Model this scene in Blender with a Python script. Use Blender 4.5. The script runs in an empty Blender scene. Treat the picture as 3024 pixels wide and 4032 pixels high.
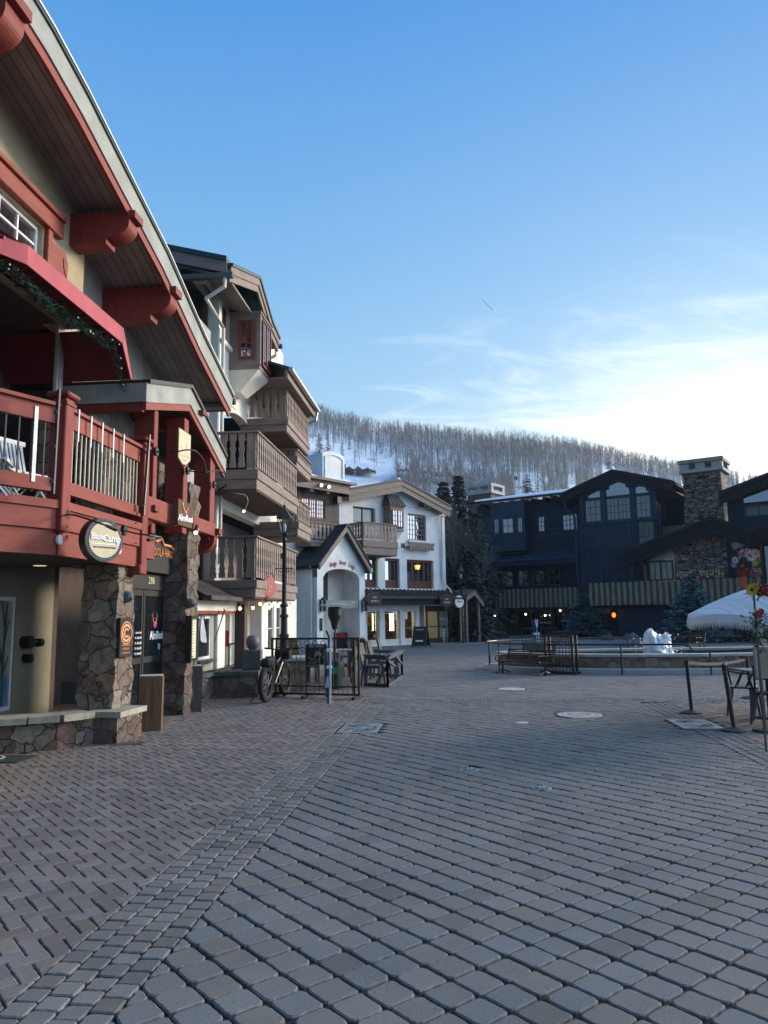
import bpy, math, random
from mathutils import Vector, Matrix
random.seed(7)
R=math.radians
sc=bpy.context.scene; col=sc.collection
# ---------------------------------------------------------------- camera
H=1.7; F=2912.; TH=math.atan(402/2912.); RO=R(0.8)
ct,st=math.cos(TH),math.sin(TH); cr,sr=math.cos(RO),math.sin(RO)
def ray(px,py):
    x=(px-1512)/F; y=(2016-py)/F
    x,y=x*cr+y*sr,-x*sr+y*cr
    return Vector((x,ct-y*st,st+y*ct))
def gnd(px,py,z=0.0):
    r=ray(px,py); t=(z-H)/r.z; return Vector((r.x*t,r.y*t,z))
def atY(px,py,Y):
    r=ray(px,py); t=Y/r.y; return Vector((r.x*t,Y,H+r.z*t))
cd=bpy.data.cameras.new('camera'); cam=bpy.data.objects.new('camera',cd); col.objects.link(cam)
cd.sensor_fit='VERTICAL'; cd.sensor_height=36; cd.lens=26; cd.clip_end=4000; cd.clip_start=.05
rt=Vector((1,0,0))*cr-Vector((0,-st,ct))*sr; up=Vector((1,0,0))*sr+Vector((0,-st,ct))*cr; fw=Vector((0,ct,st))
m=Matrix((rt,up,-fw)).transposed().to_4x4(); m.translation=(0,0,H); cam.matrix_world=m
sc.camera=cam
sc.render.resolution_x=768; sc.render.resolution_y=1024
class Fr:
    """facade frame: local x along the facade (to the right in view), y into the building, z up"""
    def __init__(s,ox,oy,a,oz=0.0):
        s.o=Vector((ox,oy,oz)); s.a=a; ar=R(a)
        s.d=Vector((math.sin(ar),math.cos(ar),0)); s.n=Vector((-math.cos(ar),math.sin(ar),0))
        c=Vector((0,0,H))-s.o; s.C=Vector((c.dot(s.d),c.dot(s.n),c.z))
    def r(s,px,py):
        v=ray(px,py); return Vector((v.dot(s.d),v.dot(s.n),v.z))
    def y(s,px,py,y0=0.0):
        v=s.r(px,py); t=(y0-s.C.y)/v.y; return (s.C.x+v.x*t,s.C.z+v.z*t)
    def x(s,px,py,x0):
        v=s.r(px,py); t=(x0-s.C.x)/v.x; return (s.C.y+v.y*t,s.C.z+v.z*t)
    def z(s,px,py,z0=0.0):
        v=s.r(px,py); t=(z0-s.C.z)/v.z; return (s.C.x+v.x*t,s.C.y+v.y*t)
    def X(s,px,y0=0.0,py=2200): return s.y(px,py,y0)[0]
    def Z(s,px,py,y0=0.0): return s.y(px,py,y0)[1]
    def w(s,x,y,z=0): return s.o+s.d*x+s.n*y+Vector((0,0,z))
def tag(o,label=None,cat=None,group=None,kind=None):
    if label: o['label']=label
    if cat: o['category']=cat
    if group: o['group']=group
    if kind: o['kind']=kind
    return o
def thing(name,label,cat,loc=(0,0,0),rz=0.0,group=None):
    o=bpy.data.objects.new(name,None); o.empty_display_size=.2; col.objects.link(o)
    o.location=loc; o.rotation_euler=(0,0,rz); return tag(o,label,cat,group)
def fthing(name,label,cat,fr,group=None): return thing(name,label,cat,fr.o,R(90-fr.a),group)
def kids(o): return [c for c in bpy.data.objects if c.parent==o]
def dup(o,parent=None,top=True,**kw):
    c=o.copy(); col.objects.link(c)
    if parent: c.parent=parent
    for ch in kids(o): dup(ch,c)
    return c
class MB:
    def __init__(s): s.v=[]; s.f=[]; s.c=[]; s.sm=False
    def add(s,vs,fs,c=None):
        n=len(s.v); s.v+= [tuple(v) for v in vs]; s.f+=[tuple(i+n for i in f) for f in fs]; s.c+=[c]*len(fs); return s
    def box(s,x0,x1,y0,y1,z0,z1,c=None):
        if x0>x1:x0,x1=x1,x0
        if y0>y1:y0,y1=y1,y0
        if z0>z1:z0,z1=z1,z0
        return s.add([(x0,y0,z0),(x1,y0,z0),(x1,y1,z0),(x0,y1,z0),(x0,y0,z1),(x1,y0,z1),(x1,y1,z1),(x0,y1,z1)],
          [(0,3,2,1),(4,5,6,7),(0,1,5,4),(1,2,6,5),(2,3,7,6),(3,0,4,7)],c)
    def bbox(s,x0,x1,y0,y1,z0,z1,b=.01,c=None):
        """box with chamfered edges"""
        if x0>x1:x0,x1=x1,x0
        if y0>y1:y0,y1=y1,y0
        if z0>z1:z0,z1=z1,z0
        b=min(b,(x1-x0)*.4,(y1-y0)*.4,(z1-z0)*.4)
        P=[];xs=(x0,x1);ys=(y0,y1);zs=(z0,z1)
        for i in (0,1):
            for j in (0,1):
                for k in (0,1):
                    X,Y,Z=xs[i],ys[j],zs[k];dx=b*(1-2*i);dy=b*(1-2*j);dz=b*(1-2*k)
                    P+=[(X,Y+dy,Z+dz),(X+dx,Y,Z+dz),(X+dx,Y+dy,Z)]
        I=lambda i,j,k,a:(i*4+j*2+k)*3+a
        f=[]
        f+=[(I(0,0,0,0),I(0,0,1,0),I(0,1,1,0),I(0,1,0,0)),(I(1,0,0,0),I(1,1,0,0),I(1,1,1,0),I(1,0,1,0))]
        f+=[(I(0,0,0,1),I(1,0,0,1),I(1,0,1,1),I(0,0,1,1)),(I(0,1,0,1),I(0,1,1,1),I(1,1,1,1),I(1,1,0,1))]
        f+=[(I(0,0,0,2),I(0,1,0,2),I(1,1,0,2),I(1,0,0,2)),(I(0,0,1,2),I(1,0,1,2),I(1,1,1,2),I(0,1,1,2))]
        for k in (0,1):
            for j in (0,1): f.append((I(0,j,k,1),I(1,j,k,1),I(1,j,k,2),I(0,j,k,2)))
            for i in (0,1): f.append((I(i,0,k,0),I(i,1,k,0),I(i,1,k,2),I(i,0,k,2)))
        for i in (0,1):
            for j in (0,1): f.append((I(i,j,0,0),I(i,j,1,0),I(i,j,1,1),I(i,j,0,1)))
            for j in (0,1):
                for k in (0,1): f.append((I(i,j,k,0),I(i,j,k,1),I(i,j,k,2)))
        return s.add(P,f,c)
    def prism(s,poly,a0,a1,ax='y',c=None):
        """poly of 2-D points extruded along an axis: y -> (x,z), x -> (y,z), z -> (x,y)"""
        n=len(poly)
        g={'y':lambda p,a:(p[0],a,p[1]),'x':lambda p,a:(a,p[0],p[1]),'z':lambda p,a:(p[0],p[1],a)}[ax]
        vs=[g(p,a0) for p in poly]+[g(p,a1) for p in poly]
        fs=[tuple(range(n)),tuple(range(2*n-1,n-1,-1))]+[(i,i+n,(i+1)%n+n,(i+1)%n) for i in range(n)]
        return s.add(vs,fs,c)
    def hexa(s,b,t,c=None):
        n=len(b); return s.add(list(b)+list(t),[tuple(range(n-1,-1,-1)),tuple(range(n,2*n))]+[(i,(i+1)%n,(i+1)%n+n,i+n) for i in range(n)],c)
    def quad(s,*p,c=None): return s.add(p,[tuple(range(len(p)))],c)
    def tube(s,pts,r,n=6,c=None,cap=True):
        pts=[Vector(p) for p in pts]; rs=r if isinstance(r,(list,tuple)) else [r]*len(pts)
        vs=[];t=None;N=None
        for i,p in enumerate(pts):
            a=pts[max(0,i-1)];b=pts[min(len(pts)-1,i+1)];d=(b-a)
            if d.length<1e-9: d=Vector((0,0,1))
            d.normalize()
            if N is None:
                N=d.cross(Vector((0,0,1)) if abs(d.z)<.9 else Vector((1,0,0))).normalized()
            else:
                N=(N-d*N.dot(d)); N.normalize()
            B=d.cross(N)
            for k in range(n):
                th=2*math.pi*k/n; vs.append(p+(N*math.cos(th)+B*math.sin(th))*rs[i])
        fs=[(i*n+k,i*n+(k+1)%n,(i+1)*n+(k+1)%n,(i+1)*n+k) for i in range(len(pts)-1) for k in range(n)]
        if cap: fs+=[tuple(range(n-1,-1,-1)),tuple(range((len(pts)-1)*n,len(pts)*n))]
        return s.add(vs,fs,c)
    def bar(s,a,b,w,h,c=None,upv=(0,0,1)):
        """rectangular bar from a to b, w across, h along up"""
        a=Vector(a);b=Vector(b);d=(b-a).normalized();u=Vector(upv)
        if abs(d.dot(u))>.98:u=Vector((1,0,0))
        x=d.cross(u).normalized();y=x.cross(d)
        q=[x*w/2+y*h/2,-x*w/2+y*h/2,-x*w/2-y*h/2,x*w/2-y*h/2]
        return s.add([a+v for v in q]+[b+v for v in q],[(0,1,2,3),(7,6,5,4)]+[(i,i+4,(i+1)%4+4,(i+1)%4) for i in range(4)],c)
    def lathe(s,prof,cx=0,cy=0,cz=0,n=16,c=None,sx=1,sy=1,a0=0,cap=True):
        vs=[(cx+r*math.cos(a0+2*math.pi*k/n)*sx,cy+r*math.sin(a0+2*math.pi*k/n)*sy,cz+z) for r,z in prof for k in range(n)]
        L=len(prof)
        fs=[(i*n+k,i*n+(k+1)%n,(i+1)*n+(k+1)%n,(i+1)*n+k) for i in range(L-1) for k in range(n)]
        if cap: fs+=[tuple(range(n-1,-1,-1)),tuple(range((L-1)*n,L*n))]
        return s.add(vs,fs,c)
    def ball(s,p,r,n=8,sq=1,c=None):
        pr=[(r*math.sin(math.pi*i/6),-r*sq*math.cos(math.pi*i/6)) for i in range(7)]
        pr[0]=(r*.02,pr[0][1]);pr[-1]=(r*.02,pr[-1][1])
        return s.lathe(pr,p[0],p[1],p[2],n,c)
    def wall(s,x0,x1,z0,z1,y0,y1,holes=(),c=None):
        """flat wall between y0 (outer) and y1 with rectangular holes, with reveals"""
        hs=[h for h in holes]
        xs=sorted(set([x0,x1]+[v for h in hs for v in h[:2] if x0<v<x1])); zs=sorted(set([z0,z1]+[v for h in hs for v in h[2:4] if z0<v<z1]))
        ins=lambda x,z:any(h[0]<x<h[1] and h[2]<z<h[3] for h in hs)
        for i in range(len(xs)-1):
            for j in range(len(zs)-1):
                a,b,e,f=xs[i],xs[i+1],zs[j],zs[j+1]
                if not ins((a+b)/2,(e+f)/2):
                    s.quad((a,y0,e),(b,y0,e),(b,y0,f),(a,y0,f),c=c); s.quad((a,y1,e),(a,y1,f),(b,y1,f),(b,y1,e),c=c)
        for h in hs:
            a,b,e,f=max(h[0],x0),min(h[1],x1),max(h[2],z0),min(h[3],z1)
            s.quad((a,y0,e),(a,y1,e),(b,y1,e),(b,y0,e),c=c);s.quad((a,y0,f),(b,y0,f),(b,y1,f),(a,y1,f),c=c)
            s.quad((a,y0,e),(a,y0,f),(a,y1,f),(a,y1,e),c=c);s.quad((b,y0,e),(b,y1,e),(b,y1,f),(b,y0,f),c=c)
        s.quad((x0,y0,z0),(x0,y0,z1),(x0,y1,z1),(x0,y1,z0),c=c);s.quad((x1,y0,z0),(x1,y1,z0),(x1,y1,z1),(x1,y0,z1),c=c)
        s.quad((x0,y0,z1),(x1,y0,z1),(x1,y1,z1),(x0,y1,z1),c=c)
        return s
    def each(s,name,mat,parent,**k):
        """every separate piece becomes a part of its own"""
        up=list(range(len(s.v)))
        def fi(i):
            while up[i]!=i: up[i]=up[up[i]]; i=up[i]
            return i
        for f in s.f:
            for i in f[1:]: up[fi(i)]=fi(f[0])
        g={}
        for f,c in zip(s.f,s.c): g.setdefault(fi(f[0]),[]).append((f,c))
        for fs in g.values():
            m=MB(); ix={}
            for f,c in fs:
                for i in f:
                    if i not in ix: ix[i]=len(m.v); m.v.append(s.v[i])
                m.f.append(tuple(ix[i] for i in f)); m.c.append(c)
            m.build(name,mat,parent,**k)
    def build(s,name,mat,parent=None,label=None,cat=None,group=None,kind=None,loc=None,rz=None,smooth=False):
        me=bpy.data.meshes.new(name); me.from_pydata(s.v,[],s.f); me.materials.append(mat)
        if any(c is not None for c in s.c):
            ca=me.color_attributes.new('col','FLOAT_COLOR','CORNER'); i=0; out=[]
            for f,c in zip(s.f,s.c):
                c=c or (.5,.5,.5); out+= [c[0],c[1],c[2],1.0]*len(f)
            ca.data.foreach_set('color',out)
        me.update()
        if smooth or s.sm:
            me.polygons.foreach_set('use_smooth',[True]*len(me.polygons))
            try: me.set_sharp_from_angle(angle=R(40))
            except Exception: pass
        o=bpy.data.objects.new(name,me); col.objects.link(o)
        if parent: o.parent=parent
        if loc is not None: o.location=loc
        if rz is not None: o.rotation_euler=(0,0,rz)
        return tag(o,label,cat,group,kind)
def text(body,size,mat,parent,loc,rot=(R(90),0,0),name='lettering',ext=.004,shear=0,bold=0,align='CENTER',sx=1,sp=1,**kw):
    cu=bpy.data.curves.new('t','FONT'); cu.body=body; cu.size=size; cu.extrude=ext; cu.shear=shear; cu.offset=bold; cu.align_x=align; cu.align_y='CENTER'; cu.space_character=sp; cu.resolution_u=2
    t=bpy.data.objects.new('t',cu); col.objects.link(t); bpy.context.view_layer.update()
    me=bpy.data.meshes.new_from_object(t.evaluated_get(bpy.context.evaluated_depsgraph_get())); bpy.data.objects.remove(t)
    me.materials.clear(); me.materials.append(mat)
    o=bpy.data.objects.new(name,me); col.objects.link(o); o.parent=parent; o.location=loc; o.rotation_euler=rot; o.scale=(sx,1,1)
    return tag(o,**kw)
# ---------------------------------------------------------------- materials
class NT:
    def __init__(s,name):
        s.m=bpy.data.materials.new(name); s.m.use_nodes=True; s.t=s.m.node_tree; s.b=s.t.nodes['Principled BSDF']; s.o=s.t.nodes['Material Output']
    def n(s,ty,**kw):
        x=s.t.nodes.new(ty)
        for k,v in kw.items():
            if k in x.inputs: x.inputs[k].default_value=v
            else: setattr(x,k,v)
        return x
    def l(s,a,b): s.t.links.new(a,b)
    def math(s,op,a,b=None):
        x=s.n('ShaderNodeMath',operation=op)
        for i,v in enumerate((a,b)):
            if v is None: continue
            if isinstance(v,(int,float)): x.inputs[i].default_value=v
            else: s.l(v,x.inputs[i])
        return x.outputs[0]
    def mix(s,f,a,b,mode='MIX'):
        x=s.n('ShaderNodeMix',data_type='RGBA',blend_type=mode)
        for i,v in ((0,f),(6,a),(7,b)):
            if isinstance(v,(int,float)): x.inputs[i].default_value=v
            elif isinstance(v,tuple): x.inputs[i].default_value=(*v[:3],1)
            else: s.l(v,x.inputs[i])
        return x.outputs[2]
    def ramp(s,f,stops,interp='LINEAR'):
        x=s.n('ShaderNodeValToRGB'); e=x.color_ramp.elements; x.color_ramp.interpolation=interp
        while len(e)<len(stops): e.new(.5)
        for q,(p,c) in zip(e,stops): q.position=p; q.color=(*c,1) if len(c)==3 else c
        s.l(f,x.inputs[0]); return x.outputs[0]
def c3(h,k=1.0):
    """sRGB hex -> linear"""
    v=[int(h[i:i+2],16)/255 for i in (0,2,4)]
    return tuple(k*(x/12.92 if x<=.04045 else ((x+.055)/1.055)**2.4) for x in v)
def mat(name,c,rough=.7,var=.25,sc_=3.0,bump=.2,bd=.01,metal=0,kind=None,pitch=.15,axis='z',spec=.3,grain=(1,1,1),c2=None,em=None,es=0,fine=40.0,gap=.08,streak=0):
    N=NT(name); b=N.b; b.inputs['Roughness'].default_value=rough; b.inputs['Metallic'].default_value=metal; b.inputs['Specular IOR Level'].default_value=spec
    tc=N.n('ShaderNodeTexCoord').outputs['Object']
    mp=N.n('ShaderNodeMapping'); N.l(tc,mp.inputs[0]); mp.inputs['Scale'].default_value=grain
    no=N.n('ShaderNodeTexNoise',Scale=sc_,Detail=6.0,Roughness=.6); N.l(mp.outputs[0],no.inputs['Vector'])
    fi=N.n('ShaderNodeTexNoise',Scale=fine,Detail=4.0,Roughness=.65); N.l(mp.outputs[0],fi.inputs['Vector'])
    d=tuple(x*(1-var) for x in c); l=tuple(min(1,x*(1+var)) for x in c)
    cc=N.ramp(no.outputs[0],[(.3,d),(.7,l)])
    if c2: cc=N.mix(N.ramp(no.outputs[0],[(.5,(0,0,0)),(.62,(1,1,1))]),cc,c2)
    cc=N.mix(.35*min(1,var*2),cc,N.ramp(fi.outputs[0],[(.3,(.35,.35,.35)),(.7,(1,1,1))]),'MULTIPLY')
    hgt=fi.outputs[0]
    if kind in('boards',):
        sx=N.n('ShaderNodeSeparateXYZ'); N.l(tc,sx.inputs[0]); v=sx.outputs['XYZ'.index(axis.upper())]
        q=N.math('DIVIDE',v,pitch); fl=N.math('FLOOR',q); fr=N.math('SUBTRACT',q,fl)
        e=N.math('MINIMUM',fr,N.math('SUBTRACT',1.0,fr)); g=N.math('MINIMUM',N.math('DIVIDE',e,gap),1.0)
        wn=N.n('ShaderNodeTexWhiteNoise',noise_dimensions='1D'); N.l(fl,wn.inputs['W'])
        cc=N.mix(.5,cc,N.ramp(wn.outputs[0],[(0,(.6,.6,.6)),(1,(1,1,1))]),'MULTIPLY')
        cc=N.mix(1.0,cc,N.ramp(g,[(0,(.25,.25,.25)),(1,(1,1,1))]),'MULTIPLY')
        hgt=N.math('ADD',N.math('MULTIPLY',g,3.0),fi.outputs[0])
    N.l(cc,b.inputs['Base Color'])
    bp=N.n('ShaderNodeBump',Strength=bump,Distance=bd); N.l(hgt,bp.inputs['Height']); N.l(bp.outputs[0],b.inputs['Normal'])
    if em: b.inputs['Emission Color'].default_value=(*em,1); b.inputs['Emission Strength'].default_value=es
    return N.m
def stonemat(name,cols,scale=4.0,zs=1.6,mortar=(.06,.055,.05),mw=.05,bd=.03,warp=.25):
    N=NT(name); b=N.b; b.inputs['Roughness'].default_value=.85; b.inputs['Specular IOR Level'].default_value=.2
    tc=N.n('ShaderNodeTexCoord').outputs['Object']; mp=N.n('ShaderNodeMapping'); mp.inputs['Scale'].default_value=(scale,scale,scale*zs); N.l(tc,mp.inputs[0])
    nz=N.n('ShaderNodeTexNoise',Scale=1.3,Detail=3.0); N.l(mp.outputs[0],nz.inputs['Vector'])
    va=N.n('ShaderNodeVectorMath',operation='MULTIPLY_ADD'); N.l(nz.outputs['Color'],va.inputs[0]); va.inputs[1].default_value=(warp*2,)*3; N.l(mp.outputs[0],va.inputs[2])
    v=N.n('ShaderNodeTexVoronoi',feature='F1',distance='CHEBYCHEV' if zs>2 else 'EUCLIDEAN',Scale=1.0,Randomness=.85); N.l(va.outputs[0],v.inputs['Vector'])
    if zs>2:
        v2=N.n('ShaderNodeTexVoronoi',feature='F2',distance='CHEBYCHEV',Scale=1.0,Randomness=.85); N.l(va.outputs[0],v2.inputs['Vector'])
        ed=N.math('SUBTRACT',v2.outputs['Distance'],v.outputs['Distance'])
    else:
        v2=N.n('ShaderNodeTexVoronoi',feature='DISTANCE_TO_EDGE',Scale=1.0,Randomness=.85); N.l(va.outputs[0],v2.inputs['Vector']); ed=v2.outputs['Distance']
    g=N.math('MINIMUM',N.math('DIVIDE',ed,mw*1.5),1.0)
    wn=N.n('ShaderNodeTexWhiteNoise',noise_dimensions='3D'); N.l(v.outputs['Position'],wn.inputs['Vector'])
    k=len(cols); cc=N.ramp(wn.outputs['Value'],[(i/k,c) for i,c in enumerate(cols)],'CONSTANT')
    fi=N.n('ShaderNodeTexNoise',Scale=9.0,Detail=6.0,Roughness=.7); N.l(tc,fi.inputs['Vector'])
    f2=N.n('ShaderNodeTexNoise',Scale=60.0,Detail=4.0); N.l(tc,f2.inputs['Vector'])
    cc=N.mix(.8,cc,N.ramp(fi.outputs[0],[(.3,(.45,.42,.4)),(.7,(1.,1.,1.))]),'MULTIPLY')
    cc=N.mix(N.ramp(g,[(.3,(0,0,0)),(1,(1,1,1))]),mortar,cc); N.l(cc,b.inputs['Base Color'])
    hh=N.math('ADD',N.math('MULTIPLY',N.math('POWER',g,.5),1.0),N.math('ADD',N.math('MULTIPLY',fi.outputs[0],.8),N.math('MULTIPLY',f2.outputs[0],.15)))
    bp=N.n('ShaderNodeBump',Strength=.9,Distance=bd); N.l(hh,bp.inputs['Height']); N.l(bp.outputs[0],b.inputs['Normal'])
    return N.m
def vcmat(name,rough=.8,bump=.3,bd=.004,fine=60.,var=.5,spec=.25,trans=0):
    """colour from the mesh's own per-face colour attribute, with noise"""
    N=NT(name); b=N.b; b.inputs['Roughness'].default_value=rough; b.inputs['Specular IOR Level'].default_value=spec
    a=N.n('ShaderNodeVertexColor',layer_name='col'); tc=N.n('ShaderNodeTexCoord').outputs['Object']
    fi=N.n('ShaderNodeTexNoise',Scale=fine,Detail=5.0,Roughness=.7); N.l(tc,fi.inputs['Vector'])
    lo=N.n('ShaderNodeTexNoise',Scale=1.1,Detail=5.0,Roughness=.6); N.l(tc,lo.inputs['Vector'])
    cc=N.mix(var,a.outputs[0],N.ramp(fi.outputs[0],[(.3,(.35,.35,.35)),(.72,(1.25,1.25,1.25))]),'MULTIPLY')
    cc=N.mix(var,cc,N.ramp(lo.outputs[0],[(.3,(.7,.7,.72)),(.7,(1.1,1.08,1.05))]),'MULTIPLY')
    N.l(cc,b.inputs['Base Color'])
    if bump:
        bp=N.n('ShaderNodeBump',Strength=bump,Distance=bd); N.l(fi.outputs[0],bp.inputs['Height']); N.l(bp.outputs[0],b.inputs['Normal'])
    return N.m
def glass(name,c=(.01,.013,.016),ior=1.9,rough=.03,wob=.02):
    N=NT(name); b=N.b; b.inputs['Base Color'].default_value=(*c,1); b.inputs['Roughness'].default_value=rough; b.inputs['IOR'].default_value=ior; b.inputs['Specular IOR Level'].default_value=.5
    tc=N.n('ShaderNodeTexCoord').outputs['Object']; nz=N.n('ShaderNodeTexNoise',Scale=1.6,Detail=2.0); N.l(tc,nz.inputs['Vector'])
    bp=N.n('ShaderNodeBump',Strength=.25,Distance=wob); N.l(nz.outputs[0],bp.inputs['Height']); N.l(bp.outputs[0],b.inputs['Normal'])
    return N.m
def clearglass(name):
    N=NT(name); t=N.n('ShaderNodeBsdfTransparent'); g=N.n('ShaderNodeBsdfGlossy',Roughness=.02); fr=N.n('ShaderNodeLayerWeight',Blend=.25); mx=N.n('ShaderNodeMixShader')
    t.inputs[0].default_value=(.85,.9,.9,1)
    N.l(N.math('MULTIPLY',fr.outputs['Facing'],.45),mx.inputs[0]); N.l(t.outputs[0],mx.inputs[1]); N.l(g.outputs[0],mx.inputs[2]); N.l(mx.outputs[0],N.o.inputs[0]); return N.m
def emis(name,c,s):
    N=NT(name); b=N.b; b.inputs['Base Color'].default_value=(*c,1); b.inputs['Emission Color'].default_value=(*c,1); b.inputs['Emission Strength'].default_value=s; return N.m
M={}
M['red']=mat('red_painted_wood',(.245,.050,.036),.6,.22,5,.35,.004,grain=(.6,.6,3))
M['redpost']=mat('red_painted_post',(.215,.038,.030),.6,.2,5,.35,.004,grain=(3,3,.6))
M['redtrim']=mat('dark_red_trim',(.22,.04,.035),.55,.2,6,.2,.003)
M['greyboard']=mat('weathered_grey_board',(.30,.31,.28),.6,.25,2.0,.25,.004,grain=(1,1,1))
M['soffit']=mat('grey_board_soffit',(.30,.26,.245),.8,.2,3,.5,.006,kind='boards',pitch=.14,axis='y')
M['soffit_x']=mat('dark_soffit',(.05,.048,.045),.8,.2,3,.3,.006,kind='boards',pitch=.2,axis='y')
M['siding_red']=mat('vertical_grey_siding',(.46,.44,.40),.8,.2,3,.6,.006,kind='boards',pitch=.1,axis='x')
M['beige']=mat('beige_stucco',(.40,.33,.21),.85,.12,2,.4,.006,fine=90)
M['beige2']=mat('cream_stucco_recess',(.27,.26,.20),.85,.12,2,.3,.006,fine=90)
M['awning']=mat('shaded_awning_canvas',(.17,.018,.022),.75,.15,2,.1,.003)  # same canvas as the valance, coloured darker for the shade underneath
M['awnpink']=mat('awning_valance_canvas',(.42,.085,.10),.7,.15,3,.1,.003)
M['black']=mat('black_painted_metal',(.012,.013,.015),.4,.2,8,.1,.001,spec=.5)
M['metal']=mat('galvanised_metal',(.45,.46,.46),.38,.2,8,.1,.001,metal=.8)
M['steel']=mat('brushed_drain_steel',(.36,.38,.40),.35,.25,9,.1,.001,metal=.75)
M['bar']=mat('pale_metal_baluster',(.62,.58,.46),.45,.15,8,.1,.001)
M['white']=mat('white_painted_wood',(.72,.72,.70),.55,.08,5,.15,.002)
M['whitepl']=mat('white_plastic',(.7,.74,.78),.45,.06,5,.05,.001)
M['stucco']=mat('white_stucco',(.76,.77,.77),.9,.12,1.1,.9,.035,fine=9)
M['stucco2']=mat('cream_white_stucco',(.72,.70,.63),.9,.10,1.3,.6,.015,fine=18)
M['brown']=mat('brown_stained_timber',(.235,.19,.165),.75,.22,4,.4,.004,grain=(.4,.4,3),fine=30)
M['brownv']=mat('brown_stained_upright_timber',(.28,.225,.19),.75,.22,4,.4,.004,grain=(3,3,.4),fine=30)
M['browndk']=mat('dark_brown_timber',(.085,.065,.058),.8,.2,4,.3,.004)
M['brownsid']=mat('brown_vertical_siding',(.13,.105,.09),.8,.2,4,.6,.006,kind='boards',pitch=.18,axis='x')
M['soffitb']=mat('dark_brown_soffit_boards',(.15,.105,.085),.8,.2,3,.4,.005,kind='boards',pitch=.14,axis='x')
M['roofgreen']=mat('dark_green_metal_roof',(.015,.045,.045),.45,.2,2,.1,.003,spec=.5)
M['rooftile']=mat('dark_blue_metal_roof',(.012,.035,.05),.5,.3,2,.5,.01,spec=.4,kind='boards',pitch=.22,axis='z')
M['rib']=mat('grey_standing_seam_roof',(.095,.085,.085),.7,.2,3,.1,.003,spec=.3)
M['navy']=mat('dark_blue_horizontal_siding',(.009,.036,.072),.75,.25,2,.7,.012,kind='boards',pitch=.2,axis='z')
M['navyv']=mat('dark_blue_panel',(.010,.044,.092),.7,.2,2,.4,.008,kind='boards',pitch=.16,axis='x',gap=.05)
M['navyt']=mat('dark_blue_trim',(.011,.046,.092),.65,.2,2,.2,.004)
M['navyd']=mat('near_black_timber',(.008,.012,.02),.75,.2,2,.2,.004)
M['shingle']=mat('dark_shingle_roof',(.045,.035,.035),.85,.3,6,.6,.01,kind='boards',pitch=.16,axis='z')
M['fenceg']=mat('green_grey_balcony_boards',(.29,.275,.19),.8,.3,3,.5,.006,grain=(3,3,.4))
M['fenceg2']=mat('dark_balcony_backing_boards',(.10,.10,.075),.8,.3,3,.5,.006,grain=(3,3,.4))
M['glass']=glass('window_glass'); M['glassm']=glass('mirror_like_glass',(.02,.03,.035),4.6,.02,.02); M['clear']=clearglass('shop_glass')
M['glass2']=glass('half_mirror_glass',(.015,.025,.03),2.6,.03,.02)
M['curtain']=mat('curtained_pale_glass',(.30,.33,.27),.2,.15,2,.05,.002,spec=.8)
M['amber']=emis('warm_bulb_glow',(1,.55,.2),9); M['warm']=emis('warm_lamp_light',(1,.80,.5),9); M['strip']=emis('shop_light_strip',(1,.75,.4),6)
M['orange']=emis('orange_lamp_glow',(1,.25,.05),1.6); M['green']=emis('green_neon',(.05,.9,.15),1.4); M['redglow']=emis('red_tail_glow',(1,.1,.06),2)
M['roomy']=mat('glowing_shop_ceiling',(.22,.14,.07),.8,.5,4,.4,.01,em=(.5,.25,.08),es=.10)  # ceiling surface with a faint glow added in place of lamplight
M['shopstone']=stonemat('shop_stone_wall',[(.30,.2,.12),(.22,.15,.1),(.35,.27,.18),(.18,.13,.1)],5,2.4,(.03,.025,.02))
M['stone']=stonemat('rubble_stone',[(.19,.125,.105),(.24,.19,.15),(.17,.145,.13),(.27,.23,.18),(.175,.115,.10),(.21,.18,.155)],3.1,1.3,(.095,.085,.075),.028,.06,.45)
M['stonelt']=stonemat('tan_rubble_stone',[(.29,.24,.18),(.31,.215,.16),(.24,.2,.165),(.34,.30,.24),(.23,.17,.14)],3.1,1.25,(.12,.105,.09),.028,.06,.45)
M['ledge']=stonemat('stacked_ledgestone',[(.31,.26,.21),(.37,.32,.26),(.24,.205,.18),(.43,.39,.32),(.30,.23,.19),(.2,.18,.17)],2.1,3.2,(.03,.03,.03),.10,.05,.12)
M['ledge2']=stonemat('small_ledgestone',[(.22,.175,.14),(.28,.2,.15),(.17,.15,.13),(.3,.26,.2)],5.5,2.8,(.05,.05,.04),.08,.03,.12)
M['cap']=mat('sandstone_cap',(.36,.33,.27),.8,.25,3,.9,.02,fine=12)
M['plant']=mat('weathered_plinth_concrete',(.10,.115,.115),.85,.3,3,.5,.01)
M['boulder']=mat('polished_granite_boulder',(.16,.14,.15),.45,.35,7,.3,.01,c2=(.09,.07,.08))
M['concrete']=mat('pale_concrete',(.42,.43,.42),.85,.15,3,.3,.005)
M['wood']=mat('weathered_brown_timber',(.17,.105,.055),.8,.35,3,.7,.01,grain=(6,6,.5),c2=(.09,.06,.04))
M['woodgrey']=mat('weathered_grey_timber',(.085,.08,.075),.8,.35,3,.7,.01,grain=(6,6,.5))
M['copper']=mat('copper_lettering',(.60,.26,.12),.4,.15,6,.05,.001)
M['orangep']=mat('orange_sign_paint',(.80,.34,.14),.5,.05,6,.02,.001)
M['signblk']=mat('charcoal_sign_panel',(.022,.022,.022),.5,.2,6,.05,.001)
M['cream']=mat('cream_sign_face',(.66,.56,.36),.6,.15,4,.1,.001)
M['pinksign']=mat('dull_red_sign',(.36,.07,.075),.55,.12,5,.05,.001)
M['letter']=mat('white_lettering',(.85,.85,.85),.5,.03,5,0,.001)
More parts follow.
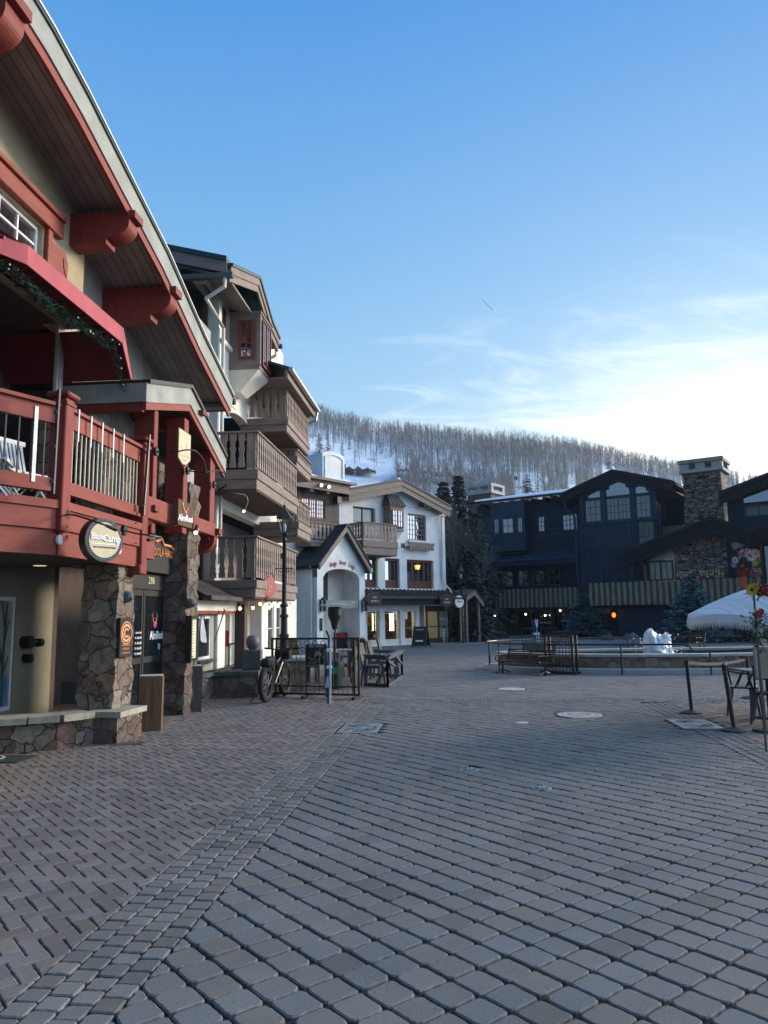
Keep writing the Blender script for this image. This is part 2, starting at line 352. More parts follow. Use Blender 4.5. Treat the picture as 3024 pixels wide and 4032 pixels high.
M['rose']=mat('pink_petals',(.75,.12,.22),.6,.2,20,.1,.001)
M['cloth']=mat('pale_grey_cloth',(.42,.43,.47),.9,.25,5,.6,.02)
M['snow']=mat('settled_snow',(.80,.86,.93),.6,.06,1.5,.5,.05,fine=6)
M['water']=glass('pool_water',(.03,.045,.04),1.33,.12,.06)
def splash():
    N=NT('white_water'); b=N.b; b.inputs['Base Color'].default_value=(.82,.9,.97,1); b.inputs['Roughness'].default_value=.35
    b.inputs['Transmission Weight'].default_value=.15; b.inputs['Subsurface Weight'].default_value=.3; b.inputs['Subsurface Radius'].default_value=(.2,.2,.2)
    return N.m
M['splash']=splash()
M['wicker']=mat('grey_wicker_slats',(.13,.125,.10),.8,.3,8,.5,.005,kind='boards',pitch=.045,axis='z',gap=.2)
M['greyblue']=mat('grey_blue_painted_wood',(.055,.085,.105),.6,.2,4,.2,.003)
M['tire']=mat('black_rubber',(.014,.015,.016),.8,.3,20,.4,.004)
M['bench']=mat('dark_bench_slats',(.035,.02,.018),.5,.2,5,.2,.002,grain=(.5,3,3))
M['bark']=mat('grey_brown_bark',(.10,.08,.065),.9,.4,6,.8,.02,grain=(3,3,.6))
M['ski']=mat('blue_ski_plastic',(.02,.055,.15),.35,.2,6,.05,.001); M['skiw']=mat('white_ski_plastic',(.7,.78,.82),.4,.1,6,.05,.001)
M['vc']=vcmat('coloured_matte'); M['leaf']=vcmat('foliage',.7,0,var=.35,fine=8.); M['paver']=vcmat('concrete_paver',.85,.6,.004,120.,.6,.15)
M['fabw']=mat('white_ribbed_canvas',(.82,.83,.84),.85,.05,4,.4,.004,kind='boards',pitch=.045,axis='x',gap=.06)
# ---------------------------------------------------------------- ground and paving
SA=R(6)   # street direction
def rotp(x,y,a): return (x*math.cos(a)+y*math.sin(a), -x*math.sin(a)+y*math.cos(a))
base=MB()
def gz(x,y): return -.016
base.quad((-160,-30,-.016),(200,-30,-.016),(200,135,-.016),(-160,135,-.016))
base.build('ground',mat('joint_sand',(.030,.032,.034),.95,.4,12,.5,.01,c2=(.03,.04,.02)),kind='structure')
def inband(u): return None
rnd=random.Random(3)
def paverpoly(mb,pts,c,r=.018,h=0.0,jit=.003,tilt=.002):
    """one paver: rounded corners and a worn edge"""
    n=len(pts); P=[Vector((p[0],p[1])) for p in pts]; cen=sum(P,Vector((0,0)))/n
    out=[]
    for i in range(n):
        a=P[i-1];b=P[i];d=P[(i+1)%n]
        k=r*rnd.uniform(.7,1.4)
        e=(a-b); k1=min(k,e.length*.35); f=(d-b); k2=min(k,f.length*.35)
        p0=b+e.normalized()*k1; p2=b+f.normalized()*k2; p1=b*.45+(p0+p2)*.275+Vector((rnd.uniform(-.003,.003),rnd.uniform(-.003,.003)))
        out+=[p0,p1,p2]
        m0=b.lerp(d,.5)+Vector((rnd.uniform(-.0025,.0025),rnd.uniform(-.0025,.0025))); q0=b.lerp(d,.3)+Vector((rnd.uniform(-.002,.002),rnd.uniform(-.002,.002))); q1=b.lerp(d,.7)+Vector((rnd.uniform(-.002,.002),rnd.uniform(-.002,.002)))
        if (b-d).length>.09: out+=[q0,m0,q1]
    tx,ty=rnd.uniform(-tilt,tilt)*6,rnd.uniform(-tilt,tilt)*6; z0=h+rnd.uniform(-jit,jit)
    zz=lambda p,k:z0+(p.x-cen.x)*tx+(p.y-cen.y)*ty-k
    m=len(out); ins=[cen+(p-cen)*(1-rnd.uniform(.005,.010)/max(.03,(p-cen).length)) for p in out]
    vs=[(p.x,p.y,-.02) for p in out]+[(p.x,p.y,zz(p,.0055)) for p in out]+[(p.x,p.y,zz(p,0)) for p in ins]
    fs=[(i,(i+1)%m,(i+1)%m+m,i+m) for i in range(m)]+[(i+m,(i+1)%m+m,(i+1)%m+2*m,i+2*m) for i in range(m)]+[tuple(range(2*m,3*m))]
    mb.add(vs,fs,c)
def clip(poly,nx,ny,d):
    """keep the side where nx*x+ny*y<=d"""
    out=[]
    for i in range(len(poly)):
        a=poly[i];b=poly[(i+1)%len(poly)]
        da=nx*a[0]+ny*a[1]-d; db=nx*b[0]+ny*b[1]-d
        if da<=0: out.append(a)
        if da*db<0: t=da/(da-db); out.append((a[0]+(b[0]-a[0])*t,a[1]+(b[1]-a[1])*t))
    return out
def area(p): return abs(sum(p[i-1][0]*p[i][1]-p[i][0]*p[i-1][1] for i in range(len(p))))/2
def pcol(base_,v=.18,warm=0.0):
    k=rnd.uniform(1-v,1+v); w=rnd.uniform(-.05,.06)+warm
    if rnd.random()<.05: k*=.82
    return (base_[0]*k*(1+w),base_[1]*k,base_[2]*k*(1-w))
# band geometry: lines through (x0,y) along SA ; n = (cos,-sin)
nx,ny=math.cos(SA),-math.sin(SA)
dL0=-1.67*nx+3.9*ny; dL1=-1.15*nx+3.9*ny      # left band edges (signed offset)
dR0=4.39*nx+11.0*ny; dR1=dR0+.5
YC=14.7                                         # cross band
cx,cy=math.sin(SA),math.cos(SA)
cC=0*cx+YC*cy
PB=(.195,.203,.208)
sq=MB(); pitch=.19; A=SA+R(45)
org=(-.078,4.175)
grates=[(-.40,11.5),(4.62,11.45)]
holes=[]  # round covers: (x,y,r)
covers=[(1850,3030,38,17),(2133,3103,40,12),(2282,2815,90,20),(2013,2713,54,7),(2055,2846,26,3)]
for (px,py,w,h) in covers:
    g=gnd(px,py); g2=gnd(px+w,py); holes.append((g.x,g.y,g2.x-g.x))
def blocked(x,y,m=.0):
    for gx,gy in grates:
        u,v=rotp(x-gx,y-gy,-SA)
        u=(x-gx)*nx+(y-gy)*ny; v=(x-gx)*cx+(y-gy)*cy
        if abs(u)<.30+m and abs(v)<.475+m: return True
    return any(math.hypot(x-a,y-b)<r+.02 for a,b,r in holes[:3])
gp=.009
for i in range(-70,90):
    for j in range(-70,100):
        x0,y0=i*pitch,j*pitch
        ga,gb=.0062,.0072; q=[(x0+ga,y0+gb),(x0+pitch-ga,y0+gb),(x0+pitch-ga,y0+pitch-gb),(x0+ga,y0+pitch-gb)]
        ox,oy=rnd.uniform(-.002,.002),rnd.uniform(-.002,.002)
        w=[(org[0]+rotp(a+ox,b+oy,A)[0],org[1]+rotp(a+ox,b+oy,A)[1]) for a,b in q]
        c0=sum(p[0] for p in w)/4; c1=sum(p[1] for p in w)/4
        if c1<1.9 or c1>YC+2: continue
        w=clip(w,-nx,-ny,-(dL1+.008)); 
        if len(w)<3: continue
        w=clip(w,nx,ny,dR0-.008)
        if len(w)<3: continue
        w=clip(w,cx,cy,cC-.01)
        if len(w)<3 or area(w)<.004: continue
        if blocked(c0,c1): continue
        paverpoly(sq,w,pcol(PB,.07),.026,0,.003,.0018)
sq.build('square_pavers',M['paver'],kind='structure')
# cobble bands
def bandcob(mb,d0,wid,rows,s0,s1,step,nvec,tvec,col_):
    n=int((s1-s0)/step); rw=wid/rows
    for r in range(rows):
        for k in range(n+1):
            s=s0+k*step+(r%2)*step/2
            a,b=d0+r*rw+.004,d0+(r+1)*rw-.004; e,f=s+.004,s+step-.004
            if f>s1: continue
            pts=[(nvec[0]*u+tvec[0]*v,nvec[1]*u+tvec[1]*v) for u,v in ((a,e),(b,e),(b,f),(a,f))]
            c0=sum(p[0] for p in pts)/4; c1=sum(p[1] for p in pts)/4
            if blocked(c0,c1,.03): continue
            paverpoly(mb,pts,pcol(col_,.2,.03),.018,0)
cb=MB()
bandcob(cb,dL0,.52,4,1.6,cC,.128,(nx,ny),(cx,cy),PB)
bandcob(cb,dR0,.50,4,4.,cC,.128,(nx,ny),(cx,cy),PB)
bandcob(cb,cC+.005,.5,4,dL0,6.3,.13,(cx,cy),(nx,ny),PB)
cb.build('cobble_bands',M['paver'],kind='structure')
# herringbone
hb=MB(); L=.2; W=.1; HBc=(.205,.195,.195)
def herring(mb,org,xr,yr,clips,colr,warmf):
    for i in range(-150,150):
        for j in range(-60,60):
            for t in (0,1):
                # 90-degree herringbone lattice
                bx=i*W; by=i*W
                X0=j*2*L*0+ (i*W)+ j*L*2 if False else i*W + j*(2*W+0)*0
                # lattice vectors (W,W)... and (2L? ) handled below
                ax=i*W + j*2*L; ay=i*W
                if t==0: q=(ax,ay,ax+L,ay+W)
                else: q=(ax+L,ay-W+0,ax+L+W,ay-W+L)
                q4=[(q[0]+.0035,q[1]+.0035),(q[2]-.0035,q[1]+.0035),(q[2]-.0035,q[3]-.0035),(q[0]+.0035,q[3]-.0035)]
                w=[(org[0]+rotp(a,b,A)[0],org[1]+rotp(a,b,A)[1]) for a,b in q4]
                c0=sum(p[0] for p in w)/4; c1=sum(p[1] for p in w)/4
                if not(xr[0]<c0<xr[1] and yr[0]<c1<yr[1]): continue
                for cl in clips:
                    w=clip(w,*cl)
                    if len(w)<3: break
                if len(w)<3 or area(w)<.0012 or blocked(c0,c1,.02): continue
                paverpoly(mb,w,pcol(colr,.17,warmf(c0,c1)),.006,0,.0025)
herring(hb,(-3,8),(-9.5,1.5),(1.9,19),[(nx,ny,dL0-.004),(cx,cy,cC-.01)],HBc,lambda x,y:.02+.26*max(0,min(1,(-x-3.2)/2.2)))
herring(hb,(-3,8),(4.3,13.5),(7,19),[(-nx,-ny,-(dR1+.008)),(cx,cy,cC-.01)],HBc,lambda x,y:.05)
herring(hb,(-3,8),(-9.5,1.5),(14,24),[(-cx,-cy,-(cC-.006)),(nx,ny,dL0-.01)],HBc,lambda x,y:.08)
hb.build('herringbone_pavers',M['paver'],kind='structure')
# far plaza: running courses fanning up the square
fp=MB(); B2=R(28)
for i in range(-180,260):
    for j in range(-40,330):
        x0=i*.24; y0=j*.16+(0)
        x0+= (j%2)*.12
        q=[(x0+.006,y0+.006),(x0+.234,y0+.006),(x0+.234,y0+.154),(x0+.006,y0+.154)]
        w=[(rotp(a,b,B2)[0],14+rotp(a,b,B2)[1]) for a,b in q]
        c0=sum(p[0] for p in w)/4; c1=sum(p[1] for p in w)/4
        if c1>41 or c1<14 or abs(c0-.10*c1)>.46*c1+1: continue
        if (c0-9.3)**2/5.8**2+(c1-23.2)**2/(2.7 if c1<23.2 else .9)**2<1: continue
        w=clip(w,-cx,-cy,-(cC+.51))
        if len(w)<3: continue
        w=clip(w,-nx,-ny,-dL0) if c1<24 else w
        if len(w)<3 or area(w)<.004: continue
        if any(math.hypot(c0-a,c1-b)<r+.02 for a,b,r in holes): continue
        P=[Vector((p[0],p[1])) for p in w]; m_=len(P); z0=rnd.uniform(-.002,.002)
        fp.add([(p.x,p.y,-.02) for p in P]+[(p.x,p.y,z0) for p in P],[(k,(k+1)%m_,(k+1)%m_+m_,k+m_) for k in range(m_)]+[tuple(range(m_,2*m_))],pcol(PB,.15))
fp.build('plaza_pavers',M['paver'],kind='structure')
# farther paving as one sheet
fs=MB(); fs.quad((-40,40.8,-.006),(80,40.8,-.006),(80,134,-.006),(-40,134,-.006)); fs.build('far_paving',mat('far_paving_surface',PB,.75,.2,2,.2,.01),kind='structure')
# drain grates and covers
for k,(gx,gy) in enumerate(grates):
    o=thing('drain_grate',['square steel drain grate with radial slots in the cobble band at left','square steel drain grate with radial slots beside the black belt posts'][k],'drain grate',(gx,gy,0),-SA,'radial slot drain grates')
    b=MB(); b.box(-.29,.29,-.47,.47,-.015,.006); b.build('frame',M['steel'],o)
    b=MB()
    for q in range(28):
        a=q*2*math.pi/28; 
        if abs(math.sin(a))<.35: continue
        p0=(.12*math.cos(a),.17*math.sin(a)); p1=(.25*math.cos(a),.42*math.sin(a))
        b.bar((p0[0],p0[1],.007),(p1[0],p1[1],.007),.016,.004)
    b.box(.20,.235,-.1,.1,.0055,.009)
    b.each('slot',M['black'],o); b=MB(); b.lathe([(.06,.005),(.05,.012)],0,0,0,20); b.build('hub',M['steel'],o)
CL=['small round iron cover with slots, nearer the left of two in the square pavers','small round iron cover with spoked pattern, nearest to the camera','large pale round cover with a carved line emblem in the middle of the square','pale round cover set in the paving in front of the bench','tiny pale round cover in the pavers left of the large round cover']
for k,(x,y,r) in enumerate(holes):
    o=thing('round_cover',CL[k],'cover',(x,y,0),0,'round covers in the paving')
    if k<2:
        b=MB(); b.lathe([(r,-.01),(r,.003),(r*.9,.006)],n=28); b.build('rim',M['steel'],o)
        b=MB(); b.lathe([(r*.8,.0065),(r*.78,.008)],n=28); b.build('plate',M['black'],o)
        b=MB()
        for q in range(8): a=q*math.pi/4+.3; b.bar((r*.15*math.cos(a),r*.15*math.sin(a),.010),(r*.72*math.cos(a),r*.72*math.sin(a),.010),.02,.004)
        b.lathe([(r*.2,.008),(r*.2,.011)],n=12); b.build('slots',M['steel'],o)
    else:
        b=MB(); b.lathe([(r,-.01),(r,.004),(r*.97,.006)],n=36); b.build('plate',M['concrete'],o)
        if k==2:
            b=MB(); b.lathe([(r*.8,.0062),(r*.8,.0072),(r*.77,.0072),(r*.77,.0062)],n=32,cap=False)
            for p0,p1 in (((-.5,.2),(-.2,.45)),((-.2,.45),(0,.1)),((0,.1),(.25,.4)),((.25,.4),(.5,0)),((-.5,.2),(-.3,-.4)),((-.3,-.4),(.1,-.3)),((.1,-.3),(.5,0))):
                b.bar((p0[0]*r,p0[1]*r,.0075),(p1[0]*r,p1[1]*r,.0075),.02,.004)
            b.build('engraving',M['woodgrey'],o)
# ================================================================ red chalet building (left foreground)
S=Fr(-3.91,8.78,5)
Y=S.y
RB=fthing('red_chalet_building','red timber and beige stucco chalet with deep gable roof and balcony, nearest on the left','building',S)
# ---- upper beige wall with window (plane y=+1.0)
yw=.95
xc=Y(333,1000,yw)[0]                     # right corner of the beige wall
zt=9.6
def whole_win(mb_parent,name,fr_y,x0,x1,z0,z1,cols,rows,mf,mg,sash=1,fw=.06,mw=.025,d=.05,sub=True,lab=None):
    """a window: frame with muntins; pane as its sub-part. fr_y = y of the wall's outer face (frame sits just proud)"""
    f=MB(); y0=fr_y-.012; y1=fr_y+d
    f.box(x0,x1,y0,y1,z0,z0+fw); f.box(x0,x1,y0,y1,z1-fw,z1); f.box(x0,x0+fw,y0+.001,y1,z0+fw,z1-fw); f.box(x1-fw,x1,y0+.001,y1,z0+fw,z1-fw)
    sw=(x1-x0-2*fw)/sash
    for s_ in range(1,sash):
        xm=x0+fw+s_*sw; f.box(xm-fw*.5,xm+fw*.5,y0+.001,y1,z0+fw,z1-fw)
    for s_ in range(sash):
        a=x0+fw+s_*sw+(fw*.5 if s_ else 0); b_=x0+fw+(s_+1)*sw-(fw*.5 if s_<sash-1 else 0)
        for c_ in range(1,cols):
            xm=a+(b_-a)*c_/cols; f.box(xm-mw/2,xm+mw/2,y0+.012,y1-.012,z0+fw,z1-fw)
        for r_ in range(1,rows):
            zm=z0+fw+(z1-z0-2*fw)*r_/rows; f.box(a,b_,y0+.014,y1-.014,zm-mw/2,zm+mw/2)
    o=f.build(name,mf,mb_parent); 
    g=MB(); g.box(x0+fw*.5,x1-fw*.5,fr_y+d*.45,fr_y+d*.45+.012,z0+fw*.5,z1-fw*.5); g.build('pane',mg,o)
    if lab: o['label']=lab
    return o
# window on beige wall
wx1=Y(166,960,yw)[0]; wz1=Y(166,895,yw)[1]; wz0=wz1-1.22
wxm=Y(72,800,yw)[0]; wx0=2*wxm-wx1-.6
zA=Y(300,1130,.18)[1]; wz0=max(wz0,zA+.13)
zA=Y(300,1130,.18)[1]
b=MB(); b.wall(-4.0,xc,zA+.1,9.9,yw,yw+.25,[(wx0,wx1,wz0,wz1)]); b.build('upper_wall',M['beige'],RB)
whole_win(RB,'window',yw+.08,wx0,wx1,wz0,wz1,2,4,M['white'],M['glassm'],2,.05,.03)
hx=Y(229,900,yw)[0]
b=MB(); b.bbox(-4,hx,yw-.10,yw-.002,wz1+.02,wz1+.30,.01); b.bbox(-4,hx-.02,yw-.15,yw-.101,wz1+.26,wz1+.34,.01); b.build('window_head_beam',M['red'],RB)
sx1=Y(258,960,yw)[0]
b=MB(); b.bbox(wx1+.04,wx1+.16,yw-.07,yw-.002,max(wz0,zA+.12),wz1+.02,.01)
zz0,zz1=max(wz0-.1,zA+.14),wz1-.12; x0,x1=wx1+.17,sx1
b.prism([(x0,zz0),(x1,zz0),(x1,zz1-.12),(x1-.1,zz1),(x0,zz1)],yw-.055,yw-.002); b.build('shutter',M['red'],RB)
b=MB(); a=.05
pp=[(x0+.1,zz0+.1),(x1-a-.06,zz0+.1),(x1-a,zz0+.22),(x1-a,zz1-.35),(x1-a-.07,zz1-.22),(x1-.13,zz1-.1)]
for p,q in zip(pp,pp[1:]): b.bar((p[0],yw-.058,p[1]),(q[0],yw-.058,q[1]),.02,.018,upv=(0,1,0))
b.build('shutter_groove',M['redtrim'],RB)
# setback siding wall beyond the corner (plane y=ys)
ys=1.25
aEx=Y(521,1495,.18)[0]; b=MB(); b.box(xc-.25,9.2,ys,ys+.2,zA+.1,8.9); b.box(aEx+.18,9.2,ys+.001,ys+.2,4.6,zA+.099); b.box(xc-.2,xc-.02,yw+.251,ys,4.6,9.2); b.build('siding_wall',M['siding_red'],RB)
# ---- big gable roof: barge board in plane y=yb
yb=0.0
T=[Y(130,0,yb),Y(205,124,yb),Y(340,372,yb),Y(500,690,yb),Y(657,1000,yb),Y(800,1325,yb),Y(917,1568,yb)]
tl=(T[0][0]-2.2,T[0][1]+.75)
top=[tl]+T
def off(p,q,d): # perpendicular down-left
    v=Vector((q[0]-p[0],q[1]-p[1])).normalized(); return (-(-v.y)*0+v.y*d*-1*-1, -v.x*d)
bot=[]
fwid=.34
for i,p in enumerate(top):
    q=top[min(i+1,len(top)-1)]; a=top[max(i-1,0)]
    v=Vector((q[0]-a[0],q[1]-a[1])).normalized(); bot.append((p[0]+v.y*fwid,p[1]-v.x*fwid))
b=MB()
def strip(mb,A_,B_,y0,y1):
    for i in range(len(A_)-1):
        mb.prism([A_[i],A_[i+1],B_[i+1],B_[i]],y0,y1)
strip(b,top,bot,yb,yb+.05); bargeb=b.build('bargeboard',M['greyboard'],RB)
in1=[];in2=[]
for i,p in enumerate(top):
    q=top[min(i+1,len(top)-1)]; a=top[max(i-1,0)]; v=Vector((q[0]-a[0],q[1]-a[1])).normalized()
    in1.append((p[0]+v.y*(fwid+.002),p[1]-v.x*(fwid+.002))); in2.append((p[0]+v.y*(fwid+.14),p[1]-v.x*(fwid+.14)))
b=MB(); strip(b,in1,in2,yb+.025,yb+.07); b.build('bargeboard_trim',M['red'],RB)
# roof slab + flashing
upo=[(p[0]-0.02,p[1]+.03) for p in top]
b=MB(); strip(b,[(p[0],p[1]+.045) for p in top],[(p[0],p[1]+.003) for p in top],yb-.03,yb+4.2); b.build('roof',M['roofgreen'],RB)
b=MB(); strip(b,[(p[0],p[1]+.075) for p in top],[(p[0],p[1]+.046) for p in top],yb-.045,yb+.03); b.build('roof_flashing',M['white'],RB)
sof=[(p[0],p[1]) for p in in1]; sof2=[(p[0],p[1]+.05) for p in in1]
b=MB(); strip(b,[(p[0],p[1]+.16) for p in in1],[(p[0],p[1]+.12) for p in in1],yb+.052,4.2); b.build('soffit',M['soffit'],RB)
b=MB(); e=T[-1]; b.box(e[0]-.32,e[0]-.02,yb+.052,3.6,e[1]-.28,e[1]-.2)
b.box(e[0]-.04,e[0],yb+.052,3.6,e[1]-.3,e[1]-.01); b.build('eave_board',M['brown'],RB)
b=MB(); b.tube([(e[0]+.09,yb-.03,e[1]-.05),(e[0]+.09,3.5,e[1]-.05)],.075,8); b.build('gutter',M['black'],RB)
# brackets: end face top right at barge
def bracket(px,py,pyb,y_w,wid=.30,hgt=None,nm='bracket',par=RB,mt='redpost'):
    x,z=Y(px,py,yb-.02); z0=Y(px,pyb,yb)[1]; h=z-z0
    bb=MB(); pr=[]
    # profile in (y,z): from wall out to end
    y0,y1=yb-.03,y_w; n=10
    pr=[(y1,z0),(y0+.40,z0),(y0+.40,z0+.18*h)]
    rr=.42*h
    for k in range(n+1):
        a=math.pi/2*k/n; pr.append((y0+.05+(.34)*(1-math.sin(a)),z0+.18*h+(1-math.cos(a))*rr))
    pr+= [(y0+.05,z-.22*h),(y0-.04,z-.22*h),(y0-.04,z),(y1,z)]
    bb.prism(pr,x-wid,x,'x'); return bb.build(nm,M[mt],par)
bracket(552,868,1000,yw); bracket(707,1155,1285,ys); bracket(112,52,262,yw,.36)
# ---- balcony: outline (local x,y): section B (angled) then section A (street)
cb_=(-.883,.47)
P0=(cb_[0]*3.2,cb_[1]*3.2); PC=(0,0); PE=(Y(553,1900)[0],0)
zrail=Y(557,1762)[1]; 
zd2=Y(131,2163,0)[1]  # fascia bottom
zs=[Y(211,1880)[1],Y(207,1927)[1],Y(207,1967)[1],Y(203,2083)[1]]
zdk=zs[2]
b=MB(); b.prism([P0,PC,PE,(PE[0],2.6),(P0[0],2.6)],zdk-.12,zdk-.03,'z'); b.build('balcony_deck',M['brown'],RB)
zf=Y(530,2231)[1]
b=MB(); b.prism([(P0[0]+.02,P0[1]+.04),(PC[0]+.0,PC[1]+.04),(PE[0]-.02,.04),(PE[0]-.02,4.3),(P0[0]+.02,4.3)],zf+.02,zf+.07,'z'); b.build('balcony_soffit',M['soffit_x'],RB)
ubr=R(0)
secs=[((P0[0],P0[1]),(0,0)),((0,0),(PE[0],0))]
def secbox(mb,sec,s0,s1,o0,o1,z0,z1,bev=.008):
    """box along a balcony section: s from its left end, o = outward offset"""
    a,b_=sec; L_=math.hypot(b_[0]-a[0],b_[1]-a[1]); u=((b_[0]-a[0])/L_,(b_[1]-a[1])/L_); nn=(u[1],-u[0])
    q=[(a[0]+u[0]*s+nn[0]*o,a[1]+u[1]*s+nn[1]*o) for s,o in ((s0,o0),(s1,o0),(s1,o1),(s0,o1))]
    mb.hexa([(p[0],p[1],z0) for p in q],[(p[0],p[1],z1) for p in q]); return L_
for k,sec in enumerate(secs):
    L_=math.hypot(sec[1][0]-sec[0][0],sec[1][1]-sec[0][1])
    b=MB(); secbox(b,sec,0,L_,-.045,.055,zs[3]+.004,zdk-.10); secbox(b,sec,0,L_,-.045,.085,zdk-.098,zdk-.0); secbox(b,sec,0,L_-.02,-.05,.02,zf,zs[3]); b.build('balcony_fascia',M['red'],RB)
    b=MB(); secbox(b,sec,.1,L_-.1,-.03,.03,zs[1]+.03,zs[0]); secbox(b,sec,.1,L_-.1,-.05,.06,zs[1]-.02,zs[1]+.029)
    secbox(b,sec,.1,L_-.1,-.03,.03,zrail-.25,zrail-.045); secbox(b,sec,.05,L_-.05,-.06,.075,zrail-.044,zrail); r_=b.build('railing',M['red'],RB)
    b=MB(); n=19 if k else 16
    for q in range(n):
        s_=L_-.15-(L_-.3)*q/(n-1) if k else L_-.22-q*.16
        secbox(b,sec,s_-.008,s_+.008,-.008,.008,zs[0]-.01,zrail-.24)
    b.build('balusters',M['bar'] if k else M['black'],r_)
# posts with caps
def post(x,y,w,z0,z1,cap=True):
    b=MB(); b.bbox(x-w/2,x+w/2,y-.07,y+w-.07,z0,z1,.012)
    for zz in (z1-.09,): b.box(x-w/2-.015,x+w/2+.015,y-.085,y+w-.055,zz,zz+.04)
    if cap: b.bbox(x-w/2-.05,x+w/2+.05,y-.12,y+w-.02,z1,z1+.07,.02)
    o=b.build('railing_post',M['redpost'],RB); return o
pw=.2
post(.02,-.02,pw,Y(203,2083)[1]-.02,Y(203,1545)[1])
post(PE[0]+.02,-.02,pw,Y(545,2262)[1],Y(545,1735)[1])
b=MB(); b.bbox(PE[0]-.13,PE[0]+.02,-.10,.25,Y(545,2262)[1],Y(545,2225)[1],.02); b.bbox(PE[0]+.13,PE[0]+.5,-.05,.1,Y(600,2205)[1],Y(600,2120)[1],.01); b.build('balcony_end_block',M['red'],RB)
# bolts
b=MB()
for zq in (2010,2060,2140,2220):
    x,z=Y(538,zq,-.1); b.tube([(x,-.10,z),(x,-.085,z)],.014,6)
x=.06
for q in (.12,.3,.42): b.tube([(x,-.10,zdk-q),(x,-.085,zdk-q)],.014,6)
b.each('bolt',M['black'],RB)
# poles zip-tied to posts
def pole(px,py0,py1,lab,dy=-.16):
    x,z1=Y(px,py0,dy); xb,z0=Y(px-24,py1,dy)
    o=thing('cable_pole',lab,'pole',S.w(xb,dy,0),R(90-S.a),'slim poles tied to the balcony posts')
    b=MB(); b.tube([(0,0,z0),(x-xb,0,z1)],.024,8); b.build('tube',M['black'],o)
    b=MB(); b.tube([(.022,-.006,z0+.05),(x-xb+.022,-.006,z1)],.008,6); b.build('pipe',M['white'],o)
    b=MB()
    for f in (.12,.45,.78): 
        p=Vector((0,0,z0)).lerp(Vector((x-xb,0,z1)),f); b.lathe([(.034,-.02),(.034,.02)],p.x,.01,p.z,8)
    b.each('cable_tie',M['greyblue'],o)
pole(232,1535,1945,'black and white slim pole tied to the balcony corner post'); pole(588,1712,2030,'black and white slim pole tied to the right end post of the balcony',-.14)
# white hangers over the rail
hng=MB()
for px in (310,360,405,449,490):
    x,z=Y(px,1640,-.08); z=zrail
    hng.box(x-.014,x+.014,-.09,-.083,z-.40,z+.01); hng.box(x-.014,x+.014,-.09,.03,z+.005,z+.012)
hng.each('rail_hook',M['white'],RB)
b=MB(); q=-0.36
secbox(b,secs[0],3.2+q-.02,3.2+q+.025,.03,.04,zrail-1.0,zrail-.1); b.build('hanging_strap',M['metal'],RB)
# white disc lights / caps on fascia
for px,py in ((232,2126),(466,2165)):
    x,z=Y(px,py,-.03); b=MB(); b.tube([(x,-.05,z),(x,-.02,z)],.058,16); b.build('round_cap',M['white'],RB)
# ---- canopy of the awning over balcony
ya=.18
aC=Y(110,990,ya)[0]; aE=Y(487,1290,ya)[0]; aF=Y(521,1495,ya)[0]; zA=Y(300,1130,ya)[1]; zAe=Y(521,1495,ya)[1]; h=.24
u=cb_
AB=(aC+u[0]*3,ya+u[1]*3)
b=MB()
b.prism([(AB[0],AB[1]),(aC,ya),(aC,ya+.02),(AB[0],AB[1]+.02)],zA-h,zA,'z'); 
b.box(aC,aE,ya,ya+.02,zA-h,zA)
b.prism([(aE,zA),(aE-.02,zA-h),(aF-.05,zAe),(aF+.01,zAe)],ya,ya+.02)
val=b
# roof panels of awning
b=MB(); yk=yw-.01; zk=zA+.09
b.quad((AB[0],AB[1]+.01,zA-.01),(aC,ya+.01,zA-.01),(aC,yk,zk),(AB[0],yk,zk)); b.quad((aC,ya+.01,zA-.01),(aE,ya+.01,zA-.01),(aE,yk,zk),(aC,yk,zk))
b.quad((aE,ya+.01,zA-.012),(aF,ya+.01,zAe),(aF,2.28,zAe),(aE,2.28,zA-.012)); b.quad((aE,ya+.01,zA-.011),(aE+.3,yk,zA-.011),(aE,yk,zk))
ao=b.build('awning',M['awning'],RB); val.build('valance',M['awnpink'],ao)
b=MB()
for i in range(7):
    x=aE-.25-i*.45; b.tube([(x,ya+.05,zA-.1),(x,yk,zk-.1)],.018,6)
b.build('awning_rib',M['black'],ao)
# inner dark wall at balcony level
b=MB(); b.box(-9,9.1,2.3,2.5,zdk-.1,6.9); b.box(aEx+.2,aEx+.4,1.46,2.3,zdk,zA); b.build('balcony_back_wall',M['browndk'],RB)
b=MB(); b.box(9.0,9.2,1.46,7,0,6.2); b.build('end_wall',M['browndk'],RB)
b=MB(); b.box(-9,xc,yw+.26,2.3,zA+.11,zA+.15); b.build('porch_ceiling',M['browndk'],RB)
# garland along the awning
gar=thing('pine_garland','dark pine garland with small lights hung along the red awning edge','garland',S.w(aC,ya+.1,zA-h-.1),R(90-S.a))
b=MB(); lt=[]; rg=random.Random(5)
path=[(AB[0]-aC,AB[1]-ya,0),(0,0,0),(aE-aC-.05,0,0),(aF-aC-.05,0,zAe-zA+h)]
for k in range(3):
    a=Vector(path[k]);c=Vector(path[k+1]); n=int((c-a).length/.0022)
    for i in range(n):
        p=a.lerp(c,i/n)+Vector((0,rg.uniform(-.05,.06),rg.uniform(-.09,.04)-.05*math.sin(i*.004)))
        d=Vector((rg.uniform(-1,1),rg.uniform(-1,1),rg.uniform(-1.1,.5))).normalized()*rg.uniform(.06,.12); w=Vector((rg.uniform(-1,1),rg.uniform(-1,1),rg.uniform(-1,1))).normalized()*.006
        g=rg.uniform(.6,1.4); b.quad(p-w,p+w,p+d,c=(.012*g,.045*g,.028*g))
        if rg.random()<.006: lt.append(p+Vector((0,-.07,-.03)))
b.build('pine_needles',M['leaf'],gar)
b=MB()
for p in lt: b.ball(p,.011,6)
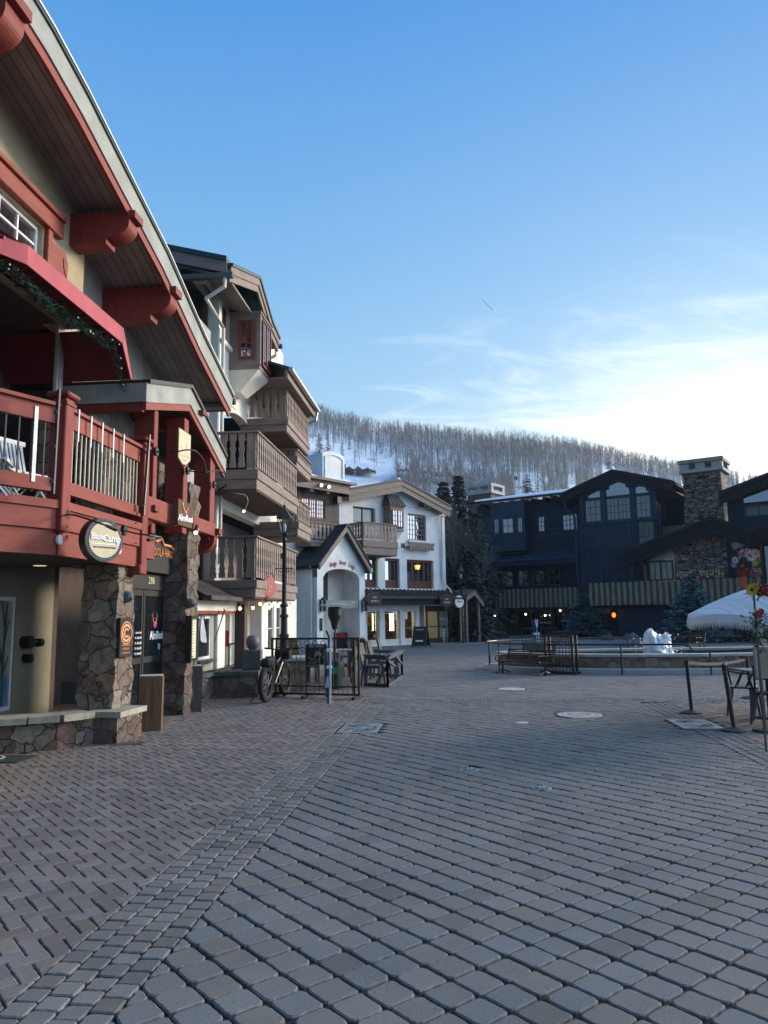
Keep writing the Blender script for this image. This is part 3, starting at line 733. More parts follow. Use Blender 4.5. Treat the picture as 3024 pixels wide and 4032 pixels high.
b.each('fairy_light',M['letter'],gar)
# ---- ground floor: recessed wall, window with tree mural, dark return wall
yr=2.35
xr=Y(205,2500,yr)[0]; w0=Y(-60,2400,yr)[0]; w1=Y(60,2400,yr)[0]; wzb=Y(40,2787,yr)[1]; wzt=Y(40,2358,yr)[1]
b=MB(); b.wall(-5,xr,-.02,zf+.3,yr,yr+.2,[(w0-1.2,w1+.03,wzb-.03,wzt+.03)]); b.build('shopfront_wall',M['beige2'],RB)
wn=whole_win(RB,'window',yr+.03,w0-1.2,w1+.03,wzb-.03,wzt+.03,1,1,M['white'],M['curtain'],1,.06)
b=MB(); tr=Y(22,2600,yr)[0]; z0=wzb+.05
def mur(p,q,r0,r1): b.prism([(p[0]-r0,p[1]),(p[0]+r0,p[1]),(q[0]+r1,q[1]),(q[0]-r1,q[1])],yr+.032,yr+.040)
mur((tr,z0),(tr-.01,z0+.8),.03,.022); mur((tr-.01,z0+.8),(tr+.03,z0+1.6),.022,.01); mur((tr,z0+1.0),(tr+.1,z0+1.35),.014,.006); mur((tr,z0+.55),(tr-.14,z0+1.05),.016,.008); mur((tr+.005,z0+.5),(tr+.12,z0+.75),.014,.006); mur((tr,z0+1.2),(tr-.12,z0+1.65),.012,.005)
b.build('tree_mural',M['woodgrey'],wn)
b=MB(); b.box(w0-1.0,w1-.06,yr+.034,yr+.044,wzb+.04,wzb+.5); b.build('blue_decal',mat('blue_window_decal',(.05,.22,.42),.4,.5,2,.05,.001),wn)
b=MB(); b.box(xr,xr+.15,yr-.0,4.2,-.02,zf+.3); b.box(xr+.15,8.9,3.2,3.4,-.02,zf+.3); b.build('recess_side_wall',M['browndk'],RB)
# fire valves on the wall
o=thing('fire_department_valve','black twin fire valve fittings on the cream recessed wall','valve',S.w(xr-.6,yr,0),R(90-S.a))
b=MB()
x,z=Y(112,2528,yr-.1); x-=xr-.6
b.tube([(x,0,z),(x,-.16,z)],.10,14); b.tube([(x,-.1,z),(x+.25,-.12,z-.02)],.045,10); b.tube([(x+.22,-.12,z-.02),(x+.34,-.12,z-.02)],.07,12)
b.build('upper_valve',M['black'],o); b=MB(); b.tube([(x+.05,0,z-.26),(x+.05,-.14,z-.27)],.07,12); b.box(x+.12,x+.24,-.03,0,z-.35,z-.2); b.build('lower_valve',M['black'],o)
# recessed soffit lights
for px,py in ((157,2227),(365,2252)):
    g=S.z(px,py,zf+.015); b=MB(); b.lathe([(.09,0),(.09,.004)],g[0],g[1],zf+.01,20); b.build('ceiling_light',emis('warm_ceiling_light',(1,.72,.42),.75),RB)
# ---- stone pillars
yp=.10
p0=Y(455,2500,yp)[0]; p1=Y(523,2500,yp)[0]
b=MB()
def stonecol(mb,x0,x1,y0,y1,z0,z1,seed=1,j=.03):
    """column with an uneven stone face"""
    r_=random.Random(seed); nz=int((z1-z0)/.12); rings=[]
    for k in range(nz+1):
        z=z0+(z1-z0)*k/nz; ring=[]
        for (xa,ya_,xb,yb_) in ((x0,y0,x1,y0),(x1,y0,x1,y1),(x1,y1,x0,y1),(x0,y1,x0,y0)):
            for q in range(4): t=q/4; ring.append((xa+(xb-xa)*t+r_.uniform(-j,j),ya_+(yb_-ya_)*t+r_.uniform(-j,j),z))
        rings.append(ring)
    n=16; mb.add([p for r in rings for p in r],[(k*n+i,k*n+(i+1)%n,(k+1)*n+(i+1)%n,(k+1)*n+i) for k in range(nz) for i in range(n)]+[tuple(range(n-1,-1,-1)),tuple(range(nz*n,nz*n+n))])
stonecol(b,p0,p1,yp,yp+.52,-.02,zf+.015,3); b.build('stone_pillar',M['stonelt'],RB)
yq=.02
q0=Y(733,2500,yq)[0]; q1=Y(775,2500,yq)[0]
b=MB(); stonecol(b,q0,q1,yq,yq+.55,-.02,Y(750,1900,yq)[1],5); b.build('stone_pillar',M['stone'],RB)
# stone above door + sign panel
yd=.42
d0,d1=p1-.1,q0+.05; dzt=Y(590,2262,yd)[1]
b=MB(); b.box(d0-.4,d1,yd+.1,yd+.4,dzt+.02,zrail+.2); b.build('stone_lintel_wall',M['stone'],RB)
# ---- door
dl=Y(530,2300,yd)[0]; dr=Y(662,2300,yd)[0]; dh=Y(600,2322,yd)[1]; dm=Y(571,2400,yd)[0]
b=MB(); b.box(dl-.1,dr,yd,yd+.09,dh,dzt); b.box(dl-.12,dl,yd,yd+.1,0,dh); b.box(dr-.07,dr,yd,yd+.1,0,dh); fr_=b.build('door_frame',M['signblk'],RB)
def leaf(x0,x1):
    b=MB(); w=.055; b.box(x0,x0+w,yd+.03,yd+.07,.03,dh-.01); b.box(x1-w,x1,yd+.03,yd+.07,.03,dh-.01)
    for z in (.03,.95,dh-.11): b.box(x0+w,x1-w,yd+.031,yd+.069,z,z+.1)
    o=b.build('door',M['signblk'],RB); g=MB(); g.box(x0+w*.5,x1-w*.5,yd+.045,yd+.055,.1,dh-.1); g.build('pane',M['glass'],o); return o
leaf(dl+.005,dm-.01); d2=leaf(dm+.02,dr-.08)
text('298',.17,M['cream'],fr_,((dl+dr)/2-.05,yd-.004,(dh+dzt)/2+.02),name='house_number')
def rosette(parent,x,y,z,s=.05):
    b=MB(); rr=random.Random(2)
    for k in range(22): 
        a=k*2.4; r0=s*math.sqrt(k/22); px_,pz_=x+r0*math.cos(a),z+r0*.8*math.sin(a)
        b.lathe([(s*.32,0),(s*.30,.004+.0004*(22-k)),(s*.05,.008+.0004*(22-k))],0,0,0,7) if 0 else b.tube([(px_,y,pz_),(px_,y-.004-.0006*(22-k),pz_)],[s*.3,s*.2],7)
    b.build('rose',M['rose'],parent)
def antlers(parent,x,y,z,s,mt,w=.008):
    b=MB()
    for sg in (-1,1):
        p=[(x+sg*s*.15,y,z),(x+sg*s*.55,y,z+s*.35),(x+sg*s*.75,y,z+s*.9),(x+sg*s*.55,y,z+s*1.5)]
        b.tube(p,[w,w,w*.8,w*.3],5); b.tube([p[1],(x+sg*s*.25,y,z+s*.85)],[w*.7,w*.3],5); b.tube([p[2],(x+sg*s*1.0,y,z+s*1.3)],[w*.7,w*.3],5)
    b.build('antlers',mt,parent)
xa,za=Y(617,2502,yd+.02)
text('AlmResi',.20,M['letter'],d2,(xa-.0,yd+.026,za-.0),name='lettering',sx=.86,bold=.003)
xa,za=Y(612,2460,yd+.02); rosette(d2,xa,yd+.03,za,.06); antlers(d2,xa,yd+.034,za+.02,.13,M['copper'])
xa,za=Y(545,2530,yd+.02)
for k,tx in enumerate(('- Lower Level','FL - Suite 100','FL - Suite 200','FL - Suite 300','FL - Suite 400')):
    text(tx,.055,M['letter'],d2,(xa+.0,yd+.026,za+.16-k*.085),name='lettering',sx=.8)
b=MB(); xa,za=Y(627,2545,yd+.02); b.box(xa-.05,xa+.05,yd+.022,yd+.028,za-.05,za+.05); b.build('blue_sticker',mat('blue_sticker_paper',(.25,.5,.62),.5,.3,9,.02,.001),d2)
# ---- entrance gable canopy
yg=-.05
A1=Y(583,1510,yg);A2=Y(752,1530,yg);A3=Y(890,1805,yg); A0=(A1[0],A1[1])
tp=[A1,A2,A3]; fw2=.30
def dn(p,d): return (p[0],p[1]-d)
b=MB(); strip(b,tp,[dn(p,fw2) for p in tp],yg,yg+.05); b.build('canopy_bargeboard',M['greyboard'],RB)
b=MB(); strip(b,[dn(p,fw2+.002) for p in tp],[dn(p,fw2+.12) for p in tp],yg+.02,yg+.08); b.build('canopy_bargeboard_trim',M['red'],RB)
b=MB(); strip(b,[dn(p,-.07) for p in tp],[dn(p,-.003) for p in tp],yg-.04,yg+2.2); b.build('canopy_roof',M['black'],RB)
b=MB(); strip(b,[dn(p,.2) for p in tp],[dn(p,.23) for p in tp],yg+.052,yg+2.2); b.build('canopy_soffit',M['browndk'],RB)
b=MB(); yL=S.x(235,1560,A1[0])[0]
b.box(A1[0]-.05,A1[0]-.002,yg,yL,A1[1]-fw2,A1[1]); b.build('canopy_eave_fascia',M['greyboard'],RB)
b=MB(); b.box(A1[0]-.02,A1[0]+.12,yg+.1,yL,A1[1]-fw2-.13,A1[1]-fw2-.005); b.build('canopy_beam',M['redpost'],RB)
# posts of the canopy
yc_=.02
zb2=Y(612,1930,yc_)[1]
for px0,px1,pt,pbt in ((602,617,1605,2100),(722,739,1640,2100),(828,846,1770,2130)):
    xx0,xx1=Y(px0,1900,yc_)[0],Y(px1,1900,yc_)[0]
    b=MB(); b.bbox(xx0,xx1,yc_,yc_+.34,Y(px0,pbt,yc_)[1],Y(px0,pt,yc_)[1],.01); b.build('canopy_post',M['redpost'],RB)
# front beams (street face) below posts
def sbeam(px0,py0t,py0b,px1,nm='canopy_beam',yy=-.08,dy=.16):
    x0,z1=Y(px0,py0t,yy); _,z0=Y(px0,py0b,yy); x1=Y(px1,py0t,yy)[0]
    b=MB(); b.bbox(x0,x1,yy,yy+dy,z0,z1,.012); return b.build(nm,M['red'],RB)
sbeam(585,1950,2040,700); sbeam(764,2030,2085,852); 
# corbels
def corbel(px,py,pyb,yy=-.12,dep=.85,wid=.2):
    x,z=Y(px,py,yy); z0=Y(px,pyb,yy)[1]; h=z-z0; bb=MB(); pr=[(yy+dep,z0),(yy+.42,z0),(yy+.42,z0+.16*h)]
    for k in range(11):
        a=math.pi/2*k/10; pr.append((yy+.06+.34*(1-math.sin(a)),z0+.16*h+(1-math.cos(a))*h*.5))
    pr+=[(yy+.06,z-.2*h),(yy-.04,z-.2*h),(yy-.04,z),(yy+dep,z)]
    bb.prism(pr,x-wid,x,'x'); bb.build('corbel',M['redpost'],RB)
corbel(868,2085,2200); corbel(622,1995,2110,-.1,.6); 
corbel(806,1625,1700,-.1,.8)
# window and upper stone wall within canopy
yu=1.1
b=MB(); uz0=Y(650,2110,yu)[1]; 
ux0,ux1=Y(617,1900,yu)[0],Y(662,1900,yu)[0]
b.wall(A1[0]-.5,A3[0]+.3,2.6,4.95,yu,yu+.3,[(ux0-.35,ux1,3.1,4.55)]); b.build('upper_stone_wall',M['stonelt'],RB)
whole_win(RB,'window',yu+.1,ux0-.35,ux1,3.1,4.55,2,4,M['white'],M['glass'],1,.06,.03)
b=MB(); b.box(A1[0]+.2,A3[0]-.4,.3,yu,zb2-.35,zb2-.3); b.build('upper_porch_floor',M['browndk'],RB)
# Gondola Haus sign panel
sg0=Y(590,2150,-.03+.3)[0]; 
o=thing('gondola_haus_sign','charcoal sign panel with copper mountain line and lettering above the street door','sign',S.w(dl,.3,0),R(90-S.a))
zz=Y(640,2255,.3)[1]; sxx=lambda px,py:(Y(px,py,.3)[0]-dl,Y(px,py,.3)[1])
a_=sxx(600,2252); bR=sxx(682,2262)
ms=[sxx(600,2120),sxx(612,2132),sxx(632,2120),sxx(640,2145),sxx(668,2152),sxx(695,2185)]
b=MB(); b.prism([(a_[0]-.3,a_[1]),(bR[0],a_[1])]+[(p[0],p[1]-.03) for p in reversed(ms)]+[(a_[0]-.3,ms[0][1]-.05)],0,.04); b.build('panel',M['signblk'],o)
b=MB(); b.tube([(p[0],-.02,p[1]) for p in [(a_[0]-.3,ms[0][1]-.1)]+ms],.022,6); b.build('mountain_line',M['orangep'],o)
text('GONDOLA HAUS',.19,M['copper'],o,((a_[0]+bR[0])/2-.22,-.012,a_[1]+.34),name='lettering',ext=.012,sx=.8)
# ---- low stone seat wall with sandstone caps
lw=thing('stone_seat_wall','low curved rubble stone seat wall with sandstone cap, left of the street door','wall',(-4.3,10.1,0))
pts=[(-9.0,9.1),(-6.6,9.35),(-5.03,9.68),(-4.32,10.0),(-4.02,10.42)]
pts2=[(-4.02,10.46),(-3.70,10.40),(-3.58,11.05),(-4.0,11.2)]
def wallrun(mb,pts,th,z0,z1,over=0):
    n=len(pts); L_=[];Rr=[]
    for i,p in enumerate(pts):
        a=Vector(pts[max(0,i-1)]);c=Vector(pts[min(n-1,i+1)]); d=(c-a).normalized(); nn=Vector((-d.y,d.x)); L_.append(Vector(p)-nn*over); Rr.append(Vector(p)+nn*(th+over))
    for i in range(n-1):
        q=[L_[i],L_[i+1],Rr[i+1],Rr[i]]; mb.hexa([(v.x+4.3,v.y-10.1,z0) for v in q],[(v.x+4.3,v.y-10.1,z1) for v in q])
b=MB(); wallrun(b,pts,.36,-.02,.36); b.hexa([(x+4.3,y-10.1,-.02) for x,y in ((-4.06,10.44),(-3.68,10.38),(-3.56,11.05),(-4.1,11.1))],[(x+4.3,y-10.1,.35) for x,y in ((-4.06,10.44),(-3.68,10.38),(-3.56,11.05),(-4.1,11.1))]); b.build('rubble_wall',M['stone'],lw)
rc=random.Random(4)
segs=[((-9,9.1),(-7.4,9.27)),((-7.38,9.27),(-6.2,9.43)),((-6.18,9.43),(-5.25,9.62)),((-5.23,9.62),(-4.66,9.84)),((-4.64,9.84),(-4.3,10.0)),((-4.29,10.02),(-4.02,10.36))]
b=MB()
for (p,q) in segs:
    p=Vector(p);q=Vector(q);d=(q-p).normalized();nn=Vector((-d.y,d.x)); h_=.355+rc.uniform(0,.008); o1=.05+rc.uniform(0,.03)
    c=[p-nn*o1,q-nn*(o1+rc.uniform(-.02,.02)),q+nn*.42,p+nn*.42]; c=[(v.x+4.3,v.y-10.1) for v in c]
    b.hexa([(x,y,h_) for x,y in c],[(x,y,h_+.012) for x,y in c]); b.hexa([(x*.995,y+.01*0,h_+.012) for x,y in c],[(x,y,h_+.075+rc.uniform(0,.012)) for x,y in c])
c=[(x+4.3,y-10.1) for x,y in ((-4.12,10.40),(-3.62,10.33),(-3.50,11.08),(-4.1,11.15))]; b.hexa([(x,y,.352) for x,y in c],[(x,y,.43) for x,y in c])
b.build('stone_cap',M['cap'],lw)
# dark planter bed behind
b=MB(); b.prism([(-8.5,9.6),(-4.5,10.3),(-4.2,11.0),(-4.3,11.6),(-8.5,11.6)],.1,.2,'z'); b.build('planting_bed',mat('dark_soil',(.02,.018,.015),.95,.4,9,.8,.02),kind='structure')
# doormat
g=gnd(0,2990); o=thing('doormat','dark doormat with a pale round emblem in the left corner of the paving','doormat',(g.x-.25,g.y,0),-SA)
b=MB(); b.bbox(-.6,.62,-.22,.25,.002,.014,.005); b.build('mat',mat('dark_mat_fibre',(.03,.04,.04),.95,.3,40,.6,.003),o); b=MB(); b.lathe([(.2,.0145),(.2,.016),(.17,.016),(.17,.0145)],.1,0,0,24,cap=False); b.build('emblem_ring',M['cream'],o); b=MB(); b.lathe([(.1,.0145),(.1,.016)],.1,0,0,20); b.build('emblem',M['pinksign'],o)
g=gnd(97,2968); o=thing('ground_hook','small black iron peg standing in the brick paving by the seat wall','peg',(g.x,g.y,0)); b=MB(); b.tube([(0,0,0),(0,0,.12),(.03,0,.15)],.012,6); b.box(-.05,.05,-.03,.03,0,.015); b.build('peg',M['black'],o)
b=MB(); g=gnd(505,2930); b.prism([(g.x-.22,g.y-.12),(g.x+.2,g.y-.05),(g.x+.23,g.y+.12),(g.x-.15,g.y+.1)],-.005,.006,'z'); tag(b.build('drain_cover',mat('rusty_iron',(.10,.06,.05),.8,.3,9,.5,.005)),'rusty flat drain plate set in brick paving at the seat wall end','drain cover')
# bollards
for k,(px,py,wd,hh,mt,lb) in enumerate(((581,2878,.34,.80,'wood','brown weathered timber bollard beside the seat wall end'),(745,2803,.36,.80,'woodgrey','grey weathered timber bollard beside the right stone pillar'))):
    g=gnd(px,py); o=thing('timber_bollard',lb,'bollard',(g.x,g.y+.12,0),R(12+3*k),'timber bollards at the street door'); b=MB()
    w=wd/2; 
    for z0,z1 in ((-.02,hh),):
        r_=random.Random(k); 
        q=[(-w,-w*.9),(-w*.25,-w),(-w*.22,-w*.93),(w,-w*.95),(w,w),(-w,w*.9)]
        b.hexa([(x,y,z0) for x,y in q],[(x*.99+.01,y*.99,z1+(.01 if x<0 else -.005)) for x,y in q])
    b.build('timber',M[mt],o); b=MB(); b.prism([(x*.95,y*.95) for x,y in q],hh+.008,hh+.02,'z'); b.build('top_cap',M['concrete'],o)
# ---- signs and lamps on the chalet
def gooseneck(px0,py0,ptsL,yb_,lab,rad=.045,lit=True,r=.012):
    """ptsL: pixel points of the arm with outward distances"""
    x,z=Y(px0,py0,yb_); o=thing('gooseneck_lamp',lab,'wall lamp',S.w(x,yb_,z),R(90-S.a),'gooseneck sign lamps on the red chalet')
    b=MB(); b.tube([(0,0,0),(0,-.04,0)],[.075,.07],14); b.build('base',M['black'],o)
    P=[Vector((0,-.03,0))]
    for (px,py,dd) in ptsL:
        xx,zz_=Y(px,py,yb_-dd); P.append(Vector((xx-x,-dd,zz_-z)))
    # smooth
    Q=[P[0]]
    for i in range(len(P)-1):
        a=P[max(0,i-1)];b_=P[i];c=P[i+1];d=P[min(len(P)-1,i+2)]
        for t in (.25,.5,.75,1): Q.append(.5*((2*b_)+(-a+c)*t+(2*a-5*b_+4*c-d)*t*t+(-a+3*b_-3*c+d)*t**3))
    b=MB(); b.tube(Q,r,7); b.build('arm',M['black'],o)
    e=Q[-1]; d=(Q[-1]-Q[-3]).normalized(); b=MB(); b.tube([e-d*.03,e+d*.03,e+d*.12],[.016,rad*.6,rad*.75],10); b.build('lamp_head',M['black'],o)
    if lit: b=MB(); b.ball(e+d*.125,rad*.55,8); b.build('bulb',M['warm'],o)
gooseneck(255,2026,[(300,2030,.35),(370,2052,.62),(425,2072,.72)],-.05,'black gooseneck lamp arching over the left of the round sign',.04,False)
gooseneck(485,2089,[(530,2100,.3),(590,2108,.55),(640,2118,.62),(600,2124,.6)],-.06,'black gooseneck lamp right of the round sign',.035,False)
gooseneck(610,1778,[(690,1779,.35),(730,1772,.5),(770,1776,.6),(800,1810,.66),(806,1835,.66)],-.03,'black gooseneck lamp over the pale hexagonal sign',.03,False)
gooseneck(735,1854,[(800,1860,.35),(850,1852,.5),(885,1865,.6),(893,1905,.66),(880,1918,.6)],-.03,'black gooseneck lamp from the middle canopy post',.03,False)
gooseneck(840,1909,[(880,1930,.3),(925,1942,.5),(965,1950,.62),(975,1975,.66),(966,2000,.66)],-.03,'lit black gooseneck lamp from the right canopy post',.045)
x,z=Y(773,2085,-.1); o=thing('spot_lamp','small lit spotlight under the wooden rose sign','spotlight',S.w(x,-.1,z),R(90-S.a)); b=MB(); b.tube([(.05,0,.08),(.02,0,.02),(-.02,0,-.05)],[.03,.045,.05],10); b.build('housing',M['black'],o); b=MB(); b.ball((-.02,0,-.055),.036,8); b.build('bulb',M['warm'],o)
# round sign on ring, faces the camera side
c=atY(407,2127,8.9)
o=thing('round_base_camp_sign','round cream sign in a black studded ring hanging on the balcony fascia','sign',c,R(56))
b=MB(); b.tube([(0,-.02,0),(0,.09,0)],[.262,.275],40); b.build('drum',M['black'],o); b=MB(); b.tube([(0,-.026,0),(0,-.021,0)],.215,40); b.build('sign_face',M['cream'],o)
b=MB()
for k in range(44): a=k*2*math.pi/44; b.ball((.24*math.cos(a),-.022,.24*math.sin(a)),.008,5)
b.build('ring_studs',M['metal'],o)
text('Base',.105,M['letter'],o,(-.105,-.030,.035),ext=.006,bold=.003,sx=.9); text('Camp',.115,M['letter'],o,(.095,-.030,.02),ext=.006,bold=.003,sx=.9); b=MB(); b.box(-.19,.19,-.031,-.027,-.055,-.045); b.build('underline',M['letter'],o); text('THE MOUNTAIN SUPPLIER',.03,M['signblk'],o,(0,-.029,-.09),sx=.9,ext=.001)
b=MB(); b.tube([(0,.08,.1),(0,.35,.1)],.02,8); b.tube([(0,.08,-.1),(0,.3,-.1)],.02,8); b.build('bracket',M['black'],o)
# pale bear sign
x0,zt_=Y(717,1690,-.35);x1=Y(760,1720,-.35)[0]
o=thing('hexagonal_wood_sign','pale hexagonal sign with two small bears and script, fixed to a canopy post','sign',S.w((x0+x1)/2,-.3,0),R(90-S.a-18))
w=.165; zt_=Y(740,1700,-.35)[1]; zb_=Y(740,1835,-.35)[1]
q=[(-w,zb_+.1),(-w*.3,zb_),(w*.3,zb_),(w,zb_+.1),(w,zt_-.03),(-w,zt_+.04)]
b=MB(); b.prism(q,0,.05); b.build('panel',M['wood'],o); b=MB(); b.prism([(x*.93,zb_+.02+(z-zb_)*.955) for x,z in q],-.006,-.0005); b.build('sign_face',M['cream'],o)
zc=(zt_+zb_)/2
for k in (-1,1):
    b=MB(); X=k*.065; zz_=zc+.0+.03*(k>0); b.prism([(X-.02,zz_-.03),(X+.02,zz_-.03),(X+.025,zz_+.02),(X+.015,zz_+.05),(X-.01,zz_+.055),(X-.025,zz_+.03)],-.010,-.0065); b.build('animal_emblem',M['copper'],o)
text('Two Bears',.07,M['copper'],o,(0,-.0075,zc-.13),shear=.3,ext=.001); text('Inn',.055,M['copper'],o,(0,-.0075,zc-.2),shear=.3,ext=.001)
# wooden rose sign
o=thing('wooden_rose_sign','dark wooden sign with antlers, pink rose and white lettering below the canopy','sign',S.w(Y(735,2000,-.3)[0],-.28,0),R(90-S.a-15))
zt_=Y(735,1968,-.3)[1]; zb_=Y(735,2070,-.3)[1]; w=.2
b=MB(); b.prism([(-w,zb_),(w,zb_-.03),(w,zt_-.06),(-w,zt_)],0,.09); b.build('board',M['wood'],o); zc=(zt_+zb_)/2
text('AlmResi',.155,M['letter'],o,(0,-.006,zc-.10),ext=.006,bold=.003,sx=.8); rosette(o,0,-.001,zc+.0,.045); antlers(o,0,-.004,zc+.02,.11,M['copper'],.012)
# C sign on the pillar
o=thing('orange_ring_sign','tall black sign with orange concentric letter C rings on the stone pillar','sign',S.w(Y(495,2500,yp-.05)[0],yp-.06,0),R(90-S.a))
zt_=Y(495,2432,yp-.05)[1]; zb_=Y(495,2586,yp-.05)[1]; w=(Y(520,2500,yp-.05)[0]-Y(472,2500,yp-.05)[0])/2
b=MB(); b.bbox(-w,w,0,.05,zb_,zt_,.006); b.build('panel',M['signblk'],o); zc=zt_-.22
for r0,r1,a0 in ((.165,.15,0),(.13,.095,.5),(.07,.045,.55)):
    b=MB(); n=36; w_=w/.17*.95
    for k in range(n):
        t0=a0+(2*math.pi-2*a0)*k/n;t1=a0+(2*math.pi-2*a0)*(k+1)/n
        b.prism([(r0*w_*math.cos(t0),zc+r0*math.sin(t0)),(r0*w_*math.cos(t1),zc+r0*math.sin(t1)),(r1*w_*math.cos(t1),zc+r1*math.sin(t1)),(r1*w_*math.cos(t0),zc+r1*math.sin(t0))],-.004,-.0005)
    b.build('ring',M['orangep'],o)
for k,tx in enumerate(('No Lower Rooms','(970) 309-0120','customcoffee.com')): text(tx,.042,M['orangep'],o,(0,-.002,zb_+.17-k*.055),ext=.001,sx=.85)
# menu case
o=thing('menu_case','black framed glass menu case with cream pages on the right stone pillar','menu case',S.w(Y(757,2500,yq-.08)[0],yq-.1,0),R(90-S.a))
zt_=Y(757,2424,yq-.08)[1]; zb_=Y(757,2604,yq-.08)[1]; w=.19
b=MB(); b.box(-w,w,.0,.08,zb_,zt_); b.box(-w,w,-.03,-.0005,zb_,zb_+.06); b.box(-w,w,-.03,-.0005,zt_-.06,zt_); b.box(-w,-w+.05,-.03,-.0005,zb_+.061,zt_-.061); b.box(w-.05,w,-.03,-.0005,zb_+.061,zt_-.061); b.build('case_frame',M['signblk'],o)
b=MB(); b.box(-w+.05,w-.05,-.006,-.001,zb_+.06,zt_-.06); b.build('pages',mat('glowing_menu_paper',(.55,.52,.36),.6,.1,4,.02,.001,em=(.8,.7,.4),es=.12),o)  # pages carry a faint warm glow of their own, no lamp
b=MB()
for k in range(14): 
    zz_=zb_+.12+k*.05; b.box(-.09,-.09+.05+.1*((k*37)%10)/10,-.0085,-.0065,zz_,zz_+.008)
b.box(-.08,.0,-.0085,-.0065,zb_+.08,zb_+.1) ; b.build('menu_lines',M['woodgrey'],o)
# sconces
for k,(px,py,yy,lb) in enumerate(((505,2350,yp,'grey half-dome sconce on the left stone pillar'),(754,2375,yq,'grey half-dome sconce on the right stone pillar'))):
    x,z=Y(px,py,yy-.05); o=thing('dome_sconce',lb,'wall lamp',S.w(x,yy-.02,z),R(90-S.a),'dome sconces on the stone pillars'); b=MB()
    b.tube([(0,0,0),(0,-.03,0)],.085,16); b.ball((0,-.03,0),.08,14); b.build('dome',M['plant'],o); b=MB(); b.box(-.05,.05,-.10,-.055,-.045,-.01); b.build('light_slot',M['black'],o)
# chairs on the balcony: white slatted folding chairs
def slatchair(x,y,z,rz,lab,mt='whitepl'):
    o=thing('slatted_chair',lab,'chair',S.w(x,y,z),R(90-S.a)+rz,'white slatted chairs on the red balcony')
    b=MB(); 
    for k in range(7): b.box(-.2+k*.062,-.2+k*.062+.035,-.2,.2,.42,.44)
    b.box(-.22,.24,-.225,-.2,.40,.445); b.box(-.22,.24,.2,.225,.40,.445); b.build('seat',M[mt],o)
    b=MB()
    for k in range(7): b.bar((-.18+k*.06,.21,.46),(-.18+k*.06,.33,.92),.035,.015,upv=(0,1,0))
    b.box(-.22,.24,.31,.345,.90,.96); b.build('backrest',M[mt],o)
    for sx_ in (-.21,.22):
        for a_,c_ in (((sx_,-.24,0),(sx_,.2,.55)),((sx_,.26,0),(sx_,-.16,.44))): b=MB(); b.tube([a_,c_],.014,6); b.build('leg',M[mt],o)
slatchair(-.55,.55,zdk-.03,.4,'white slatted chair behind the black balusters at the far left, left of its twin'); slatchair(-.15,.75,zdk-.03,.2,'white slatted chair just behind the balcony corner post'); slatchair(.45,.7,zdk-.03,-.3,'white slatted chair right of the balcony corner post'); slatchair(1.0,1.2,zdk-.03,.5,'white slatted chair deepest on the balcony behind pale balusters')
b=MB(); b.bbox(-1.6,-.4,1.0,1.5,zdk+.68,zdk+.73,.01)
for x in (-1.5,-.5):
    for y in (1.05,1.45): b.box(x-.03,x+.03,y-.03,y+.03,zdk-.03,zdk+.679)
tag(b.build('balcony_table',mat('orange_wood_table',(.45,.2,.07),.5,.2,4,.2,.002),None,loc=S.o,rz=R(90-S.a)),'orange wooden table standing on the red balcony','table')
# ================================================================ lodge with oriel and carved balconies (left, beyond the chalet)
o_=S.w(9.0,0); L=Fr(o_.x,o_.y,5); LY=L.y
def slat(mb,u0,w,z0,z1,y0,y1,ax='y',carve=True):
    h=z1-z0; g=.022 if carve else 0; a=w/2
    prof=[(0,0),(.12,0),(.17,g),(.22,.3*g),(.34,g*1.5),(.48,g),(.55,0),(.62,g*1.2),(.74,g*1.2),(.8,0),(1,0)]
    q=[(u0+a-p[1],z0+h*p[0]) for p in prof]+[(u0-a+p[1],z0+h*p[0]) for p in reversed(prof)]
    mb.prism(q,y0,y1,ax)
def balcony(par,x0,x1,y0,y1,zb,zt,fas=.45,n1=None,left=True,mt='brown',gap=.21,lab=None,right=False,g2=None):
    """carved timber balcony: x0..x1 along the street face at y0, back to the wall at y1"""
    fl=zb+fas; fillw=.62 if gap<.23 else .76
    b=MB(); b.bbox(x0,x1,y0,y1,zb+.01,fl-.03,.008); b.bbox(x0-.04,x1+.04,y0-.04,y1-.01,zb+fas*.52,fl-.0,.012); bo=b.build('balcony_floor_box',M[mt],par)
    b=MB(); b.box(x0+.03,x1-.03,y0+.03,y1-.005,zb-.02,zb+.009); b.build('underside',M['soffitb'],bo)
    b=MB(); n=max(2,int((x1-x0)/gap))
    for k in range(n): slat(b,x0+(k+.5)*(x1-x0)/n,gap*fillw,fl+.06,zt-.05,y0,y0+.03)
    b.box(x0,x1,y0+.031,y0+.07,fl+.14,fl+.19); b.box(x0,x1,y0+.031,y0+.07,zt-.2,zt-.14)
    sides=[x0] if left else []
    if right: sides.append(x1-.03)
    for xs in sides:
        m_=max(2,int((y1-y0)/.2))
        for k in range(m_): slat(b,y0+.06+(k+.5)*(y1-y0-.08)/m_,.165,fl+.06,zt-.05,xs,xs+.03,'x')
    b.build('carved_railing',M[mt+'v' if mt=='brown' else mt],par)
    b=MB(); b.bbox(x0-.05,x1+.05,y0-.05,y0+.1,zt-.049,zt,.01)
    for xs in sides: b.bbox(xs-.05,xs+.1,y0+.101,y1-.005,zt-.049,zt,.01)
    b.box(x0,x0+.08,y0+.035,y0+.11,fl,zt-.05); b.box(x1-.08,x1,y0+.035,y0+.11,fl,zt-.05)
    b.build('handrail',M[mt],par)
OL=fthing('oriel_lodge','white stucco lodge with brown gambrel gable, oriel window and stacked carved balconies','building',L)
yW=1.2
xw0=LY(862,1300,yW)[0]; xw1=LY(1100,1500,yW)[0]+.6
gy=.5
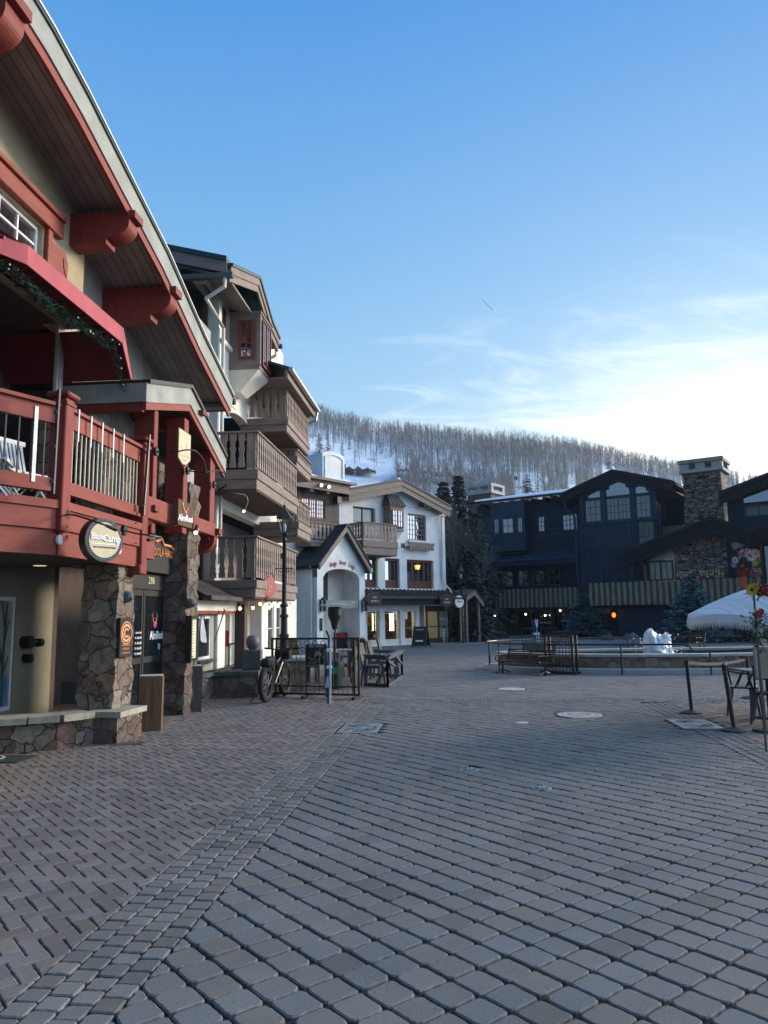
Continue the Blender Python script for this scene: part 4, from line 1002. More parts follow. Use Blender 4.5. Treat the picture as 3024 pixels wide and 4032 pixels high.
RT=[LY(905,1058,gy),LY(1016,1106,gy),LY(1067,1280,gy),LY(1096,1345,gy)]
RT[0]=(RT[0][0],RT[0][1])
zc0=LY(862,1090,yW)[1]
# main wall with arched recess (as a rectangular loggia with an arched beam) behind the mid balcony
rx0,rx1=LY(872,1650,yW)[0],LY(1010,1700,yW)[0]; mz=LY(1013,1696,0)[1]
wwx0,wwx1=LY(873,1300,yW)[0],LY(905,1300,yW)[0]; wz0_,wz1_=LY(905,1372,yW)[1],LY(905,1222,yW)[1]
b=MB(); hz=mz+1.2
b.wall(xw0,xw1,.0,zc0+.6,yW,yW+.3,[(wwx0,wwx1,wz0_,wz1_),(rx0,rx1,mz-1.1,hz),(xw0+.5,xw1-1.6,2.4,mz-1.75)])
b.build('street_wall',M['stucco2'],OL)
whole_win(OL,'window',yW+.12,wwx0,wwx1,wz0_,wz1_,2,5,M['brown'],M['glassm'],2,.04,.02)
b=MB(); b.bbox(wwx0-.1,wwx1+.12,yW-.1,yW+.05,wz0_-.14,wz0_-.01,.02); b.build('window_sill',M['stucco2'],OL)
# arch beam
b=MB(); n=12; pr=[]
for k in range(n+1):
    t=k/n; x=rx0+(rx1-rx0)*t; pr.append((x,hz-.45*(abs(2*t-1)**2.2)))
b.prism([(rx0,hz+.001)]+pr+[(rx1,hz+.001)],yW+.02,yW+.28) if False else None
for k in range(n):
    b.prism([pr[k],pr[k+1],(pr[k+1][0],hz+.0),(pr[k][0],hz+.0)],yW+.03,yW+.27)
    b.prism([(pr[k][0],pr[k][1]-.1),(pr[k+1][0],pr[k+1][1]-.1),(pr[k+1][0],pr[k+1][1]-.002),(pr[k][0],pr[k][1]-.002)],yW-.02,yW+.25)
b.build('arch',M['stucco2'],OL)
b=MB(); b.box(rx0,rx1,yW+1.0,yW+1.1,mz-1.1,hz); b.box(xw0+.3,xw1,yW+1.0,yW+1.1,2.3,mz-1.7); b.box(rx0,rx1,yW+.301,yW+1,mz-1.2,mz-1.1); b.build('loggia_wall',M['brown'],OL)
whole_win(OL,'window',yW+.9,rx0+.25,rx0+2.0,mz-1.05,mz+.65,1,1,M['redtrim'],M['glassm'],2,.08)
whole_win(OL,'patio_door',yW+.9,xw0+.7,xw0+2.3,2.55,4.5,1,1,M['white'],M['glassm'],2,.06)
# camera-facing return of the wall
yb0=L.x(812,1300,xw0)[0]
b=MB(); b.box(xw0-.001,xw0+.3,yW+.301,yb0,0,zc0+.4); b.build('side_wall',M['stucco2'],OL)
b=MB(); b.box(xw0+.1,xw0+.35,yb0,yb0+5,2,zc0+.2); b.build('timber_side_wall',M['brownsid'],OL)
b=MB(); b.bbox(xw0-.1,xw0+.1,yb0-.05,yb0+.1,2,zc0+.05,.01); zz_=L.x(760,1125,xw0)[1]; b.bbox(xw0-.02,xw0+.099,yb0+.1,yb0+5,zz_-.3,zz_,.01); b.build('corner_board',M['browndk'],OL)
whole_r=MB()
# red framed small window on timber side (built with the x axis as outward)
def xwin(par,x,y0,y1,z0,z1,cols,rows,mf,mg,fw=.06,mw=.022,d=.05):
    f=MB(); X0,X1=x-.012,x+d
    if y0>y1:y0,y1=y1,y0
    f.box(X0,X1,y0,y1,z0,z0+fw); f.box(X0,X1,y0,y1,z1-fw,z1); f.box(X0+.001,X1,y0,y0+fw,z0+fw,z1-fw); f.box(X0+.001,X1,y1-fw,y1,z0+fw,z1-fw)
    for c_ in range(1,cols): ym=y0+fw+(y1-y0-2*fw)*c_/cols; f.box(X0+.01,X1-.01,ym-mw/2,ym+mw/2,z0+fw,z1-fw)
    for r_ in range(1,rows): zm=z0+fw+(z1-z0-2*fw)*r_/rows; f.box(X0+.012,X1-.012,y0+fw,y1-fw,zm-mw/2,zm+mw/2)
    o=f.build('window',mf,par); g=MB(); g.box(x+d*.5,x+d*.5+.012,y0+.02,y1-.02,z0+.02,z1-.02); g.build('pane',mg,o)
yy0=L.x(748,1130,xw0+.08)[0]; zq=L.x(748,1120,xw0+.08)[1]; xwin(OL,xw0+.03,yy0,yy0+.6,zq-1.3,zq,1,1,M['redtrim'],M['glass'])
# roof rising to the left over the timber side
yA,zA_=L.x(896,1014,RT[0][0]); yB,zB_=L.x(600,955,RT[0][0])
b=MB(); b.prism([(yA,zA_-.12),(yA,zA_),(yB,zB_),(yB,zB_-.12)],RT[0][0]-.1,RT[0][0]+1.0,'x'); b.build('upper_roof',M['roofgreen'],OL)
b=MB(); b.prism([(yA,zA_-.42),(yA,zA_-.121),(yB,zB_-.121),(yB,zB_-.42)],RT[0][0]-.06,RT[0][0]+.04,'x'); b.prism([(yA,zA_-.5),(yA,zA_-.44),(yB,zB_-.44),(yB,zB_-.5)],RT[0][0]+.041,RT[0][0]+3,'x'); b.build('roof_fascia',M['brown'],OL)
b=MB(); b.box(xw0+.12,xw0+.3,yb0+.01,yB,zc0-.2,zA_-.1); b.build('gable_siding',M['brownsid'],OL)
# street gable: barge, roof, soffit
def gable(par,pts,wid,y0,y1,mb_='brown',mr='roofgreen',ms='soffitb',th=.09):
    b=MB(); strip(b,pts,[dn(p,wid) for p in pts],y0,y0+.06); b.build('bargeboard',M[mb_],par)
    b=MB(); strip(b,[dn(p,-.055) for p in pts],[dn(p,wid*.42) for p in pts],y0-.04,y0-.001); b.build('bargeboard_upper',M[mb_],par)
    b=MB(); strip(b,[dn(p,-.06-th) for p in pts],[dn(p,-.058) for p in pts],y0-.08,y1); r_=b.build('roof',M[mr],par)
    b=MB(); strip(b,[dn(p,wid*.45) for p in pts],[dn(p,wid*.45+.04) for p in pts],y0+.061,y1); b.build('soffit',M[ms],par); return r_
gable(OL,RT,.33,gy,yW+5)
b=MB(); b.prism([(RT[0][0]+.2,zc0-.1),(RT[0][0]+.2,RT[0][1]-.2),(RT[1][0],RT[1][1]-.2),(RT[2][0],RT[2][1]-.2),(RT[3][0]-.2,RT[3][1]-.2),(RT[3][0]-.2,zc0-.4)],yW+.01,yW+.29); b.build('gable_wall',M['stucco2'],OL)
# gutters and downpipe
for (pp_,nm) in (((RT[0][0]-.06,RT[0][1]-.2),0),((RT[3][0]+.1,RT[3][1]-.12),1)):
    x,z=pp_; b=MB(); b.bar((x,gy-.1,z),(x,yW+ (1.6 if nm==0 else 3),z),.13,.12); b.build('gutter',M['plant'],OL)
    b=MB(); b.tube([(x,gy+.1,z-.05),(x+(.0),gy+.1,z-.28),(x+.12,yW-.1,z-.5),(x+.12 if nm else xw0+.1,yW-.09,z-.7),(x+.12 if nm else xw0+.1,yW-.09,3.0 if not nm else z-2)],.05,8); b.build('downpipe',M['stucco2'],OL)
# oriel
oy=.35; ox0=LY(1023,1300,oy)[0]; ox1=LY(1063,1350,oy)[0]; oz1=LY(1023,1233,oy)[1]; oz0=LY(1023,1453,oy)[1]
a0,_=L.x(942,1300,ox0); a1,_=L.x(1000,1300,ox0); sz1=L.x(1000,1262,ox0)[1]; sz0=L.x(1000,1412,ox0)[1]
b=MB(); b.bbox(ox0,ox1,oy,yW-.002,oz0,oz1,.01); b.bbox(ox0-.05,ox1+.05,oy-.05,yW-.003,oz1+.001,oz1+.07,.01); b.bbox(ox0-.03,ox0+.06,oy-.03,oy+.08,oz0+.1,oz1-.02,.005); orl=b.build('oriel',M['brown'],OL)
xwin(OL,ox0-.055,a0,a1,sz0,sz1,2,5,M['redtrim'],M['glassm'],.07,.03)
whole_win(OL,'window',oy-.055,ox0+.14,ox1-.10,sz0-.15,sz1+.1,2,5,M['redtrim'],M['glassm'],2,.045,.012,.018)
pk=L.x(950,1143,ox0)[1]; xm=(ox0+ox1)/2; ym_=(oy+yW)/2
b=MB(); 
zt1=oz1+.075
b.add([(ox0-.08,oy-.08,zt1),(ox1+.08,oy-.08,zt1),(ox1+.08,yW-.01,zt1),(ox0-.08,yW-.01,zt1),(ox0-.02,yW-.25,zt1+.85),(ox1,yW-.25,zt1+.85),(ox1,yW-.01,zt1+.85),(ox0-.02,yW-.01,zt1+.85)],[(0,1,5,4),(1,2,6,5),(3,0,4,7),(4,5,6,7),(0,3,2,1)])
for k in (0,.5,1): 
    b.bar((ox0-.08,oy-.08+(yW-oy+.05)*0,zt1+.01),(ox0-.02,yW-.25,zt1+.87),.05,.05) if k==0 else None
b.build('oriel_roof',M['roofgreen'],orl)
# corbel under oriel: tapering
cz=LY(1005,1590,oy+.5)[1]
b=MB(); b.hexa([(ox0+.25,yW-.25,cz),(ox1-.2,yW-.25,cz),(ox1-.2,yW-.003,cz),(ox0+.25,yW-.003,cz)],[(ox0+.02,oy+.02,oz0-.002),(ox1-.02,oy+.02,oz0-.002),(ox1-.02,yW-.003,oz0-.002),(ox0+.02,yW-.003,oz0-.002)]); b.build('oriel_corbel',M['stucco2'],orl)
# balconies
bx0=LY(1008,2200,0)[0]; bx1=LY(1166,2200,0)[0]
zb=LY(1008,2352,0)[1]; ztp=LY(1006,2107,0)[1]; balcony(OL,bx0,bx1,0,yW-.003,zb,ztp,.42)
zb=LY(1016,1930,0)[1]; ztp=LY(1011,1694,0)[1]; balcony(OL,bx0,bx1+.1,0,yW-.003,zb,ztp,.5)
# beyond: second brown house of balconies
SL=fthing('balcony_house','brown timber house with high covered balcony, behind the white oriel lodge','building',L)
x0,x1=LY(1130,1600,0)[0],LY(1216,1700,0)[0]
zb=LY(1132,1702,0)[1]; ztp=LY(1127,1518,0)[1]; balcony(SL,x0,x1,0,1.4,zb,ztp,.42)
zb2_=LY(1215,1890,0)[1]; balcony(SL,LY(1168,1800,0)[0],LY(1222,1800,0)[0],0,1.4,zb2_,min(zb2_+1.42,zb-.2),.42,left=True)
zb3=LY(1220,2133,0)[1]; balcony(SL,bx1+.25,LY(1222,2100,0)[0],0,1.4,zb3,LY(1220,2000,0)[1],.45,left=False)
bx3=LY(1222,2100,0)[0]
b=MB(); rz=LY(1134,1455,-.2)[1]; b.box(xw1+.0,bx3+.6,1.41,1.7,0,rz); b.box(bx3+.4,bx3+.6,1.7,6,0,rz); b.build('timber_wall',M['brownsid'],SL)
xr0,xr1=LY(1134,1455,-.25)[0],LY(1243,1625,-.25)[0]
b=MB(); b.prism([(-.3,rz-.08),(-.3,rz),(4,rz+1.5),(4,rz+1.42)],xr0,xr1,'x'); b.build('roof',M['roofgreen'],SL)
b=MB(); b.box(xr0,xr1,-.24,-.16,rz-.32,rz-.085); b.box(xr0+.1,xr1-.1,-.159,1.4,rz-.3,rz-.26); b.build('roof_fascia',M['brown'],SL)
b=MB(); b.bar((xr0-.05,-.34,rz-.07),(xr1+.1,-.34,rz-.07),.11,.1); b.tube([(xr1+.02,-.3,rz-.1),(xr1+.02,-.25,rz-.4),(xr1-.1,0,rz-.55)],.045,7); b.build('gutter',M['metal'],SL)
b=MB()
for k in range(4):
    x=x0+.05+(x1-x0-.1)*k/3; b.box(x-.05,x+.05,.04,.14,LY(1127,1518,0)[1]-.0,rz-.32)
b.build('balcony_post',M['browndk'],SL)
# ground floor shop under the balconies
SH=fthing('corner_shop_hut','small shop front with dark sloping roof, white board and hatch window below the balconies','building',L)
hy=.75
hx0=LY(778,2400,hy)[0]; hx1=LY(940,2400,hy)[0]; he=LY(778,2341,hy-.3)[1]
b=MB(); b.prism([(hy-.35,he-.06),(hy-.35,he),(yW-.01,he+.42),(yW-.01,he+.36)],hx0-.5,LY(955,2400,hy-.3)[0],'x'); b.build('roof',M['shingle'],SH)
b=MB(); b.bar((hx0-.5,hy-.42,he-.05),(LY(957,2400,hy-.4)[0],hy-.42,he-.05),.1,.09); b.build('gutter',M['browndk'],SH)
fz=LY(800,2405,hy)[1]
b=MB(); b.box(hx0-.5,hx1,hy-.1,hy,fz,he-.1); b.build('white_fascia_board',M['stucco2'],SH); b=MB(); b.box(hx0-.5,hx1-.05,hy-.08,hy-.0,fz-.07,fz-.002); b.build('red_fascia_strip',M['red'],SH)
ww0,ww1=LY(782,2500,hy+.05)[0],LY(829,2500,hy+.05)[0]; wzb_=LY(826,2592,hy)[1]
b=MB(); b.wall(hx0-.6,LY(851,2500,hy)[0],.5,fz-.07,hy+.05,hy+.15,[(ww0-.2,ww1,wzb_,fz-.12)]); b.build('front_wall',M['greyboard'],SH)
whole_win(SH,'hatch_window',hy+.07,ww0-.2,ww1,wzb_,fz-.12,1,1,M['white'],M['glass'],1,.05)
b=MB(); b.bbox(ww0-.3,ww1+.05,hy-.1,hy+.049,wzb_-.08,wzb_-.02,.01); b.build('window_shelf',M['woodgrey'],SH)
c0_,c1_=LY(852,2500,hy)[0],LY(882,2500,hy)[0]
b=MB(); b.bbox(c0_,c1_,hy-.03,hy+.25,.5,fz-.071,.015); b.build('white_pilaster',M['white'],SH)
b=MB(); e0,e1=LY(905,2500,hy+.3)[0],LY(956,2500,hy+.3)[0]; b.box(e0,e1,hy+.3,hy+.45,.45,he+.3); b.box(c1_,e0,hy+.9,hy+1.0,.45,he+.3); b.build('back_wall',M['stucco2'],SH)
b=MB(); x=LY(893,2500,hy+.85)[0]; b.box(x-.25,x+.2,hy+.86,hy+.899,.5,2.0); b.build('wooden_door',mat('orange_brown_door',(.16,.065,.03),.6,.3,4,.3,.003),SH)
b=MB(); x=LY(888,2560,hy+.2)[0]; b.tube([(x,hy+.2,.95),(x,hy+.2,1.35)],.08,10); b.build('red_extinguisher',mat('red_enamel',(.45,.03,.03),.3,.1,4,.02,.001),SH)
b=MB(); bar=[(LY(888,2558,hy+.1)[0],1.05),(LY(975,2558,hy+.1)[0],1.05)]
b.box(bar[0][0],bar[1][0],hy+.0,hy+.03,1.0,1.04); b.box(bar[0][0],bar[0][0]+.04,hy,hy+.03,.5,1.0); b.box(bar[0][0]+.6,bar[1][0],hy-.2,hy-.17,.75,.79); b.box(bar[0][0]+.6,bar[0][0]+.64,hy-.2,hy-.17,.5,.75); b.build('black_handrail',M['black'],SH)
# posts below the bottom balcony
b=MB(); x=LY(968,2480,.45)[0]; b.box(x-.12,x+.12,.45,.7,.4,LY(968,2380,.45)[1]+.05); b.build('dark_post',M['browndk'],OL)
for px in (1036,1049): pass
x0_,x1_=LY(1031,2500,.35)[0],LY(1052,2500,.35)[0]
b=MB(); b.bbox(x0_,x1_,.35,.7,.3,zb*0+LY(1008,2352,0)[1]-.02,.02); b.build('white_column',M['white'],OL)
b=MB(); b.wall(LY(980,2500,yW-.2)[0],xw1+1.5,.0,2.3,yW-.2,yW-.05,[(LY(1055,2500,yW-.2)[0],LY(1078,2500,yW-.2)[0],.6,2.0),(LY(1088,2500,yW-.2)[0],LY(1108,2500,yW-.2)[0],.6,2.0)]); b.build('ground_floor_wall',M['stucco2'],OL)
whole_win(OL,'window',yW-.15,LY(1055,2500,yW-.2)[0],LY(1078,2500,yW-.2)[0],.6,2.0,1,2,M['white'],M['glassm'],1,.05); whole_win(OL,'window',yW-.15,LY(1088,2500,yW-.2)[0],LY(1108,2500,yW-.2)[0],.6,2.0,1,2,M['white'],M['glassm'],1,.05)
# round red sign on the lowest balcony
x,z=LY(1065,2313,-.1); o=thing('round_red_sign','dull red octagonal sign with a small gold emblem on the lowest carved balcony','sign',L.w(x,-.08,z),R(90-L.a-25))
b=MB(); b.tube([(0,0,0),(0,.05,0)],[.28,.28],8); b.build('panel',M['pinksign'],o); b=MB(); b.tube([(0,-.008,0),(0,-.001,0)],.24,8); b.build('sign_face',M['pinksign'],o)
b=MB(); b.box(-.03,.05,-.014,-.009,-.11,-.09); b.box(-.05,-.03,-.014,-.009,-.11,.1); b.box(.0,.07,-.014,-.009,.02,.04); b.box(.05,.07,-.014,-.009,-.07,.02); b.build('gold_emblem',M['copper'],o)
b=MB()
pr=[]
for k in range(9): a=math.pi*k/8; pr.append((.2*math.cos(a),.02,.24+.14*math.sin(a)))
b.tube(pr,.014,6); b.build('hanger',M['redtrim'],o)
# string lights
sl_=[(846+700-0,0)]
sb=[(945,2396),(996,2394),(1024,2378),(1048,2380),(1070,2382),(1060,2393),(1092,2384),(1129,2388),(1143,2388)]
o=thing('string_lights','string of warm bulbs slung under the lowest balcony','string lights',L.w(LY(945,2390,.1)[0],.1,0),R(90-L.a)); xo=LY(945,2390,.1)[0]
P=[]
for px,py in sb:
    x,z=LY(px,py,.1); P.append((x-xo,0,z))
    b=MB(); b.ball((x-xo,0,z),.034,8,1.25); b.build('bulb',M['amber'],o); b=MB(); b.tube([(x-xo,0,z+.04),(x-xo,0,z+.1)],.018,6); b.build('bulb_socket',M['black'],o)
b=MB(); b.tube([(p[0],0,p[2]+.11) for p in sorted(P)],.008,5); b.build('cable',M['black'],o)
# low stone wall, plinth, boulder
lw2=thing('shop_terrace_wall','long low rubble stone wall with flat cap below the shop hut','wall',(-3.6,15.3,0))
g0=gnd(772,2768);g1=gnd(836,2750);g2=gnd(1016,2746)
pp=[(g0.x,g0.y),(g1.x,g1.y),(g2.x,g2.y)]
b=MB()
def wr(mb,z0,z1,ov):
    a=Vector(pp[0]);c=Vector(pp[1]);e=Vector(pp[2]); d1=(c-a).normalized();n1=Vector((-d1.y,d1.x)); d2=(e-c).normalized();n2=Vector((-d2.y,d2.x))
    q=[a-n1*ov-d1*1.5,c-n1*ov-n2*ov*.3,c+n1*.5+d1*.3,a+n1*.5-d1*1.5]; mb.hexa([(v.x+3.6,v.y-15.3,z0) for v in q],[(v.x+3.6,v.y-15.3,z1) for v in q])
    q=[c-n2*ov-n1*ov*.3+d2*.002,e-n2*ov,e+n2*.5,c+n2*.5]; mb.hexa([(v.x+3.6,v.y-15.3,z0+.001) for v in q],[(v.x+3.6,v.y-15.3,z1-.001) for v in q])
wr(b,-.02,.46,0); b.build('rubble_wall',M['stone'],lw2); b=MB(); wr(b,.461,.545,.05); b.build('flat_cap',M['plant'],lw2)
b=MB(); b.prism([(-7.,15.2),(-4.2,15.5),(-4.1,16.25),(-2.72,16.32),(-2.8,16.7),(-3.9,17.0),(-3.4,24),(-7,24)],-.01,.44,'z'); b.build('terrace',M['plant'],kind='structure')
c=atY(994,2605,16.35); o=thing('plinth','square weathered concrete plinth under the polished boulder','plinth',(c.x,c.y,0),.05); b=MB(); b.bbox(-.2,.2,-.2,.2,.545,.97,.015); b.build('block',M['plant'],o)
o=thing('round_boulder','polished round grey boulder resting on the concrete plinth','boulder',(c.x,c.y,.975)); b=MB(); b.lathe([(.07,-.005),(.125,.05),(.15,.13),(.148,.2),(.12,.27),(.07,.305),(.01,.315)],n=20); b.build('stone_body',M['boulder'],o,smooth=True)
# hanging coat and ice axe
x,z=LY(803,2430,hy-.25); o=thing('hanging_coat','pale grey cloth coat hanging at the hatch window','coat',L.w(x,hy-.2,0),R(90-L.a)); b=MB(); n=20; V=[];zb_=LY(803,2525,hy-.2)[1]
for j in range(12):
    t=j/11; w=.03+.17*min(1,t*1.6)**.8
    for k in range(n): a=2*math.pi*k/n; f=1+.16*math.sin(5*a+t*2)+.08*math.sin(9*a); V.append((w*f*math.cos(a),.06*f*math.sin(a)*(0.4+t),z-(z-zb_)*t*(1+.05*math.sin(3*a))))
b.add(V,[(j*n+k,j*n+(k+1)%n,(j+1)*n+(k+1)%n,(j+1)*n+k) for j in range(11) for k in range(n)]); b.build('cloth',M['cloth'],o,smooth=True)
b=MB(); b.tube([(-.16,0,z+.06),(-.05,0,z-.0),(.0,0,z+.04),(.06,0,z-.01),(.14,0,z-.03),(.2,0,z+.02)],.012,6); b.build('hook',M['bark'],o)
x0_,z0_=LY(843,2530,hy-.2); x1_,z1_=LY(884,2402,hy-.2); o=thing('ice_axe','old long ice axe hung slanting across the white pilaster','ice axe',L.w(x0_,hy-.2,0),R(90-L.a)); b=MB(); b.tube([(0,0,z0_),(x1_-x0_,0,z1_)],[.008,.018],7); b.build('shaft',M['bark'],o); b=MB(); b.tube([(x1_-x0_-.12,0,z1_+.05),(x1_-x0_,0,z1_),(x1_-x0_+.16,0,z1_-.05)],[.004,.016,.01],6); b.build('pick_head',M['metal'],o)
# ================================================================ white gabled lodge facing the square
k8=.42194
def q8(x,y): return (1200+x*k8,1800+y*k8)
g=gnd(1453,2547); Wf=Fr(g.x,g.y,46); WY=lambda x,y,off=0: Wf.y(*q8(x,y),off)
WL=fthing('white_gabled_lodge','white stucco gabled lodge with brown barge boards, red sashes and glasses shop below','building',Wf)
pk=[WY(412,316,-.5),WY(910,228,-.5),WY(1355,472,-.5)]
xl=WY(318,500)[0]; xr_=WY(1312,900)[0]
def rc(x0,y0,x1,y1,off=0):
    a=WY(x0,y0,off);b=WY(x1,y1,off);c=WY(x0,y1,off);d=WY(x1,y0,off); return (a[0],b[0],(b[1]+c[1])/2,(a[1]+d[1])/2)
H_=dict(slider=rc(450,467,660,612),big=rc(960,535,1135,778),r1=rc(560,930,682,1215),r2=rc(748,945,888,1222),r3=rc(952,960,1205,1228),g1=rc(598,1435,688,1760),g2=rc(762,1432,882,1752),g3=rc(946,1432,1030,1752),door=rc(1068,1385,1362,1757))
gzb=WY(740,1712)[1]
for k in ('g1','g2','g3'): h=H_[k]; H_[k]=(h[0]-.12,h[1]+.12,.06,h[3])
h=H_['door']; H_['door']=(h[0],h[1],.0,h[3])
zr2=H_['r3'][2]; zt2=H_['r3'][3]
for k in ('r1','r2'): h=H_[k]; H_[k]=(h[0],h[1],zr2,zt2)
gt=pk[0][1]-.35
b=MB(); b.wall(xl,xr_,0,gt,0,.35,list(H_.values())); b.prism([(xl,gt),(xr_,gt),(xr_,pk[2][1]-.25),(pk[1][0],pk[1][1]-.3),(xl,pk[0][1]-.30)],0,.35) 
b.build('front_wall',M['stucco'],WL)
b=MB(); b.box(xr_-.3,xr_,.351,9,0,pk[2][1]-.3); b.box(xl,xl+.3,.351,6,0,gt); b.build('side_wall',M['stucco'],WL)
gable(WL,pk,.55,-.5,8.,'brown','rib','soffitb',.10)
b=MB(); strip(b,[dn(p,-.28) for p in pk[1:]],[dn(p,-.165) for p in pk[1:]],-.2,8); strip(b,[dn(p,-.26) for p in pk[:2]],[dn(p,-.165) for p in pk[:2]],1.0,8); b.build('roof_snow',M['snow'],WL)
b=MB()
zz_=pk[2][1]-.75; b.box(WY(1060,440)[0],WY(1060,440)[0]+.35,-.45,-.001,WY(1060,465)[1],WY(1060,425)[1]); 
b.build('purlin_end',M['browndk'],WL)
def W(key,cols,rows,mf,mg,sash,fw=.08,mw=.03,inset=.18,nm='window'):
    h=H_[key]; return whole_win(WL,nm,inset,h[0],h[1],h[2],h[3],cols,rows,mf,mg,sash,fw,mw)
W('slider',1,1,M['browndk'],M['curtain'],2,.07); W('big',3,5,M['brown'],M['glassm'],2,.07,.03,.12)
b=MB(); h=H_['big']; b.bbox(h[0]-.05,h[1]+.1,-.1,.1,h[2]-.12,h[2]-.01,.02); b.build('window_sill',M['stucco'],WL)
redw=mat('oxblood_sash_timber',(.10,.035,.025),.5,.25,4,.3,.003)
for key,n in (('r1',2),('r2',2),('r3',4)):
    h=H_[key]; o=whole_win(WL,'sash_window',.2,h[0],h[1],h[2],h[3],1,1,redw,M['glassm'],n,.13,.04,.07)
    b=MB(); b.bbox(h[0]-.04,h[1]+.04,.12,.19,h[3]-.14,h[3]+.0,.01); b.box(h[0]+.02,h[1]-.02,.175,.189,h[2]+.02,h[2]+.45); b.each('sash_panel',redw,o)
x,z=WY(1030,1030,.4); b=MB(); b.lathe([(.07,-.12),(.13,.12)],x,.17,z,10); b.build('lit_lamp_shade',emis('small_lit_shade',(1,.5,.15),2.0),WL)
for px in (572,618): 
    x,z=WY(px,1055,.15); b=MB()
    for k in range(9): a=k*.7; b.tube([(x,.185,z),(x+.16*math.cos(a),.18,z+.14*math.sin(a))],.016,5)
    b.build('neon_leaf',M['green'],WL)
# little oriel
h=rc(718,470,925,690,-.0); ox0,ox1=WY(800,600,-.55)[0],WY(925,600,-.55)[0]; oz0,oz1=WY(860,655,-.55)[1],WY(860,470,-.55)[1]
b=MB(); b.bbox(ox0,ox1,-.55,-.002,oz0-.2,oz1,.01); b.bbox(ox0-.04,ox1+.04,-.59,-.003,oz1+.001,oz1+.09,.01); orl=b.build('oriel',M['brown'],WL)
b=MB(); b.add([(ox0-.1,-.65,oz1+.1),(ox1+.1,-.65,oz1+.1),(ox1+.1,-.01,oz1+.1),(ox0-.1,-.01,oz1+.1),(ox0+.1,-.2,oz1+.75),(ox1-.15,-.2,oz1+.75),(ox1-.15,-.01,oz1+.75),(ox0+.1,-.01,oz1+.75)],[(0,1,5,4),(1,2,6,5),(3,0,4,7),(4,5,6,7),(0,3,2,1)])
for k in range(6):
    t=k/5; b.bar((ox0-.08+(ox1-ox0+.16)*t,-.655,oz1+.11),(ox0+.1+(ox1-ox0-.25)*t,-.2,oz1+.77),.03,.05)
b.build('oriel_roof',M['rib'],orl)
whole_win(WL,'window',-.605,ox0+.1,ox1-.08,oz0,oz1-.12,2,3,M['redtrim'],M['glassm'],2,.06,.025)
b=MB(); b.hexa([(ox0+.35,-.15,oz0-.85),(ox1-.3,-.15,oz0-.85),(ox1-.3,-.002,oz0-.85),(ox0+.35,-.002,oz0-.85)],[(ox0+.05,-.5,oz0-.202),(ox1-.05,-.5,oz0-.202),(ox1-.05,-.002,oz0-.202),(ox0+.05,-.002,oz0-.202)]); b.build('oriel_corbel',M['stucco'],orl)
# balcony
bx0=WY(545,750,-1.3)[0]; bx1=WY(862,750,-1.3)[0]; zb_=WY(555,905,-1.3)[1]; zt_=WY(545,600,-1.3)[1]
balcony(WL,bx0,bx1,-1.3,-.003,zb_,zt_,.75,gap=.24,left=True,mt='brown')
# planter box
h=rc(972,798,1215,866,-.3); b=MB(); b.bbox(h[0],h[1],-.3,-.2,h[3]-.1,h[3],.01); n=8
for k in range(n): slat(b,h[0]+.05+(k+.5)*(h[1]-h[0]-.1)/n,.24,h[2]+.0,h[3]-.1,-.29,-.25)
b.box(h[0]+.05,h[1]-.05,-.2,-.003,h[2]+.1,h[2]+.18); b.build('window_box',M['brown'],WL)
b=MB(); x,z=WY(915,820); b.box(x-.14,x+.16,-.02,-.002,z-.16,z+.1); 
b.build('wall_vent',M['roofgreen'],WL)
# skirt roof
sk0,skz1=WY(565,1240,-.02); sk1=WY(1350,1245,-.02)[0]; zlo=WY(900,1312,-.95)[1]; sx0_=sk0-1.2
b=MB(); b.prism([(-.95,zlo),(-.95,zlo+.06),(-.01,skz1+.02),(-.01,skz1-.08)],sx0_,sk1+.25,'x')
n=26
for k in range(n+1):
    x=sx0_+(sk1+.25-sx0_)*k/n; b.bar((x,-.96,zlo+.09),(x,-.01,skz1+.06),.05,.08)
b.build('skirt_roof',M['rib'],WL)
b=MB(); b.box(sx0_,sk1+.2,-.93,-.83,zlo-.38,zlo-.002); b.build('skirt_fascia',M['navyd'],WL); b=MB(); b.bar((sx0_,-1.01,zlo+.0),(sk1+.25,-1.01,zlo+.0),.12,.1); b.build('gutter',M['black'],WL)
# shop windows: glass, interior
for key in ('g1','g2','g3'):
    h=H_[key]; z1=h[3]; f=whole_win(WL,'shop_window',.10,h[0],h[1],gzb,z1,1,1,M['white'],M['clear'],1,.05)
    b=MB(); b.box(h[0],h[1],.08,.3,h[2],gzb-.015); b.build('window_apron',M['stucco2'],WL)
h1=H_['g1'];h3=H_['g3'];hd=H_['door']
b=MB(); b.box(h1[0]-1,hd[1]+.2,2.2,2.3,0,3); b.build('shop_back_wall',M['shopstone'],WL)
b=MB(); b.box(h1[0]-1,hd[1]+.2,.36,2.2,2.95,3.0); b.build('shop_ceiling',M['roomy'],WL); b=MB(); b.box(h1[0]-1,hd[1]+.2,.36,2.2,.02,.05); b.build('shop_floor',M['wood'],WL)
for px,k in ((636,0),(664,0),(797,1),(828,1),(812,1),(980,2)):
    x,z=WY(px,1500,.9); zl=WY(px,1620,.9)[1]; 
    if k==2: continue
    b=MB(); b.box(x-.02,x+.02,.9,.94,zl,z+.25); b.build('light_strip',M['strip'],WL)
rs=random.Random(9)
b=MB()
for k in range(60):
    x=h1[0]+rs.random()*(h3[1]-h1[0]); z=.4+.35*rs.randint(0,5); c=rs.choice([(.5,.3,.12),(.15,.1,.07),(.4,.1,.08),(.6,.5,.35),(.05,.05,.06)]); b.box(x,x+.12,1.8,1.95,z,z+.14,c=c)
for j in range(6): b.box(h1[0],h3[1],1.75,2.1,.36+.35*j,.39+.35*j,c=(.12,.07,.04))
